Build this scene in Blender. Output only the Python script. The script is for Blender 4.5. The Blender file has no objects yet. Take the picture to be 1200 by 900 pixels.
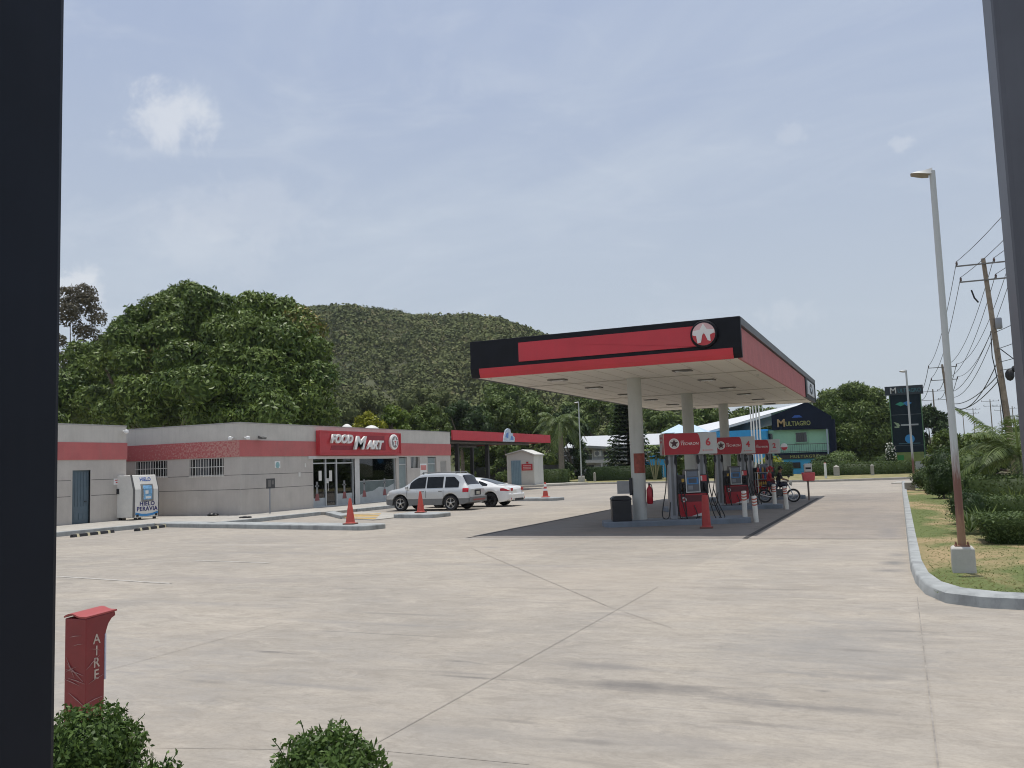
import bpy, bmesh, math, random
import numpy as np
from mathutils import Matrix, Vector
R = math.radians
random.seed(7)
rng = np.random.default_rng(7)
sc = bpy.context.scene
COL = sc.collection

# ------------------------------------------------------------------ camera
YAW, PITCH, ROLL, F, H = .40989, .09291, .03408, 1033.6, 1.9
fw = Vector((-math.sin(YAW)*math.cos(PITCH), math.cos(YAW)*math.cos(PITCH), math.sin(PITCH)))
r0 = Vector((math.cos(YAW), math.sin(YAW), 0)); u0 = r0.cross(fw)
rt = math.cos(ROLL)*r0 - math.sin(ROLL)*u0
up = math.sin(ROLL)*r0 + math.cos(ROLL)*u0
cd = bpy.data.cameras.new('camera'); cam = bpy.data.objects.new('camera', cd); COL.objects.link(cam)
cam.matrix_world = Matrix(((rt.x, up.x, -fw.x, 0), (rt.y, up.y, -fw.y, 0), (rt.z, up.z, -fw.z, H), (0, 0, 0, 1)))
cd.sensor_width = 36; cd.lens = 36*F/1200; cd.clip_start = .05; cd.clip_end = 6000
sc.camera = cam

def ray(px, py):
    return (px-600)/F*rt - (py-450)/F*up + fw
def at(px, py, Y):
    """world point seen at a photo pixel, on the plane y = Y"""
    d = ray(px, py); t = Y/d.y
    return Vector((0, 0, H)) + d*t
def gz(px, py, z=0):
    d = ray(px, py); t = (z-H)/d.z
    return Vector((0, 0, H)) + d*t

# ------------------------------------------------------------------ materials
class NT:
    def __init__(s, name):
        s.m = bpy.data.materials.new(name); s.m.use_nodes = True
        s.t = s.m.node_tree; s.n = s.t.nodes; s.l = s.t.links
        s.b = s.n['Principled BSDF']; s.out = s.n['Material Output']
    def new(s, k, **kw):
        x = s.n.new(k)
        for a, b in kw.items(): setattr(x, a, b)
        return x
    def link(s, a, b): s.l.new(a, b)
    def coord(s, scale=(1, 1, 1), kind='Object', loc=(0, 0, 0)):
        tc = s.new('ShaderNodeTexCoord'); mp = s.new('ShaderNodeMapping')
        mp.inputs['Scale'].default_value = scale; mp.inputs['Location'].default_value = loc
        s.link(tc.outputs[kind], mp.inputs['Vector']); return mp.outputs[0]
    def noise(s, vec, scale, detail=4, rough=.55, dist=0):
        x = s.new('ShaderNodeTexNoise'); x.inputs['Scale'].default_value = scale
        x.inputs['Detail'].default_value = detail; x.inputs['Roughness'].default_value = rough
        x.inputs['Distortion'].default_value = dist
        s.link(vec, x.inputs['Vector']); return x.outputs['Fac']
    def ramp(s, fac, stops):
        x = s.new('ShaderNodeValToRGB'); e = x.color_ramp.elements
        while len(e) < len(stops): e.new(.5)
        for i, (p, c) in enumerate(stops):
            e[i].position = p; e[i].color = (*c, 1) if len(c) == 3 else c
        s.link(fac, x.inputs[0]); return x.outputs[0]
    def mapr(s, v, a, b, c=0, d=1):
        x = s.new('ShaderNodeMapRange'); x.inputs[1].default_value = a; x.inputs[2].default_value = b
        x.inputs[3].default_value = c; x.inputs[4].default_value = d
        s.link(v, x.inputs[0]); return x.outputs[0]
    def math(s, op, a, b=None):
        x = s.new('ShaderNodeMath', operation=op)
        for i, v in enumerate((a, b)):
            if v is None: continue
            if isinstance(v, (int, float)): x.inputs[i].default_value = v
            else: s.link(v, x.inputs[i])
        return x.outputs[0]
    def mix(s, fac, a, b, mode='MIX'):
        x = s.new('ShaderNodeMix', data_type='RGBA', blend_type=mode)
        for i, v in ((0, fac), (6, a), (7, b)):
            if isinstance(v, (int, float)): x.inputs[i].default_value = v
            elif isinstance(v, tuple): x.inputs[i].default_value = (*v, 1) if len(v) == 3 else v
            else: s.link(v, x.inputs[i])
        return x.outputs[2]
    def col(s, c): s.link(c, s.b.inputs['Base Color'])
    def bump(s, h, strength=.3, dist=.02):
        x = s.new('ShaderNodeBump'); x.inputs['Strength'].default_value = strength
        x.inputs['Distance'].default_value = dist
        s.link(h, x.inputs['Height']); s.link(x.outputs[0], s.b.inputs['Normal'])
MATS = {}
def mat(name, col, rough=.6, metal=0, var=.12, scale=3, bump=0, spec=.5, grime=0, grime_col=(.12, .11, .095), emit=0, streak=0, coat=0):
    if name in MATS: return MATS[name]
    t = NT(name); v = t.coord()
    n = t.noise(v, scale, 6, .6)
    lo = tuple(max(0, c*(1-var)) for c in col); hi = tuple(min(1, c*(1+var)) for c in col)
    c = t.ramp(n, [(.3, lo), (.7, hi)])
    if grime:
        g = t.noise(t.coord((1, 1, .35), loc=(3, 7, 1)), scale*.8, 8, .7)
        c = t.mix(t.mapr(g, .5, .75, 0, grime), c, grime_col)
    if streak:
        g = t.noise(t.coord((6, 6, .35), loc=(1, 5, 2)), 1.2, 5, .6)
        c = t.mix(t.mapr(g, .5, .78, 0, streak), c, grime_col)
    t.col(c)
    t.b.inputs['Roughness'].default_value = rough; t.b.inputs['Metallic'].default_value = metal
    t.b.inputs['Specular IOR Level'].default_value = spec
    if coat: t.b.inputs['Coat Weight'].default_value = coat; t.b.inputs['Coat Roughness'].default_value = .05
    if bump: t.bump(t.noise(v, scale*12, 4), bump, .01)
    MATS[name] = t.m
    return t.m
def leafmat(name, lo, hi, extra=None, rough=.5, trans=.25):
    if name in MATS: return MATS[name]
    t = NT(name)
    a = t.new('ShaderNodeAttribute'); a.attribute_name = 'tone'
    st = [(0, lo), (.85, hi)]
    if extra: st.append((1, extra))
    c = t.ramp(a.outputs['Fac'], st)
    big = t.noise(t.coord(), .35, 3)
    c = t.mix(t.mapr(big, .35, .65, 0, .45), c, tuple(x*.8 for x in hi) if not extra else tuple((x+y)/2 for x, y in zip(lo, hi)))
    t.col(c); t.b.inputs['Roughness'].default_value = rough
    t.b.inputs['Specular IOR Level'].default_value = .22
    tr = t.new('ShaderNodeBsdfTranslucent'); t.link(c, tr.inputs['Color'])
    ms = t.new('ShaderNodeMixShader'); ms.inputs[0].default_value = trans
    t.link(t.b.outputs[0], ms.inputs[1]); t.link(tr.outputs[0], ms.inputs[2])
    t.link(ms.outputs[0], t.out.inputs['Surface'])
    MATS[name] = t.m
    return t.m

# ------------------------------------------------------------------ mesh builder
class MB:
    def __init__(s): s.v = []; s.f = []; s.mi = []; s.k = 0; s.M = None
    def add(s, vs, fs):
        o = len(s.v)
        if s.M is not None: vs = [s.M @ Vector(p) for p in vs]
        s.v += [tuple(p) for p in vs]
        s.f += [tuple(i+o for i in f) for f in fs]; s.mi += [s.k]*len(fs); return s
    def box(s, x0, x1, y0, y1, z0, z1):
        if x0 > x1: x0, x1 = x1, x0
        if y0 > y1: y0, y1 = y1, y0
        if z0 > z1: z0, z1 = z1, z0
        return s.add([(x0, y0, z0), (x1, y0, z0), (x1, y1, z0), (x0, y1, z0), (x0, y0, z1), (x1, y0, z1), (x1, y1, z1), (x0, y1, z1)],
                     [(0, 3, 2, 1), (4, 5, 6, 7), (0, 1, 5, 4), (1, 2, 6, 5), (2, 3, 7, 6), (3, 0, 4, 7)])
    def prism(s, poly, axis, a, b):
        """extrude a 2-D polygon along an axis: x -> (y,z), y -> (x,z), z -> (x,y)"""
        def P(p, t): return (t, p[0], p[1]) if axis == 'x' else (p[0], t, p[1]) if axis == 'y' else (p[0], p[1], t)
        n = len(poly); ar = sum(poly[i][0]*poly[(i+1) % n][1]-poly[(i+1) % n][0]*poly[i][1] for i in range(n))
        if (ar < 0) != (axis == 'y'): poly = poly[::-1]
        if a > b: a, b = b, a
        vs = [P(p, a) for p in poly]+[P(p, b) for p in poly]
        return s.add(vs, [tuple(range(n))[::-1], tuple(range(n, 2*n))]+[(i, (i+1) % n, n+(i+1) % n, n+i) for i in range(n)])
    def tube(s, pts, rad, n=8, cap=True):
        pts = [Vector(p) for p in pts]; m = len(pts)
        if not hasattr(rad, '__len__'): rad = [rad]*m
        vs = []; prev = None
        for i, p in enumerate(pts):
            d = (pts[min(i+1, m-1)]-pts[max(i-1, 0)]).normalized()
            if prev is None: a = d.orthogonal().normalized()
            else: a = (prev-d*prev.dot(d)).normalized()
            prev = a; b = d.cross(a)
            for k in range(n):
                w = 2*math.pi*k/n; vs.append(p+(a*math.cos(w)+b*math.sin(w))*rad[i])
        fs = [(i*n+k, i*n+(k+1) % n, (i+1)*n+(k+1) % n, (i+1)*n+k) for i in range(m-1) for k in range(n)]
        if cap: fs += [tuple(range(n))[::-1], tuple((m-1)*n+k for k in range(n))]
        return s.add(vs, fs)
    def lathe(s, prof, c=(0, 0, 0), n=24, axis='z', cap=True):
        """revolve (r, h) pairs"""
        vs = []
        for r_, h in prof:
            for k in range(n):
                w = 2*math.pi*k/n; x, y = r_*math.cos(w), r_*math.sin(w)
                p = (x, y, h) if axis == 'z' else (x, -h, y) if axis == 'y' else (h, x, y)
                vs.append((p[0]+c[0], p[1]+c[1], p[2]+c[2]))
        m = len(prof); fs = [(i*n+k, i*n+(k+1) % n, (i+1)*n+(k+1) % n, (i+1)*n+k) for i in range(m-1) for k in range(n)]
        if cap: fs += [tuple(range(n))[::-1], tuple((m-1)*n+k for k in range(n))]
        return s.add(vs, fs)
    def quad(s, *p): return s.add(list(p), [tuple(range(len(p)))])
    def build(s, name, m, parent=None, smooth=False, bevel=0, angle=40):
        me = bpy.data.meshes.new(name); me.from_pydata(s.v, [], s.f)
        for x in (m if isinstance(m, (list, tuple)) else [m]): me.materials.append(x)
        if any(s.mi): me.polygons.foreach_set('material_index', s.mi)
        me.update()
        if smooth:
            me.polygons.foreach_set('use_smooth', [True]*len(me.polygons))
            try: me.set_sharp_from_angle(angle=R(angle))
            except Exception: pass
        o = bpy.data.objects.new(name, me); COL.objects.link(o)
        if parent is not None: o.parent = parent
        if bevel:
            b = o.modifiers.new('Bevel', 'BEVEL'); b.width = bevel; b.segments = 2; b.limit_method = 'ANGLE'
        return o
def each(name, m, parent, shapes, **k):
    """one part per shape: every piece that can be told apart is a mesh of its own"""
    out = []
    for f in shapes:
        mb = MB(); f(mb); out.append(mb.build(name, m, parent, **k))
    return out
def tag(o, label=None, cat=None, group=None, kind=None):
    if label: o['label'] = label
    if cat: o['category'] = cat
    if group: o['group'] = group
    if kind: o['kind'] = kind
    return o
def thing(name, label, cat, loc=(0, 0, 0), rz=0, group=None):
    o = bpy.data.objects.new(name, None); COL.objects.link(o); o.empty_display_size = .2
    o.location = loc; o.rotation_euler = (0, 0, rz)
    return tag(o, label, cat, group)
def children(o): return [c for c in bpy.data.objects if c.parent is o]
def copy_tree(o, loc=None, rz=None, label=None, parent=None):
    c = o.copy(); COL.objects.link(c)
    if parent is not None: c.parent = parent
    if loc is not None: c.location = loc
    if rz is not None: c.rotation_euler = (0, 0, rz)
    if label: c['label'] = label
    for ch in children(o): copy_tree(ch, parent=c)
    return c
def text(name, body, size, m, M, parent=None, depth=.01, shear=0, bold=0, sx=1, align='CENTER', spacing=1):
    cu = bpy.data.curves.new(name, 'FONT'); cu.body = body; cu.size = size; cu.extrude = depth
    cu.shear = shear; cu.offset = bold; cu.align_x = align; cu.align_y = 'CENTER'; cu.space_character = spacing
    cu.resolution_u = 3
    t = bpy.data.objects.new('tmp', cu); COL.objects.link(t)
    dg = bpy.context.evaluated_depsgraph_get(); me = bpy.data.meshes.new_from_object(t.evaluated_get(dg))
    bpy.data.objects.remove(t); me.name = name; me.transform(M @ Matrix.Diagonal((sx, 1, 1, 1)))
    me.materials.clear(); me.materials.append(m)
    o = bpy.data.objects.new(name, me); COL.objects.link(o)
    if parent is not None: o.parent = parent
    return o
def face_x(x, y, z):   # text plane facing +X, reading along +Y
    return Matrix(((0, 0, 1, x), (1, 0, 0, y), (0, 1, 0, z), (0, 0, 0, 1)))
def face_my(x, y, z):  # text plane facing -Y, reading along +X
    return Matrix(((1, 0, 0, x), (0, 0, -1, y), (0, 1, 0, z), (0, 0, 0, 1)))
def star_poly(r, inner=.42, rot=math.pi/2):
    return [(math.cos(rot+i*math.pi/5)*(r if i % 2 == 0 else r*inner), math.sin(rot+i*math.pi/5)*(r if i % 2 == 0 else r*inner)) for i in range(10)]
def disc_poly(r, n=32): return [(r*math.cos(2*math.pi*i/n), r*math.sin(2*math.pi*i/n)) for i in range(n)]
def plate(mb, poly, M, d0, d1):
    """flat plate in the (x,y) plane of M, from depth d0 to d1"""
    old = mb.M; mb.M = M if old is None else old @ M; mb.prism(poly, 'z', d0, d1); mb.M = old; return mb

# ------------------------------------------------------------------ foliage
def leaf_arrays(P, N, size, aspect=.5, jitter=.5, droop=0):
    """one quad per point, normal near N"""
    n = len(P); N = N+rng.normal(0, jitter, (n, 3)); N /= np.linalg.norm(N, axis=1)[:, None]
    T = rng.normal(0, 1, (n, 3)); T[:, 2] -= droop
    T -= N*np.sum(T*N, 1)[:, None]; T /= np.linalg.norm(T, axis=1)[:, None]
    B = np.cross(N, T); s = size*rng.uniform(.6, 1.3, n)[:, None]
    a = T*s; b = B*s*aspect
    V = np.stack([P-a*.1, P+a*.5+b*.5+N*s*.08, P+a*1.1, P+a*.5-b*.5+N*s*.08], 1).reshape(-1, 3)
    return V
class Leaves:
    def __init__(s): s.V = []; s.T = []; s.xv = []; s.xf = []
    def add(s, V, tone=None):
        s.V.append(V); k = len(V)//4
        s.T.append(rng.uniform(0, 1, k) if tone is None else np.clip(tone, 0, 1))
    def core(s, mb): s.xv = mb.v; s.xf = mb.f
    def build(s, name, m, parent=None):
        V = np.concatenate(s.V) if s.V else np.zeros((0, 3)); nq = len(V)//4
        xv = np.array(s.xv, dtype=float).reshape(-1, 3)
        allv = np.concatenate([V, xv]); me = bpy.data.meshes.new(name)
        loops = np.arange(nq*4); starts = np.arange(nq)*4; tot = np.full(nq, 4)
        if len(s.xf):
            xl = np.concatenate([np.array(f) for f in s.xf])+nq*4
            xt = np.array([len(f) for f in s.xf]); xs = nq*4+np.concatenate([[0], np.cumsum(xt)[:-1]])
            loops = np.concatenate([loops, xl]); starts = np.concatenate([starts, xs]); tot = np.concatenate([tot, xt])
        me.vertices.add(len(allv)); me.vertices.foreach_set('co', allv.ravel().astype(np.float32))
        me.loops.add(len(loops)); me.loops.foreach_set('vertex_index', loops.astype(np.int32))
        me.polygons.add(len(starts)); me.polygons.foreach_set('loop_start', starts.astype(np.int32))
        try: me.polygons.foreach_set('loop_total', tot.astype(np.int32))
        except Exception: pass
        at_ = me.attributes.new('tone', 'FLOAT', 'FACE')
        tone = np.concatenate(s.T) if s.T else np.zeros(0)
        at_.data.foreach_set('value', np.concatenate([tone, np.full(len(s.xf), .1)]).astype(np.float32))  # core faces get a dark tone: shade in the leaf gaps, put into colour
        me.materials.append(m); me.update(calc_edges=True); me.validate()
        o = bpy.data.objects.new(name, me); COL.objects.link(o)
        if parent is not None: o.parent = parent
        return o
def fib(n):
    i = np.arange(n)+.5; ph = np.arccos(1-2*i/n); th = math.pi*(1+5**.5)*i
    return np.stack([np.cos(th)*np.sin(ph), np.sin(th)*np.sin(ph), np.cos(ph)], 1)
def blob(mb, c, r, sz=1, n=7, k=10):
    prof = [(max(.01, r*math.sin(math.pi*i/n)), -r*sz*math.cos(math.pi*i/n)) for i in range(n+1)]
    mb.lathe(prof, c, k)
LM = dict(
    mango=leafmat('mango_leaf', (.030, .068, .013), (.205, .268, .060), (.30, .19, .07), rough=.45, trans=.10),
    tree=leafmat('broad_leaf', (.036, .070, .015), (.155, .205, .050), rough=.6, trans=.14),
    dark=leafmat('dark_leaf', (.020, .042, .014), (.066, .105, .034), rough=.6),
    croton=leafmat('croton_leaf', (.13, .18, .018), (.42, .40, .04)),
    lime=leafmat('lime_leaf', (.045, .09, .018), (.19, .26, .04), (.38, .40, .05)),
    dry=leafmat('dry_leaf', (.060, .058, .035), (.15, .125, .075)),
    box=leafmat('box_leaf', (.022, .052, .012), (.115, .185, .042)),
    hedge=leafmat('hedge_leaf', (.030, .056, .017), (.115, .165, .052), rough=.55),
    palm=leafmat('palm_leaf', (.032, .068, .016), (.17, .22, .075)),
    palegreen=leafmat('pale_leaf', (.06, .105, .032), (.19, .25, .075)),
    scrub=leafmat('scrub_leaf', (.066, .086, .031), (.155, .170, .066), (.185, .16, .088), rough=.95, trans=.08),
    white=leafmat('white_flower', (.5, .5, .42), (.8, .8, .72)))
BARK = mat('bark', (.17, .14, .11), .9, var=.35, scale=5, bump=.5)
def crown(parent, mname, lobes, nleaf, size, aspect=.5, jitter=.42, up_bias=.45, droop=.3, core=True, patches=0, name='crown', corek=.78):
    """leaves spread over overlapping lobes [(centre, radius, z squash)]"""
    L = Leaves(); area = sum(r*r for _, r, _ in lobes)
    mb = MB()
    for c, r, sq in lobes:
        k = max(12, int(nleaf*r*r/area)); d = rng.normal(0, 1, (k, 3)); d[:, 2] += up_bias; d /= np.linalg.norm(d, axis=1)[:, None]
        # lumps on the lobe so its outline is uneven
        bump = 1+.12*np.sin(d[:, 0]*5+c[0])*np.cos(d[:, 1]*5+c[1])+.08*np.sin(d[:, 2]*9+c[2])
        rr = r*rng.uniform(.82, 1.06, k)*bump
        P = np.array(c)+d*rr[:, None]*np.array([1, 1, sq])
        tone = np.clip(rng.beta(2, 2.4, k)*.7+rng.uniform(-.08, .2), 0, .84)
        if patches and rng.random() < patches: tone = np.where(rng.random(k) < .55, rng.uniform(.85, 1, k), tone)
        L.add(leaf_arrays(P, d, size, aspect, jitter, droop), tone)
        if core: blob(mb, c, r*corek, sq)
    if core: L.core(mb)
    return L.build(name, LM[mname], parent)
def trunk(parent, base, h, r, lobes=(), n=6, m=None):
    mb = MB(); b = Vector(base); top = b+Vector((.04*h*random.uniform(-1, 1), .04*h*random.uniform(-1, 1), h))
    mb.tube([b-Vector((0, 0, .1)), b+Vector((0, 0, .12*h)), b.lerp(top, .55)+Vector((.02*h, 0, 0)), top], [r*1.35, r, r*.85, r*.7], 10)
    for c, rr, _ in list(lobes)[:n]:
        c = Vector(c); mid = top.lerp(c, .5)+Vector((0, 0, -.1*(c-top).length))
        mb.tube([top-Vector((0, 0, .15*h)), mid, c], [r*.55, r*.35, r*.12], 7)
    return mb.build('trunk', m or BARK, parent, smooth=True)
def dome_lobes(rx, ry, z0, z1, n, rl, power=2.4, fill=.25, ragged=.12):
    out = []
    for i in range(n):
        t = (i+.5)/n; t = t**.85
        a = i*2.39996+rng.uniform(-.3, .3)
        k = max(0, 1-t**power)**.5*(1+rng.normal(0, ragged))
        if rng.random() < fill: k *= rng.uniform(.3, .8)
        r = rl*rng.uniform(.7, 1.25)
        out.append(((math.cos(a)*rx*k, math.sin(a)*ry*k, z0+(z1-z0)*t-r*.55), r, .8))
    return out
def tree(label, loc, rx, z0, z1, n, rl, nleaf, size, mname='tree', cat='tree', name='broadleaf_tree', tr=.22, group=None, ry=None, power=2.4, **kw):
    t = thing(name, label, cat, loc, 0, group)
    lobes = dome_lobes(rx, ry or rx, z0, z1, n, rl, power)
    crown(t, mname, lobes, nleaf, size, **kw)
    trunk(t, (0, 0, 0), max(z0+.2*(z1-z0), .3), tr, lobes[::max(1, n//6)])
    return t
def hedge(name, label, loc, lx, ly, h, taper=0, mname='hedge', dens=260, size=.07, rz=0, group=None, cat='hedge', lumpy=.03, aspect=.5):
    """clipped hedge: leaves over a box whose top is wider (taper > 0) or narrower than its base"""
    L = Leaves(); mb = MB(); e = size*.6
    def half(z): k = taper*(z/h-1); return lx/2+k, ly/2+k
    for z0_, z1_ in ((0.0, 1.0),):
        a0, b0 = half(z0_*h); a1, b1 = half(z1_*h)
        a0 -= e; b0 -= e; a1 -= e; b1 -= e; zt = z1_*h-(e if z1_ == 1 else 0)
        mb.add([(-a0, -b0, z0_*h), (a0, -b0, z0_*h), (a0, b0, z0_*h), (-a0, b0, z0_*h), (-a1, -b1, zt), (a1, -b1, zt), (a1, b1, zt), (-a1, b1, zt)],
               [(0, 1, 5, 4), (1, 2, 6, 5), (2, 3, 7, 6), (3, 0, 4, 7), (4, 5, 6, 7)])
    def side(n, f):
        s, z = rng.uniform(-1, 1, n), rng.uniform(0.02, 1, n)*h; P = []; N = []
        ax = np.array([half(q) for q in z])
        if f == 0: P = np.stack([s*ax[:, 0], -ax[:, 1], z], 1); N = np.tile([0, -1, .25], (n, 1))
        if f == 1: P = np.stack([ax[:, 0], s*ax[:, 1], z], 1); N = np.tile([1, 0, .25], (n, 1))
        if f == 2: P = np.stack([s*ax[:, 0], ax[:, 1], z], 1); N = np.tile([0, 1, .25], (n, 1))
        if f == 3: P = np.stack([-ax[:, 0], s*ax[:, 1], z], 1); N = np.tile([-1, 0, .25], (n, 1))
        return P, N.astype(float)
    for f, (w) in enumerate((lx, ly, lx, ly)):
        n = int(w*h*dens); P, N = side(max(n, 8), f); L.add(leaf_arrays(P+rng.normal(0, lumpy, P.shape), N, size, aspect, .5))
    n = int(lx*ly*dens*1.3); a, b = half(h)
    P = np.stack([rng.uniform(-a, a, n), rng.uniform(-b, b, n), np.full(n, h)], 1)
    L.add(leaf_arrays(P+rng.normal(0, lumpy, P.shape), np.tile([0., 0, 1], (n, 1)), size, aspect, .5))
    L.core(mb); o = L.build(name, LM[mname]); o.location = loc; o.rotation_euler = (0, 0, rz)
    return tag(o, label, cat, group)
def frond(L, base, yaw, length, rise, droop, nl=22, ll=.5, lw=.05, twist=0):
    """one pinnate palm leaf: rachis arc with leaflets both sides"""
    d = np.array([math.cos(yaw), math.sin(yaw), 0]); s = np.array([-d[1], d[0], 0]); pts = []
    for i in range(nl+1):
        t = i/nl; pts.append(np.array(base)+d*length*t*(1-.15*t)+np.array([0, 0, rise*t-droop*t*t]))
    V = []; tone = []
    for i in range(nl):
        p, q = pts[i], pts[i+1]; t = i/nl; tan = (q-p)/np.linalg.norm(q-p)
        w = .035*(1-t)+.008; V += [p-s*w, p+s*w, q+s*w*.9, q-s*w*.9]; tone.append(.75)
        if i < 2: continue
        k = ll*(math.sin(math.pi*min(1, .12+.88*t))**.6)*rng.uniform(.85, 1.1)
        for sg in (-1, 1):
            for j in (0, .5):
                b0 = p+(q-p)*j; dr = s*sg*.85+tan*.55+np.array([0, 0, -.35+rng.normal(0, .12)]); dr /= np.linalg.norm(dr)
                e = b0+dr*k+np.array([0, 0, -.12*k]); m_ = b0+dr*k*.5+np.array([0, 0, .03])
                V += [b0-tan*lw*.4, m_-tan*lw*.5, e, m_+tan*lw*.5]; tone.append(rng.uniform(.1, .8))
    L.add(np.array(V), np.array(tone))
def palm(label, loc, h, r, nf, length, rise, droop, mname='palm', name='palm_tree', ll=.5, lw=.05, nl=22, seed=0, angs=None):
    t = thing(name, label, 'palm tree', loc); mb = MB()
    mb.tube([(0, 0, -.1), (.02, 0, h*.3), (.04, .02, h*.7), (0, 0, h)], [r*1.25, r, r*.85, r*.7], 12)
    mb.build('trunk', mat('palm_bark', (.23, .20, .16), .9, var=.25, scale=8, bump=.4), t, smooth=True)
    L = Leaves(); rs = random.Random(seed)
    for i in range(nf):
        a = (angs[i] if angs else i*2.39996)+rs.uniform(-.12, .12); k = i/max(1, nf-1)
        frond(L, (0, 0, h-.05+.1*k), a, length*rs.uniform(.85, 1.1)*(1-.2*k), rise*(.35+1.25*k), droop*(1.25-.55*k), nl, ll, lw)
    L.build('crown', LM[mname], t)
    return t

# ------------------------------------------------------------------ common materials
M_conc_kerb = mat('kerb_paint', (.325, .34, .335), .8, var=.18, scale=2.5, bump=.25, grime=.75, grime_col=(.10, .105, .11))
M_conc = mat('plain_concrete', (.38, .36, .32), .9, var=.14, scale=2.2, bump=.25, grime=.3)
M_wall = mat('grey_wall_paint', (.49, .455, .415), .85, var=.07, scale=1.3, bump=.12, grime=.3, grime_col=(.29, .265, .235), streak=.2)
M_wall_hi = mat('pale_grey_parapet_paint', (.56, .53, .48), .85, var=.07, scale=1.2, bump=.1, grime=.28, grime_col=(.30, .285, .265), streak=.22)
M_band = mat('faded_red_band_paint', (.50, .135, .13), .75, var=.09, scale=1.5, grime=.3, grime_col=(.35, .16, .145), streak=.3)
M_red = mat('red_fascia_paint', (.52, .035, .05), .42, var=.10, scale=.9, streak=.22, grime_col=(.36, .05, .06))
M_redsign = mat('red_sign_paint', (.50, .045, .055), .45, var=.06, scale=2)
M_redfade = mat('faded_red_cladding', (.50, .155, .155), .6, var=.1, scale=2, streak=.3, grime_col=(.32, .13, .12))
M_black = mat('black_fascia_paint', (.006, .007, .011), .55, var=.3, scale=2, spec=.25, streak=.2, grime_col=(.02, .02, .024))
M_cream = mat('cream_soffit', (.70, .66, .59), .7, var=.05, scale=1)
M_white = mat('white_paint', (.78, .78, .76), .5, var=.05, scale=3)
M_offw = mat('off_white_paint', (.66, .65, .61), .6, var=.08, scale=3, grime=.25)
M_dark = mat('dark_rubber', (.018, .018, .02), .7, var=.2)
M_blackpl = mat('black_plastic', (.013, .0145, .018), .45, var=.15)
M_greym = mat('grey_metal', (.30, .31, .33), .45, metal=.35, var=.08)
M_lgrey = mat('light_grey_panel', (.56, .56, .54), .5, var=.06)
M_glass = mat('dark_glass', (.012, .016, .018), .04, var=.2, spec=.8)
M_tint = mat('tinted_car_glass', (.006, .007, .008), .04, var=.1, spec=.35)
M_orange = mat('cone_plastic', (.43, .060, .042), .5, var=.1, scale=6)
M_yellow = mat('yellow_paint', (.50, .31, .06), .75, var=.22, scale=5, grime=.65)
M_blue = mat('sign_blue', (.02, .09, .36), .5)
M_navy = mat('letter_navy', (.02, .02, .14), .5)
M_chrome = mat('bare_metal', (.6, .6, .6), .25, metal=1, var=.05)
M_redlens = mat('red_lens', (.45, .01, .02), .15, var=.1)
M_soil = mat('bare_soil', (.22, .17, .12), .95, var=.3, scale=2, bump=.5)

# ------------------------------------------------------------------ world and sun
SUN_TO = Vector((-.03, .085, 1)).normalized()
w = bpy.data.worlds.new('World'); sc.world = w; w.use_nodes = True
wt = w.node_tree; wn = wt.nodes; wl = wt.links; bg = wn['Background']
sky = wn.new('ShaderNodeTexSky'); sky.sky_type = 'NISHITA'; sky.sun_disc = False
sky.sun_elevation = math.asin(SUN_TO.z); sky.sun_rotation = math.atan2(SUN_TO.x, SUN_TO.y)
sky.air_density = 1.0; sky.dust_density = 3.0; sky.ozone_density = 1.0; sky.altitude = 50
def wnode(k, **kw):
    x = wn.new(k)
    for a, b in kw.items(): setattr(x, a, b)
    return x
tc = wnode('ShaderNodeTexCoord')
def wmap(scale, loc=(0, 0, 0)):
    mp = wnode('ShaderNodeMapping'); mp.inputs['Scale'].default_value = scale; mp.inputs['Location'].default_value = loc
    wl.new(tc.outputs['Generated'], mp.inputs[0]); return mp.outputs[0]
def wnoise(v, s, d=5, r=.55, dist=0):
    x = wnode('ShaderNodeTexNoise'); x.inputs['Scale'].default_value = s; x.inputs['Detail'].default_value = d
    x.inputs['Roughness'].default_value = r; x.inputs['Distortion'].default_value = dist
    wl.new(v, x.inputs['Vector']); return x.outputs['Fac']
def wrange(v, a, b, c=0, d=1):
    x = wnode('ShaderNodeMapRange'); x.interpolation_type = 'SMOOTHSTEP'
    for i, q in enumerate((a, b, c, d)): x.inputs[i+1].default_value = q
    wl.new(v, x.inputs[0]); return x.outputs[0]
def wmath(op, a, b):
    x = wnode('ShaderNodeMath', operation=op)
    for i, v in enumerate((a, b)):
        if isinstance(v, (int, float)): x.inputs[i].default_value = v
        else: wl.new(v, x.inputs[i])
    return x.outputs[0]
def wmix(f, a, b):
    x = wnode('ShaderNodeMix', data_type='RGBA')
    for i, v in ((0, f), (6, a), (7, b)):
        if isinstance(v, (int, float)): x.inputs[i].default_value = v
        elif isinstance(v, tuple): x.inputs[i].default_value = (*v, 1)
        else: wl.new(v, x.inputs[i])
    return x.outputs[2]
SKYK = .102
sep_ = wnode('ShaderNodeSeparateXYZ'); wl.new(tc.outputs['Generated'], sep_.inputs[0])
hi_ = wrange(sep_.outputs[2], .05, .55)
veil = wmix(hi_, (5.5, 6.15, 6.9), (4.15, 4.95, 6.75))       # sunlit thin haze, in the sky texture's own units
c = wmix(.84, sky.outputs[0], veil)
thin = wrange(wnoise(wmap((1, 1, 2.2), (2.1, .4, .2)), 1.5, 8, .58, .9), .36, .68, 0, .62)
c = wmix(thin, c, (6.0, 6.65, 7.45))
str_ = wrange(wnoise(wmap((1.2, 3.2, 6.0), (.7, 1.4, .9)), 2.2, 8, .62, 1.2), .46, .74, 0, .22)
c = wmix(str_, c, (6.7, 7.2, 7.9))
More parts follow.
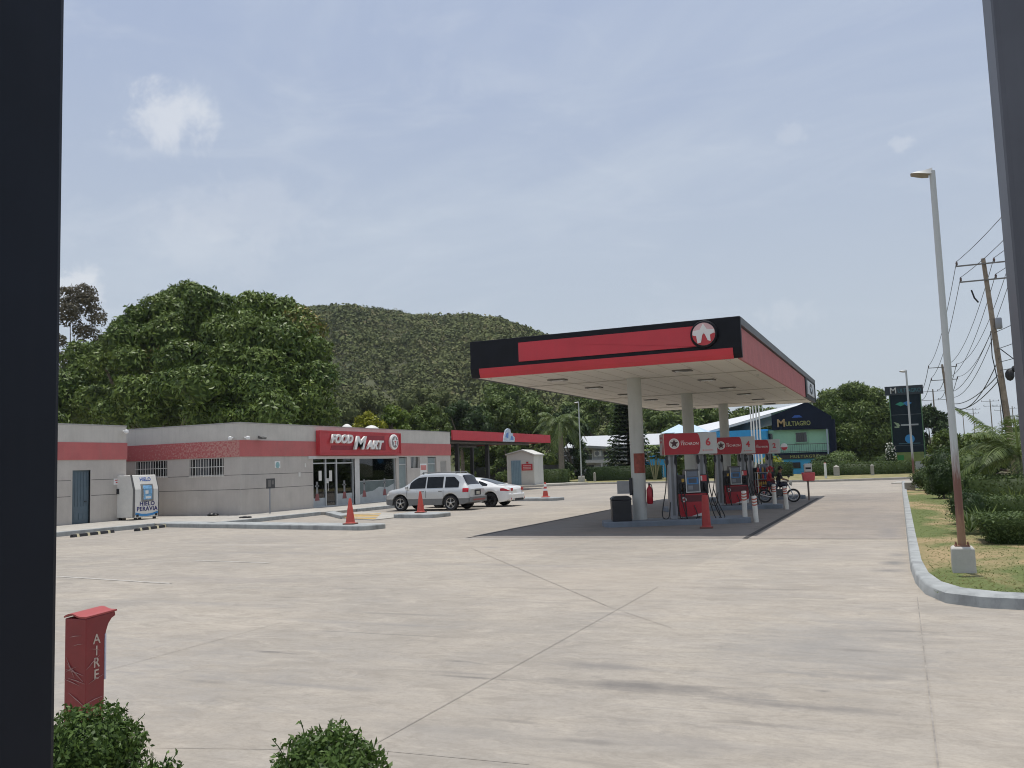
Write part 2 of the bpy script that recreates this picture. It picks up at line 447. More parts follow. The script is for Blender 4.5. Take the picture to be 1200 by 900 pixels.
def cloud(px, py, rad, k, stretch=1.5, seed=0, col=(8.0, 8.2, 8.5)):
    global c
    d = ray(px, py).normalized()
    sep = wnode('ShaderNodeVectorMath', operation='SUBTRACT'); wl.new(tc.outputs['Generated'], sep.inputs[0]); sep.inputs[1].default_value = d
    mul = wnode('ShaderNodeVectorMath', operation='MULTIPLY'); wl.new(sep.outputs[0], mul.inputs[0]); mul.inputs[1].default_value = (1/rad/stretch, 1/rad/stretch, 1/rad)
    ln = wnode('ShaderNodeVectorMath', operation='LENGTH'); wl.new(mul.outputs[0], ln.inputs[0])
    n = wnoise(wmap((1, 1, 1), (seed, seed*2, 0)), .9/rad, 7, .62, .3)
    v = wmath('ADD', wmath('MULTIPLY', n, 2.2), wmath('MULTIPLY', ln.outputs['Value'], -.85))
    c = wmix(wrange(v, .35, .95, 0, k), c, col)
cloud(205, 138, .050, .55, 1.35, 3)
cloud(84, 338, .030, .55, 1.3, 5)
cloud(285, 245, .05, .16, 2.2, 8)
cloud(240, 285, .05, .12, 2.2, 11)
cloud(1055, 170, .012, .22, 1.2, 4)
cloud(930, 155, .016, .15, 1.3, 6)
cloud(920, 370, .02, .15, 2.5, 9)
wl.new(c, bg.inputs[0]); bg.inputs[1].default_value = SKYK
sd = bpy.data.lights.new('sun', 'SUN'); sd.energy = 3.5; sd.angle = R(.6); sd.color = (1, .955, .89)
so = bpy.data.objects.new('sun', sd); COL.objects.link(so); so.rotation_euler = SUN_TO.to_track_quat('Z', 'Y').to_euler(); so.location = (0, 0, 60)
sc.view_settings.view_transform = 'Standard'; sc.view_settings.look = 'None'; sc.view_settings.gamma = 1; sc.view_settings.exposure = 0
sc.view_settings.use_curve_mapping = False
sc.cycles.max_bounces = 6; sc.cycles.diffuse_bounces = 3; sc.cycles.glossy_bounces = 3; sc.cycles.transmission_bounces = 4; sc.cycles.transparent_max_bounces = 6
sc.cycles.use_denoising = True; sc.cycles.use_adaptive_sampling = True; sc.cycles.adaptive_threshold = .02
sc.cycles.sample_clamp_indirect = 6
sc.cycles.filter_width = 1.05
# ================================================================== SETTING
def sheet(name, pts, z, m, kind='structure'):
    mb = MB(); mb.add([(x, y, z) for x, y in pts], [tuple(range(len(pts)))])
    return tag(mb.build(name, m), kind=kind)
def slab(name, poly, z0, z1, m, kind='structure', bevel=.02):
    mb = MB(); mb.prism(poly, 'z', z0, z1); return tag(mb.build(name, m, bevel=bevel), kind=kind)
def rect(x0, x1, y0, y1): return [(x0, y0), (x1, y0), (x1, y1), (x0, y1)]

# --- far ground
t = NT('dry_ground'); v = t.coord()
t.col(t.ramp(t.noise(v, .12, 8, .65), [(.35, (.07, .09, .035)), (.55, (.17, .15, .085)), (.7, (.26, .22, .15))])); t.b.inputs['Roughness'].default_value = .95
sheet('ground', [(2500*math.cos(a*math.pi/24), 2500*math.sin(a*math.pi/24)) for a in range(48)], -.03, t.m)

# --- concrete of the forecourt: slabs, stains, tyre marks
def concrete(name, base, stains=(), slab_tone=.10, grey=(.285, .275, .265)):
    t = NT(name); v = t.coord()
    streaky = t.noise(t.coord((.5, 1.3, 1)), 1.1, 8, .68, .6)
    big = t.noise(v, .2, 6, .62, .8); med = t.noise(v, .9, 8, .66); fine = t.noise(v, 22, 5, .7)
    c = t.ramp(big, [(.32, tuple(x*q for x, q in zip(base, (.80, .82, .85)))), (.52, base), (.68, tuple(min(1, x*q) for x, q in zip(base, (1.12, 1.12, 1.10))))])
    c = t.mix(t.mapr(streaky, .40, .70, 0, .35), c, grey)
    c = t.mix(t.mapr(med, .50, .70, 0, .5), c, tuple(x*.72 for x in base))
    c = t.mix(t.mapr(fine, .48, .72, 0, .38), c, tuple(x*.66 for x in base))
    wisp = t.noise(t.coord((1.3, 2.8, 1), loc=(4, 1, 0)), 1.6, 9, .78, .8)
    c = t.mix(t.mapr(wisp, .46, .64, 0, .62), c, tuple(x*.66 for x in base))
    pale = t.noise(t.coord((.9, 1.9, 1), loc=(9, 3, 0)), 1.3, 9, .74, .8)
    c = t.mix(t.mapr(pale, .52, .68, 0, .6), c, tuple(min(1, x*1.22) for x in base))
    grit = t.noise(t.coord((5, 7, 1), loc=(6, 8, 0)), 2.6, 9, .82)
    c = t.mix(t.mapr(grit, .50, .68, 0, .5), c, tuple(x*.64 for x in base))
    # each cast slab has its own tone
    vm = t.new('ShaderNodeVectorMath', operation='MULTIPLY_ADD'); t.link(v, vm.inputs[0])
    vm.inputs[1].default_value = (1/3.6, 1/5.5, 0); vm.inputs[2].default_value = (-.03, -.9, 0)
    fl = t.new('ShaderNodeVectorMath', operation='FLOOR'); t.link(vm.outputs[0], fl.inputs[0])
    wn_ = t.new('ShaderNodeTexWhiteNoise'); wn_.noise_dimensions = '3D'; t.link(fl.outputs[0], wn_.inputs['Vector'])
    c = t.mix(1.0, c, t.ramp(wn_.outputs['Value'], [(0, (1-slab_tone,)*3), (1, (1, 1-.01, 1-.02))]), 'MULTIPLY')
    # old oil drips and rubber
    dr = t.noise(t.coord((1, .55, 1), loc=(5, 2, 0)), 2.3, 9, .72)
    c = t.mix(t.mapr(dr, .60, .76, 0, .6), c, (.18, .168, .155))
    drag = t.noise(t.coord((.22, 3.0, 1), loc=(2, 9, 0)), 1.5, 7, .7, .3)
    c = t.mix(t.mapr(drag, .58, .74, 0, .55), c, (.20, .188, .175))
    wob = t.noise(v, 1.6, 6, .7); wob2 = t.noise(t.coord((.5, 2.6, 1)), 2.2, 7, .7)
    for cx, cy, rx, ry, k, colr in stains:
        s1 = t.new('ShaderNodeVectorMath', operation='SUBTRACT'); t.link(v, s1.inputs[0]); s1.inputs[1].default_value = (cx, cy, 0)
        s2 = t.new('ShaderNodeVectorMath', operation='MULTIPLY'); t.link(s1.outputs[0], s2.inputs[0]); s2.inputs[1].default_value = (1/rx, 1/ry, 0)
        ln = t.new('ShaderNodeVectorMath', operation='LENGTH'); t.link(s2.outputs[0], ln.inputs[0])
        q = t.math('ADD', ln.outputs['Value'], t.math('MULTIPLY', t.math('ADD', wob, wob2), 1.5))
        c = t.mix(t.mapr(q, 1.55, 2.35, k, 0), c, colr)
    t.col(c); t.b.inputs['Roughness'].default_value = .88; t.b.inputs['Specular IOR Level'].default_value = .3
    t.bump(t.math('ADD', fine, t.math('MULTIPLY', med, 1.5)), .22, .012)
    return t.m
LOT = concrete('forecourt_concrete', (.388, .348, .294), [
    (-2.1, 7.45, 1.5, .26, .85, (.15, .14, .13)), (-2.6, 8.1, .9, .22, .6, (.18, .17, .16)), (-.9, 7.2, 1.0, .18, .7, (.16, .15, .14)), (-.6, 8.3, .7, .2, .6, (.17, .16, .15)), (-3.0, 5.9, 2.2, .3, .45, (.24, .225, .205)), (-1.2, 6.1, 1.6, .25, .5, (.23, .215, .2)), (-.75, 9.6, 1.7, 2.6, .5, (.225, .22, .213)),
    (-.2, 16.9, .32, .5, .8, (.15, .15, .145)), (-.3, 15.8, .4, .35, .75, (.16, .155, .15)), (-.15, 18.2, .3, .4, .7, (.17, .165, .16)), (-3.9, 7.5, .55, .09, .6, (.17, .16, .15)), (-9.0, 19.2, .4, .35, .5, (.2, .19, .18)),
    (-4.6, 14.5, 2.6, 3.2, .35, (.37, .32, .262)), (-8.0, 6.2, 3.4, 2.6, .5, (.27, .26, .25)), (-12, 13, 4, .5, .5, (.25, .23, .215)), (-13, 17.5, 5, .45, .5, (.25, .235, .22)), (-7, 15.8, 3, .3, .5, (.25, .235, .22)), (-16, 19.5, 4, .35, .5, (.42, .38, .34)), (-11, 8.3, 3, .3, .45, (.25, .24, .225)),
    (-6.5, 9.6, 2.2, .16, .4, (.22, .21, .2)), (-5.2, 6.7, 1.2, .12, .5, (.2, .19, .18)), (-10, 10.5, 3, .25, .35, (.25, .24, .23)),
    (-12.0, 20.5, 3.0, .5, .4, (.27, .25, .235)), (-17.5, 22.0, 3.0, .8, .3, (.27, .25, .235)), (-1.6, 18.6, 1.8, 2.4, .4, (.28, .255, .232))]+[(*gz(px, py).xy, rx, ry, k, (.16, .148, .135)) for px, py, rx, ry, k in ((318, 764, .30, .075, .9), (340, 766, .16, .05, .6), (535, 775, .30, .07, .9), (562, 778, .14, .045, .6), (556, 794, .75, .07, .85), (430, 742, 1.6, .05, .6), (410, 690, .45, .12, .55), (338, 700, .35, .12, .5), (965, 810, .10, .06, .8), (1000, 762, .5, .1, .5), (1060, 740, .6, .1, .5), (900, 850, .5, .08, .5), (700, 870, .4, .06, .5), (600, 845, .3, .05, .5), (250, 800, .5, .08, .5), (480, 720, 1.2, .1, .4), (880, 690, 1.5, .2, .35), (640, 690, 1.6, .15, .35))])
sheet('concrete_lot', [(-70, -12), (60, -12), (60, 12.05), (9, 12.05), (1.2, 12.35), (.5, 12.75), (.3, 13.4), (.18, 14.4), (.12, 16), (.1, 60.5), (4.5, 66), (4.5, 71), (-6, 67.9), (-17, 74.6), (-26, 77.3), (-31.5, 70.5), (-70, 60)], 0, LOT)
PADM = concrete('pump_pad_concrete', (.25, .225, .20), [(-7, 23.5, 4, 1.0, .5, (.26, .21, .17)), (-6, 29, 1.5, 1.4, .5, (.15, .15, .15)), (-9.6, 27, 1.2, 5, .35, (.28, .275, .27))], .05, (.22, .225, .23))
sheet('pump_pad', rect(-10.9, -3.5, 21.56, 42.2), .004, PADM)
OLD = concrete('older_concrete', (.34, .300, .258), [(-1.6, 33, 1.4, 3, .5, (.20, .185, .175)), (-1.8, 27, 1.5, .8, .4, (.21, .19, .18)), (-.35, 23.5, .4, 3.0, .5, (.20, .19, .185)), (-2, 40, 1.5, 1.6, .5, (.19, .18, .17))], .06, (.24, .23, .222))
sheet('drive_lane', rect(-3.495, .0, 21.56, 46.5), .004, OLD)
# the light worn strip round the pad
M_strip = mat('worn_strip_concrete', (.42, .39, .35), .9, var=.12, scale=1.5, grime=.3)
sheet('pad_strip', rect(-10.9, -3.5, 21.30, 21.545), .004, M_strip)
# sawn joints
M_joint = mat('joint_filler', (.27, .245, .215), .95, var=.3, scale=6)
mb = MB(); jw = .0065
def joint(x0, y0, x1, y1, w_=jw):
    d = Vector((x1-x0, y1-y0, 0)); n_ = Vector((-d.y, d.x, 0)).normalized()*w_
    mb.add([(x0-n_.x, y0-n_.y, .008), (x1-n_.x, y1-n_.y, .008), (x1+n_.x, y1+n_.y, .008), (x0+n_.x, y0+n_.y, .008)], [(0, 1, 2, 3)])
for x in (.085,): joint(x, -4, x, 12.9)
joint(-3.49, 3, -3.49, 13.3, .0035); joint(-7.42, 4, -7.42, 9.4, .003); joint(-3.6, 5.3, -2.3, 5.36, .0035); joint(-5.6, 4.7, -3.6, 5.25, .003)
joint(-10.9, 21.55, 0, 21.55, .018); joint(-9.4, 18.9, -3.7, 11.45, .005); joint(-3.7, 11.45, -2.5, 10.1, .003)
joint(-10.9, 21.6, -10.9, 42.2, .02)
for y in (26.9, 32.2, 37.5): joint(-3.46, y, 0, y, .01)
tag(mb.build('pavement_joints', M_joint), kind='structure')
# tyre rubber and drip marks lying on the slabs
M_mark = mat('tyre_mark', (.27, .25, .225), .9, var=.35, scale=9)
M_mark2 = mat('faint_tyre_mark', (.35, .32, .285), .9, var=.25, scale=7)
def mark(pts, wpx, m=None, seed=0):
    rs = random.Random(seed); P = [gz(x, y, .006) for x, y in pts]; Q = []
    for i in range(len(P)-1):
        for k in range(6): Q.append(P[i].lerp(P[i+1], k/6))
    Q.append(P[-1]); n_ = len(Q); mb = MB(); up_, lo_ = [], []
    for i, q in enumerate(Q):
        d = (Q[min(i+1, n_-1)]-Q[max(i-1, 0)]).normalized(); s = Vector((-d.y, d.x, 0)); w_ = wpx*math.sin(math.pi*(i+.3)/(n_+.6))**.7
        up_.append(q+s*w_*rs.uniform(.3, 1)); lo_.append(q-s*w_*rs.uniform(.3, 1))
    vs = up_+lo_; mb.add(vs, [(i, i+1, n_+i+1, n_+i) for i in range(n_-1)]); tag(mb.build('tyre_mark', m or M_mark), kind='structure')
mb = MB(); mb.quad((-3.56, 21.56, .009), (-3.43, 21.56, .009), (-3.43, 42.2, .009), (-3.56, 42.2, .009)); mb.quad((-10.93, 21.56, .009), (-10.84, 21.56, .009), (-10.84, 42.2, .009), (-10.93, 42.2, .009)); tag(mb.build('pad_edge', mat('pad_edge_seal', (.045, .042, .04), .9, var=.4, scale=4)), kind='structure')
M_worn = mat('worn_white_line', (.40, .375, .335), .9, var=.25, scale=9)
for a_, b_ in (((-14.86, 15.78), (-12.59, 15.52)), ((-15.9, 12.85), (-12.2, 12.32))):
    mb = MB(); a_, b_ = Vector((*a_, .006)), Vector((*b_, .006)); n_ = Vector((0, .05, 0)); mb.quad(a_-n_, b_-n_, b_+n_, a_+n_); tag(mb.build('parking_line', M_worn), kind='structure')
# faded yellow hatch at the walkway ramp, and the ramp itself
RAMP = slab('ramp_apron', [(-23.7, 33.2), (-20.95, 30.4), (-18.75, 29.3), (-18.6, 30.6), (-20.6, 33.8), (-23.3, 35.4)], -.02, .03, M_conc, bevel=0)
mb = MB()
for i in range(4):
    a, b = i*.25, i*.25+.125
    P = lambda u, q: Vector((-20.9, 30.5, .037)).lerp(Vector((-23.2, 33.4, .037)), u) if q == 0 else Vector((-18.8, 29.5, .037)).lerp(Vector((-21.3, 34.0, .037)), u)
    mb.quad(P(a, 0), P(a, 1), P(b, 1), P(b, 0))
tag(mb.build('ramp_marking', M_yellow), kind='structure')
# walkway in front of the shop
slab('sidewalk', [(-31, 18), (-27.15, 18), (-26.95, 26.35), (-24.2, 26.0), (-24.2, 33.1), (-23.72, 33.4), (-23.72, 52), (-27.05, 52), (-27.05, 31.3), (-34, 31.3), (-34, 28.8), (-31, 28.8)], -.1, .15, M_conc)
mb = MB()
mb.prism([(-27.16, 18), (-26.98, 18), (-26.78, 26.2), (-26.96, 26.4)], 'z', -.1, .165)
mb.prism([(-24.18, 26.15), (-24.0, 26.1), (-24.0, 33.2), (-24.18, 33.2)], 'z', -.1, .16)
mb.prism([(-23.7, 35.6), (-23.5, 35.6), (-23.5, 52), (-23.7, 52)], 'z', -.1, .16)
tag(mb.build('walkway_kerb', M_conc_kerb, bevel=.02), kind='structure')
def rounded(poly, r=.35, n=5):
    out = []; m = len(poly)
    for i in range(m):
        p, a, b = (Vector((*poly[j % m], 0)) for j in (i, i-1, i+1))
        u, v_ = (a-p).normalized(), (b-p).normalized(); rr = min(r, (a-p).length*.45, (b-p).length*.45)
        for k in range(n+1):
            q = k/n; out.append(tuple(((p+u*rr)*(1-q)**2+p*2*q*(1-q)+(p+v_*rr)*q*q).xy))
    return out
slab('parking_island', rounded([(-26.9, 26.35), (-15.9, 24.32), (-15.6, 25.35), (-26.9, 27.35)], .35), -.1, .16, M_conc_kerb, bevel=.035)
slab('parking_island', rounded([(-18.75, 30.55), (-16.75, 30.3), (-16.5, 31.7), (-18.75, 32.4)], .4), -.1, .16, M_conc_kerb, bevel=.035)
slab('parking_island', [(-23.9, 33.35), (-21.0, 30.35), (-20.95, 31.0), (-23.9, 34.0)], -.1, .15, M_conc_kerb, bevel=.03)
slab('parking_island', rounded([(-24, 45.6), (-16.9, 43.85), (-16.6, 45.0), (-24, 47)], .3), -.1, .16, M_conc_kerb, bevel=.035)
# far kerb and the verge behind it
GR = NT('lawn'); v = GR.coord()
dry = GR.noise(GR.coord((.9, .45, 1), loc=(3, 1, 0)), .55, 6, .62, .5)
c = GR.ramp(GR.noise(v, 7, 6, .7), [(.3, (.085, .115, .028)), (.7, (.15, .18, .052))])
c = GR.mix(GR.mapr(dry, .46, .58, 0, .92), c, (.36, .265, .14)); c = GR.mix(GR.mapr(GR.noise(v, 40, 3), .5, .7, 0, .35), c, (.06, .07, .02))
GR.col(c); GR.b.inputs['Roughness'].default_value = .95; GR.bump(GR.noise(v, 60, 4), .6, .03)
VG = NT('dry_verge'); v = VG.coord()
VG.col(VG.ramp(VG.noise(v, .8, 7, .65), [(.35, (.11, .13, .035)), (.6, (.30, .25, .12))])); VG.b.inputs['Roughness'].default_value = .95
FK = [(-31.3, 70.5), (-25.6, 77.2), (-17, 74.6), (-5.5, 67.8), (4.5, 71.1)]
def off(p, q): return [(x, y+q) for x, y in p]
slab('far_kerb', FK+off(FK, .35)[::-1], -.1, .16, M_conc, bevel=.02)
slab('far_verge', off(FK, .35)+[(4.5, 100), (-60, 100), (-60, 70)], -.1, .12, VG.m, bevel=0)
slab('shed_plinth', [(-48, 74), (-31.6, 70.6), (-26.4, 77.6), (-40, 86)], -.1, .2, M_conc)
# carriageway and driveway mouth on the far right, the road beyond the garden
ASP = mat('road_asphalt', (.055, .055, .058), .9, var=.15, scale=1.5, grime=.3)
sheet('road', [(9, -40), (18, -40), (30, 400), (14, 400)], .0, ASP)

# --- garden on the right: kerb, lawn
inner = [(.20, 60.3), (.19, 45), (.20, 21.3), (.21, 16), (.27, 14.4), (.40, 13.45), (.62, 12.85), (1.0, 12.55), (1.6, 12.4), (3, 12.3), (9, 12.2)]
outer = [(-.0, 60.5), (-.01, 45), (.02, 21.3), (.03, 16), (.08, 14.3), (.18, 13.25), (.40, 12.5), (.8, 12.2), (1.5, 12.1), (3, 12.02), (9, 11.9)]
mb = MB()
n = len(inner)
prof = []
for (ix, iy), (ox, oy) in zip(inner, outer):
    k = .5+.5*math.sin(iy*1.7)
    prof.append([(ox, oy, -.1), (ox+(ix-ox)*.06, oy+(iy-oy)*.06, .12+.012*k), (ox+(ix-ox)*.2, oy+(iy-oy)*.2, .15+.008*k), (ix, iy, .15+.008*k), (ix, iy, -.1)])
mb.add([p for r_ in prof for p in r_], [(i*5+j, i*5+j+1, (i+1)*5+j+1, (i+1)*5+j) for i in range(n-1) for j in range(4)]+[(0, 1, 2, 3, 4), tuple((n-1)*5+j for j in (4, 3, 2, 1, 0))])
tag(mb.build('garden_kerb', M_conc_kerb, smooth=True, angle=50), kind='structure')
mb = MB()
lawn = [(x+.0, y) for x, y in inner]+[(9, 61)]
mb.add([(x, y, .10) for x, y in lawn], [tuple(range(len(lawn)))])
tag(mb.build('lawn', GR.m), kind='structure')
slab('driveway_mouth', [(-.6, 60.6), (3.0, 60.6), (3.0, 64), (-.2, 64)], -.02, .05, M_conc, bevel=0)
# grass blades
def grass_patch(name, n, xr, yr, h, z=.1):
    P = np.stack([rng.uniform(*xr, n), yr[0]+(yr[1]-yr[0])*rng.uniform(0, 1, n)**1.8, np.full(n, z)], 1)
    keep = []
    N = rng.normal(0, .5, (n, 3)); N[:, 2] = 0; N /= np.linalg.norm(N, axis=1)[:, None]
    s = np.stack([-N[:, 1], N[:, 0], np.zeros(n)], 1); hh = h*rng.uniform(.4, 1.2, n)[:, None]; w_ = .008
    lean = rng.normal(0, 2.2, (n, 3)); lean[:, 2] = 0; top = P+hh*(np.array([0, 0, 1])+lean)
    V = np.stack([P-s*w_, P+s*w_, top+s*w_*.3, top-s*w_*.3], 1).reshape(-1, 3)
    # dry where the dry-patch wave is high
    d = np.sin(P[:, 0]*1.3+.5)*np.cos(P[:, 1]*.9)+.5*np.sin(P[:, 1]*2.3+P[:, 0])+rng.normal(0, .22, n)
    L = Leaves(); L.add(V, np.where(d > .72, rng.uniform(.86, 1, n), rng.uniform(0, .8, n)))
    return tag(L.build(name, leafmat('grass_blade', (.075, .105, .024), (.15, .185, .05), (.34, .255, .13), trans=.5)), kind='stuff')
grass_patch('lawn_grass', 9000, (.3, 3.8), (12.7, 40), .018)

# --- hill: dry scrub on a real slope
HX = [-620, -520, -430, -370, -320, -290, -264, -225, -202, -174, -147, -113, -85, -55, -20, 40, 200]
HZ = [3, 8, 22, 46, 66, 76, 80, 76.5, 73, 68, 60, 39, 24, 13, 6, 2, 1]
def hill_z(x, y):
    xs = x*350/np.maximum(y, 60); top = np.interp(xs, HX, HZ)
    k = np.clip((y-135)/215, 0, 1); k = k*k*(3-2*k)*.55+k*.45
    back = np.clip((y-350)/250, 0, 1)
    z = top*k*(1-.55*back)*(1+.0*x)
    xs2 = x*350/np.maximum(y, 60); gul = 3.2*np.sin(xs2*.075+.6)+2.2*np.sin(xs2*.17+y*.012)+1.3*np.sin(xs2*.33-y*.03)
    z = z+gul*np.clip(k*2.2, 0, 1)*np.clip((1.0-k)*3, .0, 1)
    z = z+(np.sin(x*.045+y*.02)*1.6+np.sin(x*.11-y*.07)*.9+np.sin(y*.13+x*.03)*.8)*np.clip(k*1.5, 0, 1)
    return np.maximum(z, -.5)
gx = np.linspace(-620, 200, 330); gy = np.linspace(120, 600, 150)
GX, GY = np.meshgrid(gx, gy, indexing='ij'); GZ = hill_z(GX, GY)
mb = MB(); mb.v = [tuple(p) for p in np.stack([GX, GY, GZ], -1).reshape(-1, 3)]
ny = len(gy); mb.f = [(i*ny+j, (i+1)*ny+j, (i+1)*ny+j+1, i*ny+j+1) for i in range(len(gx)-1) for j in range(ny-1)]; mb.mi = [0]*len(mb.f)
t = NT('hill_soil'); v = t.coord()
t.col(t.ramp(t.noise(v, .09, 8, .68), [(.35, (.052, .064, .026)), (.6, (.085, .088, .042)), (.75, (.115, .10, .058))])); t.b.inputs['Roughness'].default_value = 1
tag(mb.build('hill', t.m, smooth=True), kind='structure')
L = Leaves(); nb = 17000
bx_ = rng.uniform(-330, 10, nb*2); by_ = 150+215*rng.uniform(0, 1, nb*2)**.8
dn_ = np.sin(bx_*.061+by_*.033)+np.sin(bx_*.137-by_*.081+1.3)+.8*np.sin(by_*.17+bx_*.05)+rng.normal(0, .55, len(bx_))
vis = (bx_/by_ > -.86) & (bx_/by_ < -.06) & (dn_ > -1.95); bx_, by_ = bx_[vis][:nb], by_[vis][:nb]; bz_ = hill_z(bx_, by_)
for lo in range(0, len(bx_), 3000):
    cx, cy, cz = bx_[lo:lo+3000], by_[lo:lo+3000], bz_[lo:lo+3000]; m_ = len(cx)
    g2 = np.sin(cx*.061+cy*.033)+np.sin(cx*.137-cy*.081+1.3)+.8*np.sin(cy*.17+cx*.05); rad = np.clip(rng.gamma(3.2, .5, m_)*(1+.2*g2)+.5, .5, 3.6); hue = np.clip(.16-.10*g2*.5+rng.beta(2, 2.6, m_)*.65+.13*np.sin(cx*.05+cy*.03)+.12*np.sin(cx*.13-cy*.09), 0, .8); dryb = rng.random(m_) < .10+.10*(np.sin(cx*.04)*np.cos(cy*.05) > .3)
    k = 38; d = rng.normal(0, 1, (m_, k, 3)); d[:, :, 2] = np.abs(d[:, :, 2])*.9; d /= np.linalg.norm(d, axis=2)[:, :, None]
    P = np.stack([cx, cy, cz], 1)[:, None, :]+d*rad[:, None, None]*np.array([1, 1, .85])*rng.uniform(.45, 1.0, (m_, k, 1))-np.array([0, 0, .35])
    tone = np.clip(hue[:, None]+rng.normal(0, .10, (m_, k)), 0, .84); tone = np.where(dryb[:, None], rng.uniform(.86, 1, (m_, k)), tone)
    L.add(leaf_arrays(P.reshape(-1, 3), d.reshape(-1, 3)+np.array([0, 0, .2]), np.repeat(.30+.26*rad, k)[:, None], .75, .4), tone.ravel())
tag(L.build('hill_scrub', LM['scrub']), kind='stuff')
# ================================================================== SHOP BUILDING
FXP = -27.0; LBX = -31.0; WY = 31.36; ZT = 4.24
shop = thing('convenience_store', 'grey flat-roofed food mart building with a faded red band and dark shop windows', 'shop', (-30, 40, 0))
shop_off = Vector((30, -40, 0))
class SB(MB):
    def build(s, name, m, parent=None, **k):
        o = MB.build(s, name, m, parent, **k)
        if parent is shop: o.location = shop_off
        return o
def sub(o, par):   # move a freshly built world-space mesh under a part that already sits in the shop
    o.parent = par; return o
# walls: facade along x = FXP with the openings left out, side wall at WY, wing at LBX
mb = SB()
def wall_x(x, y0, y1, z0, z1, opens, th=.2):
    """wall facing +X with rectangular holes (ya, yb, za, zb)"""
    ys = sorted({y0, y1, *[o[0] for o in opens], *[o[1] for o in opens]})
    for a, b in zip(ys, ys[1:]):
        zs = [(z0, z1)]
        for o in opens:
            if o[0] <= a and o[1] >= b:
                zs = [seg for s_, e_ in zs for seg in ((s_, min(e_, o[2])), (max(s_, o[3]), e_)) if seg[1]-seg[0] > .001]
        for s_, e_ in zs: mb.box(x-th, x, a, b, s_, e_)
def wall_y(y, x0, x1, z0, z1, opens, th=.2):
    xs = sorted({x0, x1, *[o[0] for o in opens], *[o[1] for o in opens]})
    for a, b in zip(xs, xs[1:]):
        zs = [(z0, z1)]
        for o in opens:
            if o[0] <= a and o[1] >= b:
                zs = [seg for s_, e_ in zs for seg in ((s_, min(e_, o[2])), (max(s_, o[3]), e_)) if seg[1]-seg[0] > .001]
        for s_, e_ in zs: mb.box(a, b, y, y+th, s_, e_)
FO = [(36.73, 40.42, 0, 2.68), (40.86, 44.75, 0, 2.66), (45.05, 46.0, 0, 2.66), (46.41, 47.52, 2.0, 2.66), (48.52, 49.64, 0.0, 2.66), (50.2, 51.0, 1.0, 2.4)]
wall_x(FXP, WY, 51.6, -.05, 2.745, FO)
SW = [(-33.3, -31.27, 1.95, 2.70), (-29.93, -27.93, 1.93, 2.70)]
wall_y(WY, -34.2, FXP-.2, -.05, 2.745, SW)
wall_x(LBX, 14, 28.72, -.05, 2.765, [(25.98, 26.86, -.05, 2.34)])
mb.box(-38, LBX-.2, 28.52, 28.72, -.05, 2.76)
mb.box(-38, FXP-.2, 51.4, 51.6, -.05, 4.1)
walls = mb.build('wall', M_wall, shop)
mb = SB()
for z in (1.93, 1.28):
    mb.box(FXP-.02, FXP+.002, WY+.02, 36.7, z-.012, z+.012); mb.box(-34, FXP-.02, WY-.002, WY+.02, z-.012, z+.012)
    mb.box(LBX-.02, LBX+.002, 14, 25.9, z-.012, z+.012); mb.box(LBX-.02, LBX+.002, 26.9, 28.7, z-.012, z+.012)
mb.build('wall_groove', mat('wall_groove', (.12, .115, .11), .9), shop)
mb = SB(); zb0, zb1 = 2.745, 3.48
mb.box(FXP-.22, FXP+.03, WY-.03, 51.63, zb0, zb1); mb.box(-34.2, FXP-.22, WY-.03, WY+.2, zb0, zb1)
mb.box(LBX-.2, LBX+.03, 14, 28.75, 2.765, 3.49); mb.box(-38, LBX-.2, 28.5, 28.75, 2.765, 3.49)
mb.build('red_band', M_band, shop)
# the side wall band is peeling: pale flakes
t = NT('peeling_red'); v = t.coord()
fl = t.noise(t.coord((1, 1, 1)), 10.5, 9, .74)
sepx = t.new('ShaderNodeSeparateXYZ'); t.link(v, sepx.inputs[0])
amt = t.mapr(sepx.outputs[0], -33.5, -27.5, -.06, .075)
c = t.mix(t.mapr(t.math('ADD', fl, amt), .50, .60, 0, .7), (.43, .10, .10), (.55, .34, .29))
c = t.mix(t.mapr(t.noise(v, 9, 6, .7), .58, .7, 0, .5), c, (.36, .06, .06)); t.col(c); t.b.inputs['Roughness'].default_value = .85
mb = SB(); mb.box(-34.0, FXP+.0, WY-.036, WY-.031, zb0+.004, zb1-.004); mb.build('peeling_band', t.m, shop)
mb = SB()
mb.box(FXP-.22, FXP+.0, WY, 51.6, zb1, 4.24); mb.box(-34.2, FXP-.22, WY, WY+.2, zb1, 4.24)
mb.box(LBX-.2, LBX, 14, 28.72, 3.49, 4.2); mb.box(-38, LBX-.2, 28.52, 28.72, 3.49, 4.2)
mb.box(-38, -37.8, 14, 51.6, -.05, 4.15)
mb.build('parapet', M_wall_hi, shop)
mb = SB()
mb.box(FXP-.25, FXP+.02, WY-.02, 51.62, 4.242, 4.29); mb.box(-34.2, FXP-.25, WY-.02, WY+.22, 4.242, 4.29); mb.box(LBX-.22, LBX+.02, 14, 28.74, 4.202, 4.25); mb.box(-38, LBX-.22, 28.5, 28.74, 4.202, 4.25)
mb.build('coping', mat('coping', (.40, .39, .37), .85, var=.1), shop)
mb = SB(); mb.box(-37.8, FXP-.25, WY+.25, 51.4, 3.6, 3.7); mb.box(-37.8, LBX-.22, 14, 28.5, 3.6, 3.7); mb.box(-37.8, -34.2, 28.75, WY+.25, 3.6, 3.7)
mb.build('roof', mat('roof_screed', (.35, .34, .32), .9), shop)
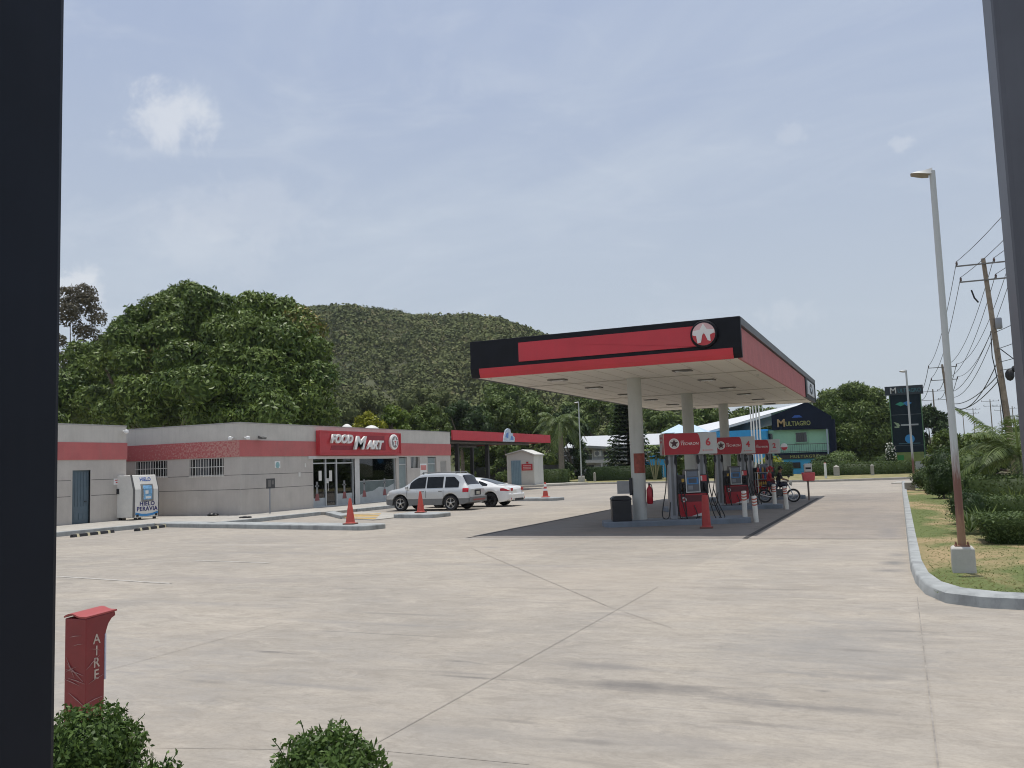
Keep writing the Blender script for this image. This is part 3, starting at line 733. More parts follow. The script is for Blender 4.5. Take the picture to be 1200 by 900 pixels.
# dark interior behind the glass
mb = SB(); mb.box(-33, -32.9, 36.2, 45.0, 0, 2.7); mb.box(-33, FXP-.25, 36.15, 36.2, 0, 2.7); mb.box(-33, FXP-.25, 44.95, 45.0, 0, 2.7); mb.box(-33, FXP-.25, 36.2, 44.95, 2.7, 2.75); mb.box(-33, FXP-.25, 36.2, 44.95, .0, .16)
mb.build('interior', mat('shop_interior', (.10, .09, .085), .7, var=.3), shop)
for i, (x, y, l) in enumerate(((-29.5, 38.2, 1.2), (-30.5, 40.5, 1.6), (-29.2, 42.0, 1.5), (-28.6, 43.6, .9))):
    mb = SB(); mb.box(x-.25, x+.25, y, y+l, .16, 1.5)
    for k in range(4): mb.box(x+.25, x+.34, y+.05, y+l-.05, .3+k*.3, .5+k*.3)
    mb.build('shelf_unit', mat('shop_shelves', (.22, .16, .14), .6, var=.7, scale=5), shop)
# sliding door: glass, frames
M_alu = mat('pale_aluminium', (.50, .52, .52), .4, metal=.3, var=.06)
def glass_mat():
    t = NT('shop_glass'); t.b.inputs['Base Color'].default_value = (.55, .62, .62, 1); t.b.inputs['Roughness'].default_value = .02
    tr = t.new('ShaderNodeBsdfTransparent'); tr.inputs[0].default_value = (.62, .68, .68, 1)
    gl = t.new('ShaderNodeBsdfGlossy'); gl.inputs['Roughness'].default_value = .02; gl.inputs[0].default_value = (1, 1, 1, 1)
    fr = t.new('ShaderNodeFresnel'); fr.inputs[0].default_value = 1.6
    ms = t.new('ShaderNodeMixShader'); t.link(t.math('MULTIPLY', fr.outputs[0], 1.0), ms.inputs[0]); t.link(tr.outputs[0], ms.inputs[1]); t.link(gl.outputs[0], ms.inputs[2])
    t.link(ms.outputs[0], t.out.inputs['Surface']); return t.m
M_sg = glass_mat()
def glazed(name, y0, y1, z0, z1, bars_y=(), bars_z=(), fw_=.06, label=None):
    mb = SB(); mb.box(FXP-.13, FXP-.118, y0+.02, y1-.02, z0+.02, z1-.02); g = mb.build(name, M_sg, shop)
    if label: g['label'] = label
    mb = MB()
    for a, b in ((y0, y0+fw_), (y1-fw_, y1)): mb.box(FXP-.17, FXP-.05, a, b, z0, z1)
    for a, b in ((z0, z0+fw_), (z1-fw_, z1)): mb.box(FXP-.168, FXP-.052, y0+fw_, y1-fw_, a, b)
    for q in bars_y: mb.box(FXP-.16, FXP-.06, q-.04, q+.04, z0+fw_, z1-fw_)
    for q in bars_z: mb.box(FXP-.155, FXP-.065, y0+fw_, y1-fw_, q-.03, q+.03)
    sub(mb.build('frame', M_alu), g)
    return g
dg_ = glazed('sliding_door', 36.75, 40.4, .15, 2.66, bars_y=(37.9, 38.85), bars_z=(2.38,))
for y in (37.78, 38.02): mb = MB(); mb.tube([(FXP-.05, y, .95), (FXP-.02, y, .97), (FXP-.02, y, 1.55), (FXP-.05, y, 1.57)], .015, 6); sub(mb.build('handle', M_chrome), dg_)
for a_, b_, c_, d_ in ((37.35, 37.6, 1.5, 2.0), (38.25, 38.5, 1.45, 2.0), (38.0, 38.2, 1.35, 1.6)):
    mb = MB(); mb.box(FXP-.117, FXP-.112, a_, b_, c_, d_); sub(mb.build('paper_notice', M_offw), dg_)
# frosted film low on the panes, with uneven edge
M_teal = mat('teal_film', (.10, .135, .14), .25, var=.2, scale=2)
M_film = mat('frosted_film', (.36, .39, .40), .35, var=.1, scale=3)
for a_, b_, c_ in ((36.82, 37.86, .62), (38.9, 40.33, .78)): mb = MB(); mb.box(FXP-.1165, FXP-.113, a_, b_, .2, c_); sub(mb.build('window_film', M_film), dg_)
sw_ = glazed('shop_window', 40.9, 44.72, .15, 2.64, bars_y=(), bars_z=())
mb = MB(); mb.prism([(40.98, .2), (44.65, .2), (44.65, 1.15), (43.9, .95), (43.0, 1.0), (42.4, .8), (41.6, .75), (40.98, .6)], 'x', FXP-.1165, FXP-.113); sub(mb.build('window_film', M_film), sw_)
mb = MB(); mb.box(FXP-.1175, FXP-.1168, 40.98, 44.65, .2, 1.38); sub(mb.build('window_film', M_teal), sw_)
mb = MB(); mb.box(FXP-.9, FXP-.85, 43.6, 44.9, 1.4, 2.6); sub(mb.build('red_wall_panel', mat('inner_red', (.20, .03, .03), .6)), sw_)
mb = MB(); mb.prism([(40.98, 1.35), (44.65, 1.35), (44.65, 1.38), (40.98, 1.38)], 'x', FXP-.1165, FXP-.113); sub(mb.build('window_line', M_alu), sw_)
# flat shapes on the glass: grey upright with a crossbar, red flared foot
for y, par in ((37.2, dg_), (41.5, sw_), (43.6, sw_), (39.6, dg_)):
    mb = MB(); mb.box(FXP-.1125, FXP-.110, y-.08, y+.08, .85, 1.45); mb.box(FXP-.1125, FXP-.110, y-.17, y+.17, 1.2, 1.27); sub(mb.build('window_shape', mat('shape_grey', (.20, .205, .21), .5, var=.3)), par)
    mb = MB(); mb.prism([(y-.2, .5), (y+.2, .5), (y+.1, .85), (y-.1, .85)], 'x', FXP-.1095, FXP-.107); sub(mb.build('window_shape', mat('shape_red', (.22, .06, .06), .5, var=.3)), par)
mb = SB(); mb.box(FXP-.2, FXP+.03, 40.42, 40.86, .15, 2.742); mb.box(FXP-.15, FXP+.06, 36.3, 44.9, 2.60, 2.742)
mb.build('door_pillar', M_lgrey, shop)
# grey metal doors and small windows further along
def metal_door(y0, y1, z0, z1, m, lab=None):
    mb = SB(); mb.box(FXP-.15, FXP-.11, y0, y1, z0, z1)
    d = mb.build('metal_door', m, shop)
    mb = MB(); mb.box(FXP-.11, FXP-.06, y0, y0+.05, z0, z1); mb.box(FXP-.11, FXP-.06, y1-.05, y1, z0, z1); mb.box(FXP-.11, FXP-.06, y0+.05, y1-.05, z1-.42, z1-.36)
    sub(mb.build('frame', M_alu), d)
    mb = MB(); mb.tube([(FXP-.11, y0+.1, 1.1), (FXP-.05, y0+.1, 1.1), (FXP-.05, y0+.22, 1.1)], .015, 6); sub(mb.build('handle', M_chrome), d)
    return d
M_doorg = mat('grey_green_door', (.22, .27, .27), .5, var=.08)
metal_door(45.08, 45.97, .15, 2.62, M_doorg); metal_door(48.55, 49.6, .15, 2.62, M_doorg)
mb = SB(); mb.box(FXP-.16, FXP-.14, 46.41, 47.52, 2.0, 2.66); wd = mb.build('barred_window', M_glass, shop)
mb = MB()
for i in range(7): mb.tube([(FXP-.05, 46.5+i*.155, 2.0), (FXP-.05, 46.5+i*.155, 2.66)], .012, 6)
sub(mb.build('window_bars', M_offw), wd)
mb = SB(); mb.box(FXP-.12, FXP-.03, 50.2, 51.0, 1.0, 2.4); eb = mb.build('electric_cabinet', mat('cabinet_grey', (.33, .32, .29), .5, var=.1), shop)
mb = MB(); mb.box(FXP-.03, FXP-.015, 50.27, 50.93, 1.08, 2.32); sub(mb.build('cabinet_door', mat('cabinet_door', (.29, .28, .26), .5)), eb)
for x0, x1, z0 in ((-33.3, -31.27, 1.95), (-29.93, -27.93, 1.93)):
    mb = SB(); mb.box(x0, x1, WY+.12, WY+.14, z0, 2.70); wd = mb.build('barred_window', M_glass, shop)
    mb = MB(); k = 13
    for i in range(k): x = x0+.06+(x1-x0-.12)*i/(k-1); mb.tube([(x, WY-.02, z0-.05), (x, WY-.02, 2.70)], .013, 6)
    for z in (z0+.02, z0+.4): mb.box(x0, x1, WY-.012, WY+.008, z-.014, z+.014)
    sub(mb.build('window_bars', M_offw), wd)
    mb = MB(); mb.box(x0+.3, x0+1.1, WY+.10, WY+.118, z0+.05, 2.66); sub(mb.build('curtain', mat('curtain_grey', (.10, .105, .11), .8)), wd)
    mb = MB()
    mb.box(x0-.04, x1+.04, WY-.02, WY+.1, z0-.06, z0-.002); sub(mb.build('sill', M_wall_hi), wd)
# wing door
M_dbl = mat('blue_grey_door', (.085, .125, .155), .5, var=.1, scale=2, streak=.2)
mb = SB(); mb.box(LBX-.14, LBX-.10, 25.98, 26.86, .15, 2.34); dr = mb.build('steel_door', M_dbl, shop)
mb = MB()
for i in range(6): mb.box(LBX-.10, LBX-.088, 26.04+i*.14, 26.10+i*.14, .85, 2.26)
for i in range(3): mb.box(LBX-.10, LBX-.085, 26.15+i*.22, 26.27+i*.22, .32, .58)
sub(mb.build('door_panel', M_dbl), dr)
mb = MB(); mb.tube([(LBX-.10, 26.72, 1.05), (LBX-.04, 26.72, 1.05), (LBX-.04, 26.6, 1.05)], .018, 6); sub(mb.build('handle', M_blackpl), dr)
mb = SB(); mb.box(LBX-.16, LBX-.02, 25.93, 25.98, .15, 2.40); mb.box(LBX-.16, LBX-.02, 26.86, 26.91, .15, 2.40); mb.box(LBX-.16, LBX-.02, 25.98, 26.86, 2.341, 2.40); mb.build('door_frame', mat('door_frame', (.10, .12, .13), .6), shop)
mb = SB(); mb.box(LBX, LBX+.012, 28.05, 28.42, 1.68, 1.95); nt = mb.build('wall_notice', M_white, shop)
mb = MB(); mb.box(LBX+.012, LBX+.014, 28.1, 28.37, 1.86, 1.90); mb.box(LBX+.012, LBX+.014, 28.15, 28.33, 1.76, 1.81); sub(mb.build('printed_line', M_redsign), nt)
mb = SB(); mb.box(LBX, LBX+.12, 28.2, 28.36, 1.28, 1.50); mb.build('alarm_box', M_blackpl, shop)
# wall lights and cameras
for i, (x, y, dirx) in enumerate(((FXP+.03, 31.62, 1), (FXP-.35, WY-.03, 0), (LBX+.03, 28.5, 1))):
    z = 3.60 if i < 2 else 4.0
    mb = SB(); c0 = Vector((x, y, z)); d = Vector((1, 0, -.15)) if dirx else Vector((0, -1, -.15))
    mb.tube([c0, c0+d*.12], .03, 8); mb.lathe([(.02, -.09), (.085, -.06), (.10, 0), (.085, .06), (.02, .09)], tuple(c0+d*.2), 14); mb.build('wall_lamp', M_white, shop, smooth=True)
mb = SB(); mb.tube([(FXP+.03, 32.55, 3.62), (FXP+.2, 32.55, 3.64)], .025, 8); mb.prism([(.15, 3.56), (.36, 3.52), (.40, 3.60), (.18, 3.68)], 'y', 32.38, 32.72)
for i in range(-8, 0): mb.v[i] = (mb.v[i][0]+FXP, mb.v[i][1], mb.v[i][2])
mb.build('floodlight', mat('floodlight_grey', (.10, .10, .095), .5), shop)
mb = SB(); mb.box(FXP+.002, FXP+.014, 33.75, 34.15, 2.20, 2.52); bd = mb.build('wall_badge', M_white, shop)
mb = MB(); plate(mb, disc_poly(.15, 20), face_x(FXP+.016, 33.95, 2.33), 0, .003); sub(mb.build('badge_disc', mat('pale_teal', (.25, .42, .43), .5)), bd)
mb = SB(); mb.box(FXP+.002, FXP+.012, 35.55, 35.7, 1.75, 1.95); mb.build('wall_notice', M_offw, shop)
mb = SB(); mb.box(FXP+.002, FXP+.012, 36.05, 36.15, 2.2, 2.4); mb.build('wall_notice', M_offw, shop)
mb = SB(); mb.box(FXP+.002, FXP+.014, 47.55, 48.35, 1.15, 2.25); nb_ = mb.build('restroom_notice', M_white, shop)
mb = MB(); mb.box(FXP+.014, FXP+.017, 47.6, 48.3, 1.85, 2.15); sub(mb.build('notice_band', mat('pink_print', (.6, .22, .2), .5)), nb_)
mb = MB(); plate(mb, disc_poly(.10, 14), face_x(FXP+.014, 47.95, 1.62), 0, .003); mb.box(FXP+.014, FXP+.017, 47.85, 48.05, 1.25, 1.5); sub(mb.build('notice_figure', M_blackpl), nb_)
mb = SB(); mb.lathe([(.13, 0), (.15, .03), (.10, .06)], (FXP, 49.95, 1.45), 16, 'x'); mb.build('round_meter', M_lgrey, shop)
# sign box: red panel with raised rim, letters, roundel
mb = SB(); mb.box(FXP+.03, FXP+.24, 36.95, 44.88, 2.80, 4.04); sg = mb.build('sign_box', M_redsign, shop, bevel=.015)
mb = MB(); x0 = FXP+.24
for a, b, c_, d_ in ((36.95, 44.88, 3.97, 4.04), (36.95, 44.88, 2.80, 2.87), (36.95, 37.03, 2.87, 3.97), (44.80, 44.88, 2.87, 3.97)): mb.box(x0, x0+.05, a, b, c_, d_)
sub(mb.build('sign_rim', M_redsign), sg)
M_dred = mat('dark_sign_red', (.27, .018, .03), .5)
mb = MB(); mb.prism([(37.9, 3.05), (40.1, 3.05), (40.35, 3.28), (38.0, 3.28)], 'x', x0+.001, x0+.02); mb.prism([(41.3, 3.62), (43.1, 3.62), (43.1, 3.85), (41.3, 3.85)], 'x', x0+.001, x0+.02); mb.prism([(41.9, 3.05), (43.2, 3.05), (43.2, 3.62), (42.9, 3.62)], 'x', x0+.001, x0+.02)  # flat darker red shapes below and beside the letters
sub(mb.build('dark_red_shape', M_dred), sg)
M_let = mat('white_lettering', (.80, .79, .76), .45, var=.04)
l1 = text('lettering', 'FOOD', .60, M_let, face_x(x0+.12, 38.72, 3.60), None, .05, shear=.3, bold=.026, sx=1.12); sub(l1, sg)
l2 = text('lettering', 'M', .98, M_let, face_x(x0+.12, 40.32, 3.40), None, .05, shear=.3, bold=.028, sx=1.36); sub(l2, sg)
l3 = text('lettering', 'ART', .64, M_let, face_x(x0+.12, 41.84, 3.31), None, .05, shear=.3, bold=.028, sx=1.28); sub(l3, sg)
mb = MB(); mb.lathe([(.42, 0), (.44, .03), (.44, .14), (.38, .17)], (x0, 43.98, 3.52), 28, 'x'); rd = sub(mb.build('roundel', M_let, smooth=True), sg)
mb = MB(); plate(mb, disc_poly(.33, 28), face_x(x0+.171, 43.98, 3.52), 0, .008); sub(mb.build('roundel_disc', mat('roundel_grey', (.25, .23, .23), .5)), sg)
mb = MB(); plate(mb, star_poly(.31, .45), face_x(x0+.180, 43.98, 3.52), 0, .02); sub(mb.build('roundel_star', M_let), sg)
mb = MB(); mb.box(x0+.201, x0+.208, 43.88, 44.08, 3.54, 3.58); mb.box(x0+.201, x0+.208, 43.955, 44.005, 3.38, 3.54); sub(mb.build('roundel_letter', M_redsign), sg)
# white domes on the roof: things of their own
for i, (y, r_, lab) in enumerate(((43.0, .36, 'smaller white dome standing on the roof above the food mart letters'), (45.6, .52, 'wider white dome standing on the roof above the round star emblem'))):
    mb = MB(); mb.lathe([(r_*.7, -.85), (r_*.8, -.1), (r_, 0), (r_*.98, .1), (r_*.8, .28), (r_*.4, .40), (.05, .44)], (0, 0, 0), 20)
    o = mb.build('roof_tank', M_offw, smooth=True); o.location = (-29.2, y, 4.22); tag(o, lab, 'roof tank')

# ------------------------------------------------------------------ things by the shop
# ice freezer
fz = thing('ice_freezer', 'white ice freezer with blue lettering and a sloping front against the grey wall', 'freezer', (-30.6, 28.9, .15))
fp = [(-.42, 0.1), (.6, .1), (.62, .35), (.62, 1.30), (.44, 1.92), (-.42, 1.92)]
mb = MB(); mb.prism(fp, 'y', -.66, .66); mb.build('cabinet', mat('freezer_white', (.72, .71, .67), .35, var=.05, grime=.12), fz, bevel=.03)
each('side_trim', mat('freezer_trim', (.16, .16, .16), .5), fz, [lambda m_, s=s: m_.prism([(.50, .12), (.622, .12), (.642, .35), (.642, 1.30), (.462, 1.925), (.36, 1.925), (.52, 1.30)], 'y', s, s+.008) for s in (-.669, .661)])
FA = (.62, 1.30); FB = (.44, 1.92); dv = Vector((FB[0]-FA[0], 0, FB[1]-FA[1])).normalized(); nv = Vector((dv.z, 0, -dv.x))
MT = Matrix(((0, dv.x, nv.x, FA[0]), (1, dv.y, nv.y, 0), (0, dv.z, nv.z, FA[1]), (0, 0, 0, 1)))  # plane of the sloping head: x along Y, y up the slope
mb = MB(); plate(mb, [(-.3, -.45), (.3, -.45), (.3, .36), (-.3, .36)], Matrix.Translation((0.0, 0, 0)) @ face_x(.622, .05, 1.2), 0, .03)
MDoor = Matrix(((0, dv.x*.5, nv.x, .63), (1, 0, nv.y, .02), (0, 1, nv.z, 1.15), (0, 0, 0, 1)))
mb = MB(); mb.box(.622, .66, -.30, .34, .78, 1.30); plate(mb, [(-.30, 0), (.34, 0), (.34, .22), (-.30, .22)], MT, .001, .04); dd = mb.build('freezer_door', mat('freezer_door_grey', (.22, .22, .21), .45), fz)
mb = MB(); mb.box(.66, .664, -.22, .26, .86, 1.30); plate(mb, [(-.22, 0), (.26, 0), (.26, .16), (-.22, .16)], MT, .042, .046); p_ = mb.build('poster', mat('ice_poster', (.20, .42, .66), .4, var=.5, scale=6), None); p_.parent = dd
mb = MB(); mb.box(.664, .667, -.1, .2, .9, 1.0); p_ = mb.build('poster_print', M_white); p_.parent = dd
mb = MB(); mb.box(.664, .667, -.12, .05, 1.1, 1.25); p_ = mb.build('poster_print', M_white); p_.parent = dd
mb = MB(); mb.box(.66, .70, -.28, -.25, .95, 1.2); p_ = mb.build('handle', M_chrome); p_.parent = dd
text('lettering', 'HIELO', .22, M_blue, MT @ Matrix.Translation((0.02, .44, .004)), fz, .004, bold=.004)
text('lettering', 'HIELO', .25, M_navy, face_x(.626, .02, .675), fz, .004, bold=.006, sx=1.12, spacing=1.1)
text('lettering', 'PERAVIA', .25, M_navy, face_x(.626, .02, .455), fz, .004, bold=.006, sx=1.12, spacing=1.1)
mb = MB(); sw = [(-.62, .33), (-.3, .26), (0, .24), (.3, .26), (.62, .34), (.62, .24), (.3, .17), (0, .14), (-.3, .16), (-.62, .22)]
mb.prism(sw, 'x', .622, .627); mb.build('wave_stripe', mat('wave_blue', (.05, .25, .55), .4), fz)
each('foot', M_blackpl, fz, [lambda m_, x=x, y=y: m_.box(x-.05, x+.05, y-.05, y+.05, 0, .1) for x in (-.35, .52) for y in (-.52, .52)])
each('bumper', M_blackpl, fz, [lambda m_, y=y: m_.box(.62, .65, y-.05, y+.05, .14, .24) for y in (-.52, .52)])
# wheel stops
def stop(p, q, label):
    p, q = Vector((*p, 0)), Vector((*q, 0)); L_ = (q-p).length
    o = thing('wheel_stop', label, 'wheel stop', (p+q)/2, math.atan2((q-p).y, (q-p).x), 'rubber wheel stops before the wing')
    pr = [(-.075, 0), (.075, 0), (.05, .10), (-.05, .10)]; m_ = MB(); m_.prism(pr, 'x', -L_/2, L_/2); m_.build('block', M_dark, o, bevel=.01)
    m_ = MB(); k = 4
    for i in range(k):
        a = -L_/2+L_*(i+.35)/k; m_.prism([(-.079, .0), (.079, .0), (.053, .104), (-.053, .104)], 'x', a, a+L_*.055)
    m_.build('stripe', mat('stop_stripe', (.62, .56, .36), .7, var=.2, grime=.4), o)
    return o
stop((-25.9, 21.7), (-26.2, 23.7), 'rubber wheel stop nearer the blue-grey door'); stop((-25.75, 24.3), (-26.35, 26.5), 'rubber wheel stop in front of the ice freezer')
# little sign on a post
o = thing('sign_post', 'small dark square sign on a thin post on the walkway beside the grey wall', 'sign', (-26.2, 32.4, .15), 0)
mb = MB(); mb.tube([(0, 0, -.02), (0, 0, 1.2)], .035, 8); mb.build('post', M_greym, o)
mb = MB(); mb.box(.036, .06, -.29, .29, 1.12, 1.57); f_ = mb.build('panel', mat('dark_sign', (.05, .05, .05), .5), o)
mb = MB(); mb.box(.061, .065, -.2, .0, 1.2, 1.5); mb.box(.061, .065, .06, .2, 1.3, 1.48); p_ = mb.build('panel_print', mat('sign_print', (.16, .15, .14), .6), f_)
mb = MB(); blob(mb, (0, 0, .06), .16, .5); blob(mb, (.2, .05, .05), .12, .5); blob(mb, (-.15, .02, .04), .10, .5)
o = mb.build('rag', M_blackpl, smooth=True); o.location = (-28.3, 31.0, .15); tag(o, 'black rag dropped at the foot of the grey side wall', 'rag')
mb = MB(); blob(mb, (0, 0, .03), .13, .4); blob(mb, (.18, .05, .03), .11, .4); blob(mb, (-.2, .02, .02), .10, .4)
o = mb.build('rag', M_dark, smooth=True); o.location = (-24.9, 29.2, .15); tag(o, 'dark rag lying on the walkway edge near the small sign', 'rag')

# traffic cones
def cone(loc, label, h=.86, r=.155, bands=False, base=.4, m=None, tip=.03):
    o = thing('traffic_cone', label, 'traffic cone', loc, R(8), 'red traffic cones')
    m_ = MB(); m_.box(-base/2, base/2, -base/2, base/2, 0, .045); m_.build('base', mat('cone_base', (.16, .045, .03), .7) if not bands else M_orange, o, bevel=.02)
    m_ = MB(); m_.lathe([(r*1.15, .045), (r, .07), (r*.97, .09), (tip+.015, h-.03), (tip, h), (tip*.4, h)], n=24); cb = m_.build('cone_body', m or M_orange, o, smooth=True)
    if bands:
        for a, b in ((.36, .47), (.58, .72)):
            f_ = lambda z: r+(.045-r)*(z-.07)/(h-.1)+.004
            m_ = MB(); m_.lathe([(f_(a), a), (f_(b), b)], n=24); bb = m_.build('reflective_band', M_white, None, smooth=True); bb.parent = cb
    return o
cone((-16.9, 25.0, .16), 'plain red traffic cone on the end of the island nearest the camera')
cone((-17.85, 31.4, .16), 'plain red traffic cone standing in front of the silver SUV')
cone((-17.75, 44.9, .16), 'red and white banded cone on the island beyond the white car', bands=True, h=.82)

# ------------------------------------------------------------------ car wash shelter
cw = thing('car_wash_shelter', 'open car wash shelter with a bright red fascia on dark posts', 'shelter', (-31, 61, 0))
cwo = Vector((31, -61, 0))
def cwb(mb, name, m, **k): o = mb.build(name, m, cw, **k); o.location = cwo; return o
mb = MB(); mb.box(-27.1, -27, 52.0, 69.9, 3.76, 4.42); mb.box(-40, -27.1, 69.8, 69.9, 3.76, 4.42); cwb(mb, 'fascia', mat('shelter_red', (.55, .035, .05), .5, var=.06))
mb = MB(); mb.box(-40, -27.12, 52.0, 69.78, 3.92, 4.0); cwb(mb, 'roof', mat('shelter_roof', (.22, .21, .2), .7))
mb = MB()
for i in range(8): y = 53+i*2.3; mb.box(-39.9, -27.12, y-.06, y+.06, 3.78, 3.915)
for x in (-29, -34, -39): mb.box(x-.08, x+.08, 52, 69.78, 3.64, 3.775)
cwb(mb, 'roof_beam', mat('shelter_steel', (.16, .155, .15), .6, var=.2))
for x, y in ((-29, 56.45), (-29, 61.5), (-34, 56.45), (-39, 62), (-34, 69), (-39, 69)):
    mb = MB(); mb.box(x-.13, x+.13, y-.13, y+.13, 0, 3.64); cwb(mb, 'post', mat('dark_post', (.05, .05, .052), .5))
mb = MB(); sh = [(-1.0, -.35), (1.1, -.35), (1.2, 0), (.85, .12), (.9, .3), (.5, .3), (.35, .62), (-.1, .66), (-.55, .5), (-.8, .1)]
plate(mb, sh, face_x(-26.995, 61.0, 4.1), 0, .06); cwb(mb, 'emblem', mat('pale_blue_emblem', (.50, .58, .66), .5, var=.3, scale=5))
mb = MB(); plate(mb, [(.3, -.2), (.9, -.2), (.8, .05), (.5, .1)], face_x(-26.93, 61.0, 4.1), 0, .01); plate(mb, [(-.6, .0), (-.1, -.1), (0, .35), (-.35, .3)], face_x(-26.93, 61.0, 4.1), 0, .01); cwb(mb, 'emblem_mark', mat('emblem_blue', (.12, .25, .55), .5))
# low wall behind
mb = MB(); mb.box(-40, -36.5, 62, 62.2, 0, 1.3); o = mb.build('low_wall', M_wall_hi, bevel=.02); mb = MB()
tag(o, 'low pale wall under the car wash shelter', 'wall')
mb = MB(); mb.box(-.75, .75, -.6, .6, .12, 1.15); mb.box(-.8, .8, -.65, .65, 1.15, 1.25)
for x in (-.6, .6):
    for y in (-.5, .5): mb.lathe([(.09, -.04), (.09, .04)], (x, y, .09), 10, 'x')
o = mb.build('waste_bin', mat('dark_bin', (.03, .032, .035), .6), bevel=.03); o.location = (-34.2, 67.5, 0); tag(o, 'large dark wheeled bin under the car wash shelter beside the shed', 'bin')
# shed
sd_ = thing('shed', 'small pale block shed with a blue corrugated door and a red sign', 'shed', (-31.4, 74.6, .2), R(8))
M_shed = mat('shed_paint', (.60, .59, .54), .85, var=.06, scale=1, grime=.12)
mb = MB(); mb.prism([(-1.25, 0), (1.25, 0), (1.25, 2.62), (0.2, 3.05), (-1.25, 2.7)], 'y', -1.6, 1.9); mb.build('wall', M_shed, sd_)
mb = MB(); mb.prism([(1.37, 2.60), (1.37, 2.70), (.2, 3.17), (-1.37, 2.80), (-1.37, 2.70), (.2, 3.06)], 'y', -1.75, 2.05); mb.build('roof', mat('shed_roof', (.55, .54, .5), .8, var=.08), sd_)
mb = MB(); mb.box(-.85, .05, -1.66, -1.605, 0, 2.2); d_ = mb.build('door', mat('shed_blue', (.25, .37, .44), .5, var=.08), sd_)
mb = MB()
for i in range(6): mb.box(-.80+i*.145, -.74+i*.145, -1.675, -1.661, .05, 2.15)
o = mb.build('door_rib', mat('shed_blue_dark', (.19, .30, .37), .5)); o.parent = d_
mb = MB(); mb.box(.12, 1.12, -1.64, -1.604, 1.28, 1.85); s_ = mb.build('warning_sign', M_redsign, sd_)
mb = MB()
for z in (1.70, 1.56, 1.42): mb.box(.25, 1.0, -1.645, -1.641, z-.035, z+.035)
o = mb.build('printed_line', mat('pink_text', (.7, .42, .4), .5)); o.parent = s_
mb = MB(); mb.box(.55, .75, -1.645, -1.605, 1.9, 2.05); mb.build('notice', M_redsign, sd_)
# ================================================================== PUMP CANOPY
CX0, CX1, CY0, CY1, CZ, CT = -11.2, -3.5, 22.8, 44.7, 4.47, 5.53
cn = thing('station_canopy', 'large flat pump canopy with a black front, red panels and a round star emblem', 'canopy', (-7.35, 33.7, 0))
cno = Vector((7.35, -33.7, 0))
def cb(mb, name, m, parent=None, **k):
    o = mb.build(name, m, parent or cn, **k)
    if parent is None: o.location = cno
    return o
mb = MB()
prof = [(CY0, CT), (CY0+.15, CT), (CY0+.15, CZ+.10), (CY0+.10, CZ+.02), (CY0, CZ+.22)]
mb.prism([(CY0+.16, CZ+.0), (CY0+.16, CT), (CY0, CT), (CY0, CZ+.25), (CY0+.03, CZ+.10), (CY0+.09, CZ+.0)], 'x', CX0, CX1)
mb.box(CX0, CX1, CY1-.15, CY1, CZ, CT); mb.box(CX0, CX0+.15, CY0+.16, CY1-.15, CZ, CT)
cb(mb, 'black_fascia', M_black, bevel=.012)
mb = MB(); mb.prism([(CY0-.02, CZ+.255), (CY0-.02, CZ+.24), (CY0+.012, CZ+.095), (CY0+.075, CZ-.012), (CY0+.16, CZ-.012), (CY0+.16, CZ-.002), (CY0+.09, CZ-.002), (CY0+.028, CZ+.10), (CY0-.003, CZ+.25)], 'x', CX0+.28, CX1-.22)
cb(mb, 'red_valance', M_red)
rp = [(-9.66, 4.83), (-4.62, 4.83)]+[(-4.42-.36*math.cos(a), 5.12-.36*math.sin(a)) for a in np.linspace(.95, -.75, 9)]+[(-9.66, 5.37)]
mb = MB(); mb.prism([p for p in rp], 'y', CY0-.035, CY0-.002); cb(mb, 'red_panel', M_red, bevel=.008)
mb = MB(); mb.lathe([(.36, 0), (.365, .03), (.34, .09), (.30, .10)], (-4.42, CY0, 5.13), 36, 'y'); em = cb(mb, 'emblem', M_black, smooth=True)
def on_emblem(poly, d0, d1, m, name='emblem_star'):
    mb = MB(); plate(mb, poly, face_my(-4.42, CY0-.10, 5.13), d0, d1); return mb.build(name, m, em)
on_emblem(disc_poly(.295, 36), 0, .015, mat('emblem_pale_pink', (.62, .40, .40), .4), 'emblem_disc')
def sector(a0, a1, r=.294): return [(0, 0)]+[(r*math.cos(R(a)), r*math.sin(R(a))) for a in np.linspace(a0, a1, 9)]
for a0, a1 in ((180, 238), (238, 302), (302, 360)): on_emblem(sector(a0, a1), .0155, .02, M_redsign, 'emblem_sector')
M_sil = mat('pale_silver_star', (.72, .70, .68), .35, var=.06)
on_emblem([(0, .27), (-.09, .12), (-.27, .09), (-.28, -.02), (-.19, -.04), (-.165, -.235), (-.075, -.22), (-.035, -.03), (.005, .03), (.045, -.03), (.10, -.17), (.175, -.20), (.165, -.03), (.275, .02), (.27, .10), (.09, .12)], .021, .04, M_sil)
# right-hand side: ribbed cladding set back under a projecting cap
mb = MB()
n = int((CY1-4.5-CY0-.16)/.11)
for i in range(n):
    a = CY0+.16+i*.11; mb.prism([(CX1-.13, a), (CX1-.075, a), (CX1-.06, a+.02), (CX1-.06, a+.08), (CX1-.075, a+.1095), (CX1-.13, a+.1095)], 'z', CZ-.02, 5.30)
cb(mb, 'ribbed_cladding', M_redfade)
mb = MB(); mb.box(CX1-.15, CX1+.0, CY0+.161, CY1, 5.33, CT+.003); cb(mb, 'roof_cap', mat('cap_grey', (.09, .09, .095), .5, var=.15))
mb = MB(); mb.box(CX1-.15, CX1-.02, CY1-4.6, CY1, CZ-.02, 5.33); cb(mb, 'black_fascia', M_black)
mb = MB(); mb.box(CX1-.02, CX1+.02, CY1-4.2, CY1-1.0, 4.62, 5.22); lp = cb(mb, 'logo_panel', mat('logo_panel_white', (.55, .56, .58), .4))
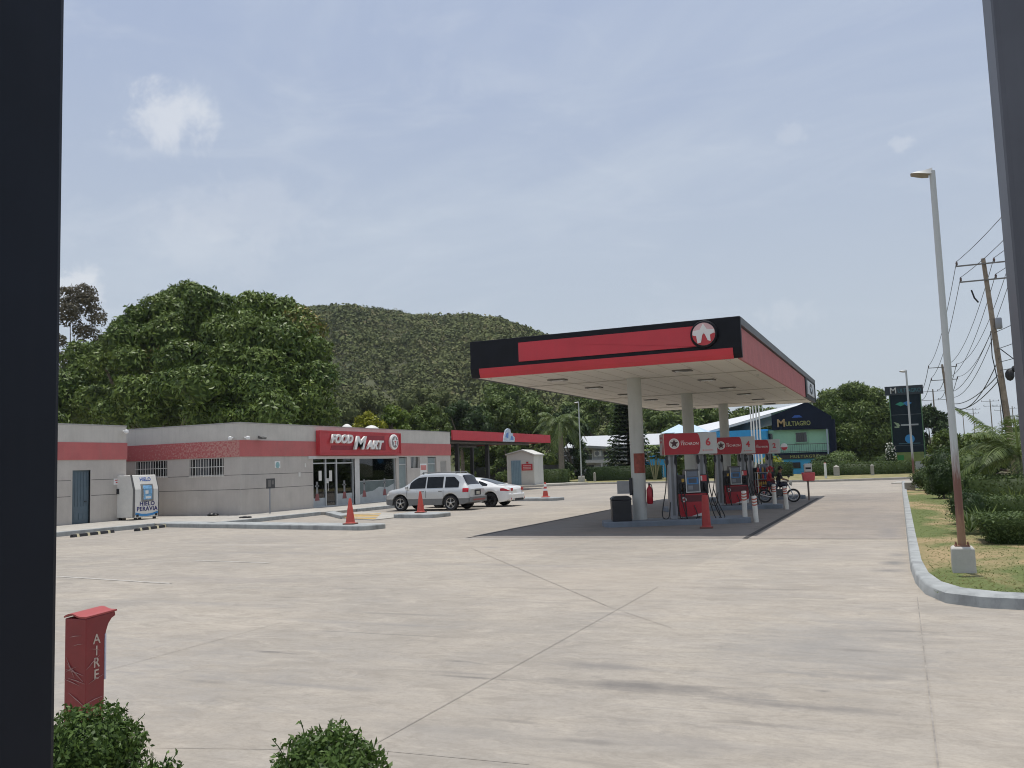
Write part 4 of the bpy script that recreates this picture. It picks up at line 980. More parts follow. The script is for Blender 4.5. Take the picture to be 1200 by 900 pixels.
mb = MB(); plate(mb, [(p_[0]*3, p_[1]) for p_ in disc_poly(.24, 24)], face_x(CX1+.022, CY1-2.6, 4.92), 0, .004); mb.build('logo_disc', M_black, lp)
mb = MB(); plate(mb, [(p_[0]*3, p_[1]) for p_ in star_poly(.20)], face_x(CX1+.028, CY1-2.6, 4.92), 0, .004); mb.build('logo_star', mat('logo_blue_grey', (.45, .5, .56), .4), lp)
mb = MB(); mb.box(CX0+.02, CX1-.13, CY0+.165, CY1-.16, CZ+.005, CZ+.06); cb(mb, 'soffit', M_cream)
mb = MB()
for i in range(1, 13): x = CX0+.6*i; mb.box(x-.006, x+.006, CY0+.2, CY1-.2, CZ-.001, CZ+.004)
cb(mb, 'soffit_seam', mat('soffit_seam', (.52, .48, .42), .8))
for y in (26.6, 34.0, 41.9): mb = MB(); mb.box(CX0+.2, CX1-.2, y-.03, y+.03, CZ-.012, CZ+.003); cb(mb, 'soffit_beam', mat('soffit_beam', (.45, .42, .37), .8))
mb = MB(); mb.box(CX0+.15, CX1-.15, CY0+.16, CY1-.15, 5.2, 5.3); cb(mb, 'roof', M_greym)
for x in (-9.35, -5.53):
    for y in (25.0, 28.5, 32.3, 36.0, 39.9, 43.6):
        mb = MB(); mb.box(x-.26, x+.26, y-.2, y+.2, CZ-.03, CZ+.004); f_ = cb(mb, 'ceiling_light', mat('fixture_dark', (.13, .125, .115), .5))
        mb = MB(); mb.box(x-.2, x+.2, y-.15, y+.15, CZ-.036, CZ-.029); o = mb.build('lamp_glass', mat('unlit_lamp_glass', (.10, .095, .085), .2), f_)
M_col = mat('column_paint', (.48, .49, .46), .7, var=.07, scale=1.4, grime=.3, grime_col=(.25, .24, .22), streak=.25)
for i, (x, y) in enumerate(((-7.35, 26.35), (-7.38, 33.9), (-7.42, 41.8))):
    mb = MB(); mb.lathe([(.215, .14), (.215, CZ+.004)], (x, y, 0), 24); c_ = cb(mb, 'column', M_col, smooth=True)
    mb = MB(); mb.lathe([(.235, CZ-.03), (.235, CZ+.003)], (x, y, 0), 24); mb.build('column_collar', M_col, c_)
for x, y in ((CX1-.38, 23.05), (CX1-.38, 28.1), (CX1-.38, 35.2), (CX0+.5, 23.06)): mb = MB(); mb.box(x-.045, x+.045, y-.04, y+.04, CZ-.05, CZ+.004); cb(mb, 'small_spotlight', M_offw)

# ------------------------------------------------------------------ islands and dispensers
ISR = R(23)
ia = Vector((math.cos(ISR), math.sin(ISR), 0)); ib = Vector((-math.sin(ISR), math.cos(ISR), 0))
M_isl = mat('island_paint', (.17, .20, .235), .75, var=.15, scale=2, grime=.5, grime_col=(.12, .12, .12))
ISC = [Vector((-6.35, 26.55, 0)), Vector((-6.3, 34.0, 0)), Vector((-6.2, 41.6, 0))]
def isl_pt(i, u, v, z=.16): p = ISC[i]+ia*u+ib*v; return Vector((p.x, p.y, z))
islab = ['blue-grey pump island under the sign numbered 6', 'blue-grey pump island under the sign numbered 4', 'blue-grey pump island under the sign numbered 2']
for i, c_ in enumerate(ISC):
    mb = MB(); mb.prism(rounded([(-2.15, -.65), (2.2, -.65), (2.2, .65), (-2.15, .65)], .3), 'z', -.05, .16)
    o = mb.build('pump_island', M_isl, bevel=.025); o.location = c_; o.rotation_euler = (0, 0, ISR); tag(o, islab[i], 'pump island', 'pump islands')
M_disp = mat('dispenser_red', (.38, .014, .026), .35, var=.06, grime=.1)
M_hose = mat('hose_rubber', (.012, .012, .013), .5)
def dispenser(num, loc, label, detail=1):
    d = thing('fuel_dispenser', label, 'fuel pump', loc, ISR, 'fuel pumps in a row under the canopy')
    # posts
    for u in (-.55, .34):
        mb = MB(); mb.box(u-.115, u+.115, -.16, .16, 0, 1.93)
        mb.k = 1; mb.box(u-.04, u+.04, -.166, -.161, .1, 1.9)
        mb.build('post', [M_greym, mat('post_groove', (.16, .165, .17), .5)], d, bevel=.012)
    # body: red lower cabinet, dark upper with sloped screen
    mb = MB(); mb.box(-.40, .48, -.27, .27, .06, .74); lc = mb.build('lower_panel', M_disp, d, bevel=.012)
    mb = MB(); mb.prism([(-.13, .0), (.40, .0), (.40, .16)], 'y', -.276, -.272)
    for k in range(-6, 0): mb.v[k] = (mb.v[k][0]+.07, mb.v[k][1], mb.v[k][2]+.07)
    mb.build('panel_swoosh', M_lgrey, lc)
    mb = MB(); mb.box(-.36, .44, -.275, -.271, .50, .70); mb.build('dark_inset', mat('dispenser_inset', (.10, .012, .018), .4), lc)
    mb = MB(); plate(mb, disc_poly(.075, 18), face_my(-.26, -.277, .57), 0, .006); ro = mb.build('roundel', M_white, lc)
    mb = MB(); plate(mb, star_poly(.062), face_my(-.26, -.284, .57), 0, .003); mb.build('roundel_star', M_redsign, ro)
    mb = MB(); mb.box(-.42, .50, -.24, .24, .74, 1.30); mb.build('upper_body', mat('dispenser_dark', (.03, .034, .04), .45), d, bevel=.012)
    hd = MB(); hd.prism([(-.24, .76), (-.31, .78), (-.27, 1.42), (-.1, 1.46), (.1, 1.46), (.24, 1.3), (.24, .76)], 'x', -.19, .24)
    # a prism along x takes (y, z)
    hb = hd.build('screen_head', mat('screen_head_grey', (.10, .11, .125), .4), d, bevel=.008)
    def on_screen(u0, u1, z0, z1, m, name, dd=.006):
        f_ = lambda z: -.31+(z-.78)*(.04/.64)
        mb = MB(); mb.add([(u0, f_(z0)-dd, z0), (u1, f_(z0)-dd, z0), (u1, f_(z1)-dd, z1), (u0, f_(z1)-dd, z1), (u0, f_(z0)+.002, z0), (u1, f_(z0)+.002, z0), (u1, f_(z1)+.002, z1), (u0, f_(z1)+.002, z1)],
            [(0, 1, 2, 3), (4, 7, 6, 5), (0, 4, 5, 1), (1, 5, 6, 2), (2, 6, 7, 3), (3, 7, 4, 0)]); return mb.build(name, m, hb)
    for u in (-.19, .21): on_screen(u, u+.03, .78, 1.42, M_lgrey, 'side_rail', .012)
    on_screen(-.19, .24, .775, .80, M_lgrey, 'bottom_rail', .014)
    on_screen(-.13, .17, 1.26, 1.40, mat('display_grey', (.13, .15, .19), .15), 'display')
    on_screen(-.15, .20, 1.02, 1.22, mat('price_display_blue', (.035, .16, .36), .25, var=.2), 'price_display')
    on_screen(-.10, .14, 1.06, 1.19, mat('display_dark', (.04, .05, .07), .15), 'display_window', .009)
    on_screen(-.12, .02, .86, .98, mat('keypad', (.22, .23, .25), .5), 'keypad'); on_screen(.05, .17, .86, .98, mat('keypad2', (.12, .12, .13), .4), 'card_reader')
    # grade buttons and nozzles on both sides of the head
    for s, us in ((-1, (-.34, -.25)), (1, (.29, .38))):
        for k, u in enumerate(us):
            mb = MB(); mb.box(u-.035, u+.035, -.29, -.24, .80, 1.02); nz = mb.build('nozzle_holder', M_blackpl, d, bevel=.006)
            mb = MB(); mb.tube([(u, -.30, 1.06), (u, -.35, 1.0), (u, -.33, .86), (u, -.29, .80)], [.028, .034, .03, .015], 7); mb.box(u-.03, u+.03, -.37, -.30, .93, 1.0); mb.build('nozzle', M_blackpl, nz)
    for u, z, m in ((-.26, 1.14, M_yellow), (-.26, .88, M_yellow), (-.36, 1.2, M_blackpl)):
        mb = MB(); mb.box(u-.04, u+.04, -.252, -.241, z-.05, z+.05); mb.build('grade_button', m, d)
    mb = MB(); mb.box(.27, .45, -.262, -.241, 1.10, 1.28); pb = mb.build('notice_card', M_redsign, d); mb = MB(); mb.box(.27, .32, -.265, -.261, 1.12, 1.26); mb.build('card_print', M_offw, pb)
    # sign on top: red with rounded end, grey end with the number
    mb = MB(); mb.box(-.80, .80, -.36, .36, 1.91, 2.56); sg_ = mb.build('sign_box', mat('sign_grey', (.48, .49, .48), .45, var=.04), d, bevel=.02)
    q = [(-.79, 1.92)]+[(.20+.10*math.sin(a), 2.235-.315*math.cos(a)) for a in np.linspace(0, math.pi, 9)]+[(-.79, 2.55)]
    mb = MB(); mb.prism([(x, z) for x, z in q], 'y', -.372, -.361); mb.build('red_panel', M_disp, sg_)
    mb = MB(); mb.box(-.812, -.801, -.35, .35, 1.93, 2.54); ep = mb.build('end_panel', mat('end_panel_grey', (.42, .40, .40), .5), sg_)
    mb = MB(); mb.prism([(-.36, 1.93), (-.05, 1.93), (-.27, 2.25), (-.36, 2.54)], 'x', -.817, -.812); mb.build('end_sweep', M_disp, ep)
    mb = MB(); mb.box(-.816, -.812, -.12, .25, 2.40, 2.46); mb.box(-.816, -.812, -.12, .25, 2.28, 2.34); mb.build('end_lettering', M_disp, ep)
    mb = MB(); mb.box(-.806, -.79, -.374, -.36, 1.92, 2.55); mb.build('edge_strip', mat('edge_cream', (.62, .50, .42), .5), sg_)
    mb = MB(); plate(mb, disc_poly(.155, 28), face_my(-.49, -.373, 2.25), 0, .006); ro = mb.build('roundel', M_white, sg_)
    mb = MB(); plate(mb, disc_poly(.132, 28), face_my(-.49, -.380, 2.25), 0, .002); mb.build('roundel_ring', M_blackpl if False else mat('roundel_inner', (.62, .60, .56), .5), ro)
    mb = MB(); plate(mb, star_poly(.135), face_my(-.49, -.383, 2.25), 0, .004); st = mb.build('roundel_star', mat('star_dark', (.06, .015, .02), .5), ro)
    text('lettering', 'TECHRON', .115, M_let, face_my(-.03, -.374, 2.23), sg_, .003, bold=0, shear=.15, sx=1.0)
    text('lettering', 'con', .07, M_let, face_my(-.24, -.374, 2.32), sg_, .003, shear=.15)
    text('number', num, .30, M_redsign, face_my(.53, -.364, 2.26), sg_, .004, bold=.010)
    mb = MB(); mb.box(.36, .41, -.365, -.361, 2.00, 2.05); mb.box(.43, .68, -.365, -.361, 2.01, 2.04); mb.build('small_print', mat('pinkish_print', (.55, .25, .25), .5), sg_)
    # hoses: from the mast down in loops
    def hose(pts, r=.016):
        P = [Vector(p) for p in pts]; out = []
        for k in range(len(P)-1):
            p0, p1, p2, p3 = P[max(k-1, 0)], P[k], P[k+1], P[min(k+2, len(P)-1)]
            for j in range(6):
                t_ = j/6; out.append(.5*((2*p1)+(p2-p0)*t_+(2*p0-5*p1+4*p2-p3)*t_*t_+(3*p1-p0-3*p2+p3)*t_**3))
        out.append(P[-1]); mb = MB(); mb.tube(out, r, 6); return mb.build('hose', M_hose, d, smooth=True)
    hose([(-.68, -.10, 1.88), (-.72, -.16, 1.5), (-.78, -.2, .9), (-.92, -.22, .12), (-.74, -.25, .05), (-.66, -.2, .5)])
    hose([(-.42, -.2, 1.88), (-.44, -.3, 1.3), (-.47, -.34, .5), (-.38, -.38, -.02), (-.22, -.36, .02), (-.24, -.34, .6), (-.25, -.31, .84)])
    hose([(-.34, -.3, .86), (-.32, -.36, .5), (-.2, -.42, .0), (-.02, -.42, -.05), (.10, -.38, .1), (.02, -.34, .4)])
    hose([(.42, -.2, 1.88), (.48, -.27, 1.3), (.58, -.3, .6), (.80, -.34, .02), (.92, -.32, .04), (.78, -.28, .4), (.64, -.2, .9)])
    hose([(.43, -.3, .86), (.50, -.36, .45), (.64, -.4, .0), (.78, -.38, .08), (.66, -.3, .5)])
    for u in (-.70, -.44, .24, .46):
        mb = MB(); mb.tube([(u, -.14, 1.90), (u, -.14, 1.78), (u, -.18, 1.62)], [.03, .045, .03], 8); mb.box(u-.045, u+.045, -.2, -.08, 1.66, 1.76); mb.build('hose_coupling', M_blackpl, d)
    return d
DL = []
for i, num in enumerate('642'):
    p = isl_pt(i, (.54, .52, .42)[i], .05)
    DL.append(dispenser(num, p, f'red and grey fuel pump with the number {num} on its overhead sign'))
mb = MB(); mb.tube([(.80, 0, 2.15), (.98, 0, 2.18)], .02, 6); mb.build('bracket', M_greym, DL[2])
mb = MB(); mb.lathe([(.02, -.05), (.15, -.03), (.17, 0), (.15, .03), (.02, .05)], (1.08, 0, 2.2), 20, 'y'); rb = mb.build('round_sign', M_white, DL[2], smooth=True)
mb = MB(); mb.prism([(.93, 2.19), (1.23, 2.19), (1.18, 2.08), (1.08, 2.045), (.98, 2.08)], 'y', -.057, -.045); mb.build('sign_half', M_redsign, rb)
# bollards
def bollard(loc, label, tilt=0, h=.78):
    o = thing('bollard', label, 'bollard', loc, R(random.uniform(0, 90)), 'white bollards round the pumps'); o.rotation_euler = (0, tilt, 0)
    mb = MB(); mb.lathe([(.075, -.05), (.075, h-.02), (.06, h)], n=16); pb = mb.build('tube', mat('bollard_white', (.66, .64, .58), .6, var=.1, scale=4, grime=.35), o, smooth=True)
    mb = MB()
    for k in range(3):   # slanting red bands
        z = h-.09-k*.085; n_ = 16; vs = []
        for j in range(n_+1):
            a = 2*math.pi*j/n_; zz = z+.03*math.sin(a); vs += [(.0775*math.cos(a), .0775*math.sin(a), zz), (.0775*math.cos(a), .0775*math.sin(a), zz+.038)]
        mb.add(vs, [(2*j, 2*j+2, 2*j+3, 2*j+1) for j in range(n_)])
    o2 = mb.build('red_band', mat('bollard_red', (.45, .10, .06), .6, var=.25, scale=8), None); o2.parent = pb
    return o
bollard((-4.36, 27.2, .15), 'white bollard with red bands standing on the island of pump 6')
bollard((-4.02, 27.05, 0), 'white bollard with red bands on the ground off the end of pump 6 island', R(-2))
bollard((-4.40, 34.4, .15), 'white bollard with red bands standing on the island of pump 4', 0, .74)
bollard((-3.88, 33.6, 0), 'white bollard on the dark pad in front of the motorcycle', R(-3), .84)
cone((-5.05, 24.85, 0), 'tall slim red cone in front of pump 6', h=.92, r=.125, base=.36, m=mat('slim_cone_red', (.36, .030, .024), .5, var=.12, scale=6), tip=.075)
# bin at the first column
o = thing('litter_bin', 'black plastic bin with a slanted lid beside the first canopy column', 'bin', isl_pt(0, -1.62, -.25), ISR)
mb = MB(); mb.add([(-.28, -.25, 0), (.28, -.25, 0), (.28, .25, 0), (-.28, .25, 0), (-.29, -.27, .62), (.29, -.27, .62), (.29, .27, .62), (-.29, .27, .62)], [(0, 3, 2, 1), (4, 5, 6, 7), (0, 1, 5, 4), (1, 2, 6, 5), (2, 3, 7, 6), (3, 0, 4, 7)]); mb.build('tub', M_blackpl, o, bevel=.02)
mb = MB(); mb.prism([(-.30, .62), (.30, .62), (.30, .68), (.22, .74), (-.20, .74), (-.30, .68)], 'y', -.28, .28); mb.build('lid', M_blackpl, o, bevel=.02)
# boxes on the column
c1 = Vector((-7.35, 26.35, 0))
mb = MB(); mb.box(-.62, -.24, -.1, .08, .95, 1.34); mb.k = 1; mb.box(-.6, -.26, -.106, -.101, .97, 1.32); mb.k = 2; mb.box(-.24, -.16, -.08, .06, .9, 1.42)
o = mb.build('junction_box', [M_greym, mat('box_grey', (.27, .27, .27), .5), M_blackpl]); o.location = c1+Vector((-.0, -.12, 0)); tag(o, 'grey metal box fixed to the left of the first canopy column', 'junction box')
mb = MB(); mb.lathe([(.222, 1.56), (.222, 2.16)], n=24); vs = mb.v; keep = [f for f in mb.f if len(f) == 4 and all(vs[i][1] < .06 and vs[i][0] > -.08 for i in f)]
mb.f = keep; mb.mi = [0]*len(keep)
o = mb.build('notice_sheet', mat('brown_notice', (.26, .055, .035), .55, var=.35, scale=8)); o.location = c1; tag(o, 'brown-red printed notice wrapped on the first canopy column', 'notice')
o = thing('fire_extinguisher', 'red fire extinguisher hanging on the right of the first canopy column', 'extinguisher', c1+Vector((.33, .0, .62)))
mb = MB(); mb.lathe([(.07, 0), (.095, .03), (.095, .42), (.06, .50), (.035, .53), (.035, .56)], n=16); mb.build('cylinder', M_disp, o, smooth=True)
mb = MB(); mb.box(-.03, .03, -.02, .02, .56, .62); mb.tube([(0, 0, .6), (.07, -.02, .58), (.10, -.02, .4), (.10, -.02, .2)], .014, 6); mb.build('valve', M_blackpl, o)
# washing station: red bucket on a post with a towel dispenser
o = thing('washer_station', 'red windscreen washing station with a pale towel box on a post', 'washing station', (-3.70, 40.2, 0), R(14))
mb = MB(); mb.tube([(0, 0, -.02), (0, 0, 1.2)], .04, 8); mb.build('post', mat('brown_post', (.19, .15, .13), .7), o)
mb = MB(); mb.prism([(-.20, .84), (.26, .84), (.30, 1.20), (-.24, 1.20)], 'y', -.16, .16); mb.build('bucket', mat('washer_red', (.60, .09, .10), .45), o, bevel=.03)
mb = MB(); mb.box(-.13, .19, -.1, .1, 1.22, 1.58); tb = mb.build('towel_box', M_lgrey, o, bevel=.03); mb = MB(); mb.box(-.08, .14, -.106, -.101, 1.34, 1.42); mb.build('slot', M_dark, tb)
# rack of bottles by pump 2
o = thing('bottle_rack', 'metal rack with bottles standing in front of pump 2', 'rack', isl_pt(2, .30, -.45), ISR)
mb = MB()
for x in (-.27, .27):
    for y in (-.2, .2): mb.box(x-.015, x+.015, y-.015, y+.015, 0, 1.1)
mb.build('frame', M_lgrey, o)
mb = MB()
for z in (.12, .45, .78, 1.08): mb.box(-.27, .27, -.2, .2, z-.012, z+.012)
mb.build('shelf', M_greym, o)
cols = [mat('bottle_gold', (.40, .22, .03), .35), mat('bottle_dark', (.03, .03, .035), .35), mat('bottle_red', (.40, .03, .03), .35), mat('bottle_blue', (.05, .08, .25), .35)]
bottle0 = {}
for zi, z in enumerate((.132, .462, .792, 1.092)):
    for k in range(5):
        ci = (zi*2+k) % 4 if zi != 1 else 0
        if ci not in bottle0:
            mb = MB(); mb.lathe([(.042, 0), (.045, .02), (.045, .15), (.018, .20), (.018, .235)], n=10); b_ = mb.build('oil_bottle', cols[ci], smooth=True); bottle0[ci] = b_
        else: b_ = bottle0[ci].copy(); COL.objects.link(b_)
        q = isl_pt(2, .30-.2+.1*k, -.45-.08)
        b_.location = (q.x, q.y, .16+z)
        tag(b_, ['gold oil bottle on the rack by pump 2', 'black oil bottle on the rack by pump 2', 'red oil bottle on the rack by pump 2', 'blue oil bottle on the rack by pump 2'][ci], 'bottle', ['gold bottles on the rack', 'black bottles on the rack', 'red bottles on the rack', 'blue bottles on the rack'][ci])
# ================================================================== VEHICLES
def pchip(xs, ys, q):
    """smooth monotone-ish interpolation (Catmull-Rom tangents, limited)"""
    xs = np.array(xs, float); ys = np.array(ys, float); h = np.diff(xs); d = np.diff(ys)/h; m = np.zeros(len(xs))
    for i in range(1, len(xs)-1):
        m[i] = 0 if d[i-1]*d[i] <= 0 else 2*d[i-1]*d[i]/(d[i-1]+d[i])
    m[0], m[-1] = d[0], d[-1]
    i = np.clip(np.searchsorted(xs, q)-1, 0, len(xs)-2); t = (q-xs[i])/h[i]
    return ys[i]*(2*t**3-3*t*t+1)+m[i]*h[i]*(t**3-2*t*t+t)+ys[i+1]*(-2*t**3+3*t*t)+m[i+1]*h[i]*(t**3-t*t)
class Car:
    """body surface from side and plan curves; x forward, y left, z up, origin on the ground at mid length"""
    def __init__(s, top, belt, wid, wroof, zlow, wheels, wr, arch, clad):
        s.c = dict(top=top, belt=belt, wid=wid, wroof=wroof, zlow=zlow); s.wheels = wheels; s.wr = wr; s.arch = arch; s.clad = clad
    def g(s, k, x): a = s.c[k]; return float(pchip([p[0] for p in a], [p[1] for p in a], x))
    def low(s, x):
        z = s.g('zlow', x)
        for xw in s.wheels:
            dx = abs(x-xw)
            if dx < s.arch: z = max(z, s.wr+math.sqrt(s.arch**2-dx*dx)-.01)
        return z
    def ring(s, x):
        zl, zt, zb, w_, wr_ = s.low(x), s.g('top', x), s.g('belt', x), s.g('wid', x), s.g('wroof', x)
        zb = min(zb, zt-.015); zc = max(s.clad, zl+.02); zm = max((zb+s.clad)/2+.05, zc+.01); zb = max(zb, zm+.01)
        k = max(0., min(1., (zt-zb)/.35)); wt = wr_*k+(w_*.93)*(1-k)
        return [(0, zl), (w_-.16, zl), (w_-.025, zl+.005), (w_-.004, zc), (w_, zm), (w_-.02, zb-.035), (w_-.045, zb), (w_-.045+(wt-w_+.045)*.5, zb+(zt-.06*k-zb)*.52), (wt, zb+(zt-.055*k-zb)*.97), (wt-.06-.1*k, zt-.018), (wt*.5, zt-.004), (0, zt)]
    def side_y(s, x, z):
        r_ = s.ring(x)[3:10]
        for (y0, z0), (y1, z1) in zip(r_, r_[1:]):
            if z0 <= z <= z1 and z1 > z0: return y0+(y1-y0)*(z-z0)/(z1-z0)
        return r_[-1][0]
    def top_z(s, x, y):
        r_ = s.ring(x)[7:]; y = abs(y)
        for (y0, z0), (y1, z1) in zip(r_, r_[1:]):
            if y1 <= y <= y0 and y0 > y1: return z0+(z1-z0)*(y-y0)/(y1-y0)
        return r_[0][1]
    def body(s, x0, x1, m, mc, parent, n=110):
        xs = np.linspace(x0, x1, n); up_, lo_ = MB(), MB(); rings = [s.ring(x) for x in xs]; k = 12
        for mb, a, b in ((up_, 3, 11), (lo_, 0, 3)):
            for sg in (1, -1):
                base = len(mb.v); cnt = b-a+1
                for x, r_ in zip(xs, rings): mb.v += [(x, sg*y, z) for y, z in r_[a:b+1]]
                for i in range(n-1):
                    for j in range(cnt-1):
                        q = (base+i*cnt+j, base+(i+1)*cnt+j, base+(i+1)*cnt+j+1, base+i*cnt+j+1)
                        mb.f.append(q[::-1] if sg > 0 else q); mb.mi.append(0)
                for e in (0, n-1):
                    f_ = tuple(base+e*cnt+j for j in range(cnt)); c_ = len(mb.v)
                    # close the end towards the centre line
                    mb.v += [(xs[e], 0, rings[e][a][1]), (xs[e], 0, rings[e][b][1])]
                    mb.f.append((c_,)+f_+((c_+1,) if b != 11 else ())); mb.mi.append(0)
        bo = up_.build('body', m, parent, smooth=True, angle=35); co = lo_.build('lower_cladding', mc, parent, smooth=True, angle=35)
        return bo, co
    def side_patch(s, name, xs, zlo, zhi, m, parent, off=.012, sides=(1, -1), nz=6, th=.0):
        n = len(xs)
        for sg in sides:
            mb = MB(); b = 0
            for x in xs:
                a, c_ = zlo(x), zhi(x)
                for j in range(nz+1): z = a+(c_-a)*j/nz; mb.v.append((x, sg*(s.side_y(x, z)+off), z))
            for i in range(n-1):
                for j in range(nz):
                    q = (b+i*(nz+1)+j, b+(i+1)*(nz+1)+j, b+(i+1)*(nz+1)+j+1, b+i*(nz+1)+j+1); mb.f.append(q[::-1] if sg > 0 else q); mb.mi.append(0)
            mb.build(name, m, parent, smooth=True)
    def top_patch(s, name, x0, x1, w0, w1, m, parent, off=.012, n=10, ny=10):
        mb = MB()
        for i in range(n+1):
            x = x0+(x1-x0)*i/n; w_ = w0+(w1-w0)*i/n
            for j in range(ny+1): y = -w_+2*w_*j/ny; mb.v.append((x, y, s.top_z(x, y)+off))
        fl = x1 > x0
        for i in range(n):
            for j in range(ny):
                q = (i*(ny+1)+j, (i+1)*(ny+1)+j, (i+1)*(ny+1)+j+1, i*(ny+1)+j+1); mb.f.append(q if fl else q[::-1]); mb.mi.append(0)
        return mb.build(name, m, parent, smooth=True)
def wheel(parent, x, y, r, wdt, rim_m, spokes=5, r_rim=.70):
    sg = 1 if y > 0 else -1
    mb = MB(); mb.lathe([(r*.68, -wdt/2), (r*.93, -wdt/2), (r, -wdt*.33), (r, wdt*.33), (r*.93, wdt/2), (r*.68, wdt/2)], (x, y, r), 32, 'y', cap=False); wh = mb.build('wheel', M_dark, parent, smooth=True)
    mb = MB(); rr = r*r_rim; yo = y+sg*wdt*.42
    def P(a, q, dy): return (x+q*math.cos(a), yo+sg*dy, r+q*math.sin(a))
    for k in range(spokes):
        a = 2*math.pi*k/spokes+.3; h = .24 if spokes == 5 else .13
        mb.add([P(a-h, rr*.22, .01), P(a+h, rr*.22, .01), P(a+h*.72, rr*.96, -.005), P(a-h*.72, rr*.96, -.005), P(a-h, rr*.22, -.03), P(a+h, rr*.22, -.03), P(a+h*.72, rr*.96, -.04), P(a-h*.72, rr*.96, -.04)], [(0, 1, 2, 3), (3, 2, 1, 0), (0, 4, 5, 1), (1, 5, 6, 2), (2, 6, 7, 3), (3, 7, 4, 0)])
    n_ = 32
    mb.v_off = len(mb.v)
    vs = []; 
    for k in range(n_): a = 2*math.pi*k/n_; vs += [P(a, rr, -.0), P(a, rr*.9, -.004), P(a, rr*.9, -.04)]
    mb.add(vs, [(3*k, 3*((k+1) % n_), 3*((k+1) % n_)+1, 3*k+1) for k in range(n_)]+[(3*k+1, 3*((k+1) % n_)+1, 3*((k+1) % n_)+2, 3*k+2) for k in range(n_)])
    mb.lathe([(rr*.26, -.02), (rr*.26, .012), (.01, .02)] if sg < 0 else [(.01, -.02), (rr*.26, -.012), (rr*.26, .02)], (x, yo, r), 16, 'y')
    rim = mb.build('rim', rim_m, wh)
    mb = MB(); mb.lathe([(rr*1.0, -.01), (rr*1.0, .01)], (x, yo-sg*.07, r), 24, 'y'); mb.build('brake_disc', M_dark, wh)
    return wh
def car_common(cr, t, xs, wheels, r, track, rim_m, spokes, wdt=.22):
    for xw in wheels:
        for sg in (1, -1): wheel(t, xw, sg*(track-.11), r, wdt, rim_m, spokes)
    mb = MB()
    for xw in wheels: mb.box(xw-cr.arch+.02, xw+cr.arch-.02, -track+.26, track-.26, .25, cr.wr+cr.arch-.02)
    mb.build('wheel_well', M_dark, t)
# --- silver SUV, nose to the shop
suv = thing('parked_car', 'silver SUV with grey lower cladding parked nose-in to the shop', 'car', (-19.98, 36.45, 0), R(180))
M_silver = mat('silver_car_paint', (.56, .57, .56), .32, metal=.35, var=.03, coat=.6)
M_clad = mat('grey_cladding', (.17, .175, .175), .6, var=.06)
S = Car(top=[(-2.25, .95), (-2.18, 1.02), (-2.0, 1.22), (-1.78, 1.58), (-1.55, 1.66), (-.4, 1.70), (.35, 1.66), (.62, 1.55), (1.22, 1.10), (1.35, 1.06), (1.9, .97), (2.12, .86), (2.22, .70), (2.25, .62)],
        belt=[(-2.25, .93), (-1.9, 1.0), (.6, .98), (1.3, .97), (1.9, .88), (2.25, .58)],
        wid=[(-2.25, .74), (-2.15, .84), (-1.8, .905), (0, .92), (1.5, .91), (1.95, .86), (2.15, .74), (2.25, .58)],
        wroof=[(-2.25, .60), (-1.7, .63), (-.5, .67), (.6, .65), (1.3, .70), (2.25, .50)],
        zlow=[(-2.25, .42), (-2.1, .33), (-1.6, .26), (1.5, .26), (2.05, .28), (2.25, .36)], wheels=(-1.31, 1.31), wr=.345, arch=.43, clad=.55)
S.body(-2.25, 2.25, M_silver, M_clad, suv)
car_common(S, suv, None, (-1.31, 1.31), .345, .89, mat('alloy_rim', (.62, .61, .58), .3, metal=.6, var=.04), 5)
X = np.linspace
def winlo(x): return S.g('belt', x)+.045
def winhi(k):
    return lambda x: min(S.g('top', x)-.15, winlo(x)+k) if True else 0
S.side_patch('front_window', X(-.02, .82, 14), winlo, lambda x: max(winlo(x)+.015, min(S.g('top', x)-.145, 1.54)), M_tint, suv)
S.side_patch('rear_window', X(-.92, -.09, 14), winlo, lambda x: 1.535, M_tint, suv)
S.side_patch('quarter_window', X(-1.72, -1.02, 12), winlo, lambda x: min(1.52, 1.52-max(0, (-1.45-x))*.9), M_tint, suv)
S.top_patch('windscreen', 1.16, .66, .60, .56, M_tint, suv)
S.top_patch('rear_screen', -2.06, -1.78, .60, .55, M_tint, suv)
S.side_patch('door_seam', X(-.06, -.045, 2), lambda x: .5, lambda x: .99, M_dark, suv, .004); S.side_patch('door_seam', X(-.965, -.95, 2), lambda x: .62, lambda x: .99, M_dark, suv, .004); S.side_patch('door_seam', X(.93, .945, 2), lambda x: .5, lambda x: .96, M_dark, suv, .004)
for x in (-.80, .12):
    for sg in (1, -1):
        mb = MB(); y = S.side_y(x, .88)+.012; mb.box(x-.09, x+.09, sg*y-.018, sg*y+.018, .865, .90); mb.build('door_handle', M_clad, suv, bevel=.008)
S.side_patch('tail_light', X(-2.19, -1.93, 8), lambda x: .82, lambda x: 1.0, M_redlens, suv, .014)
S.side_patch('headlight', X(1.92, 2.17, 8), lambda x: .70, lambda x: min(.82, S.g('belt', x)-.02), mat('lamp_clear', (.65, .65, .62), .15), suv, .012)
mb = MB(); mb.prism([(-.82, .36), (.82, .36), (.80, .62), (-.80, .62)], 'x', -2.33, -2.22); bp = mb.build('rear_bumper', M_clad, suv, bevel=.03)
mb = MB(); mb.box(-2.336, -2.331, -.6, .6, .43, .50); mb.build('bumper_trim', mat('bumper_red_trim', (.30, .06, .045), .5), bp)
mb = MB(); mb.box(-2.27, -2.252, -.30, .30, .66, .90); np_ = mb.build('plate_recess', M_dark, suv); mb = MB(); mb.box(-2.276, -2.271, -.17, .17, .70, .83); mb.build('number_plate', mat('plate_cream', (.5, .48, .4), .5), np_)
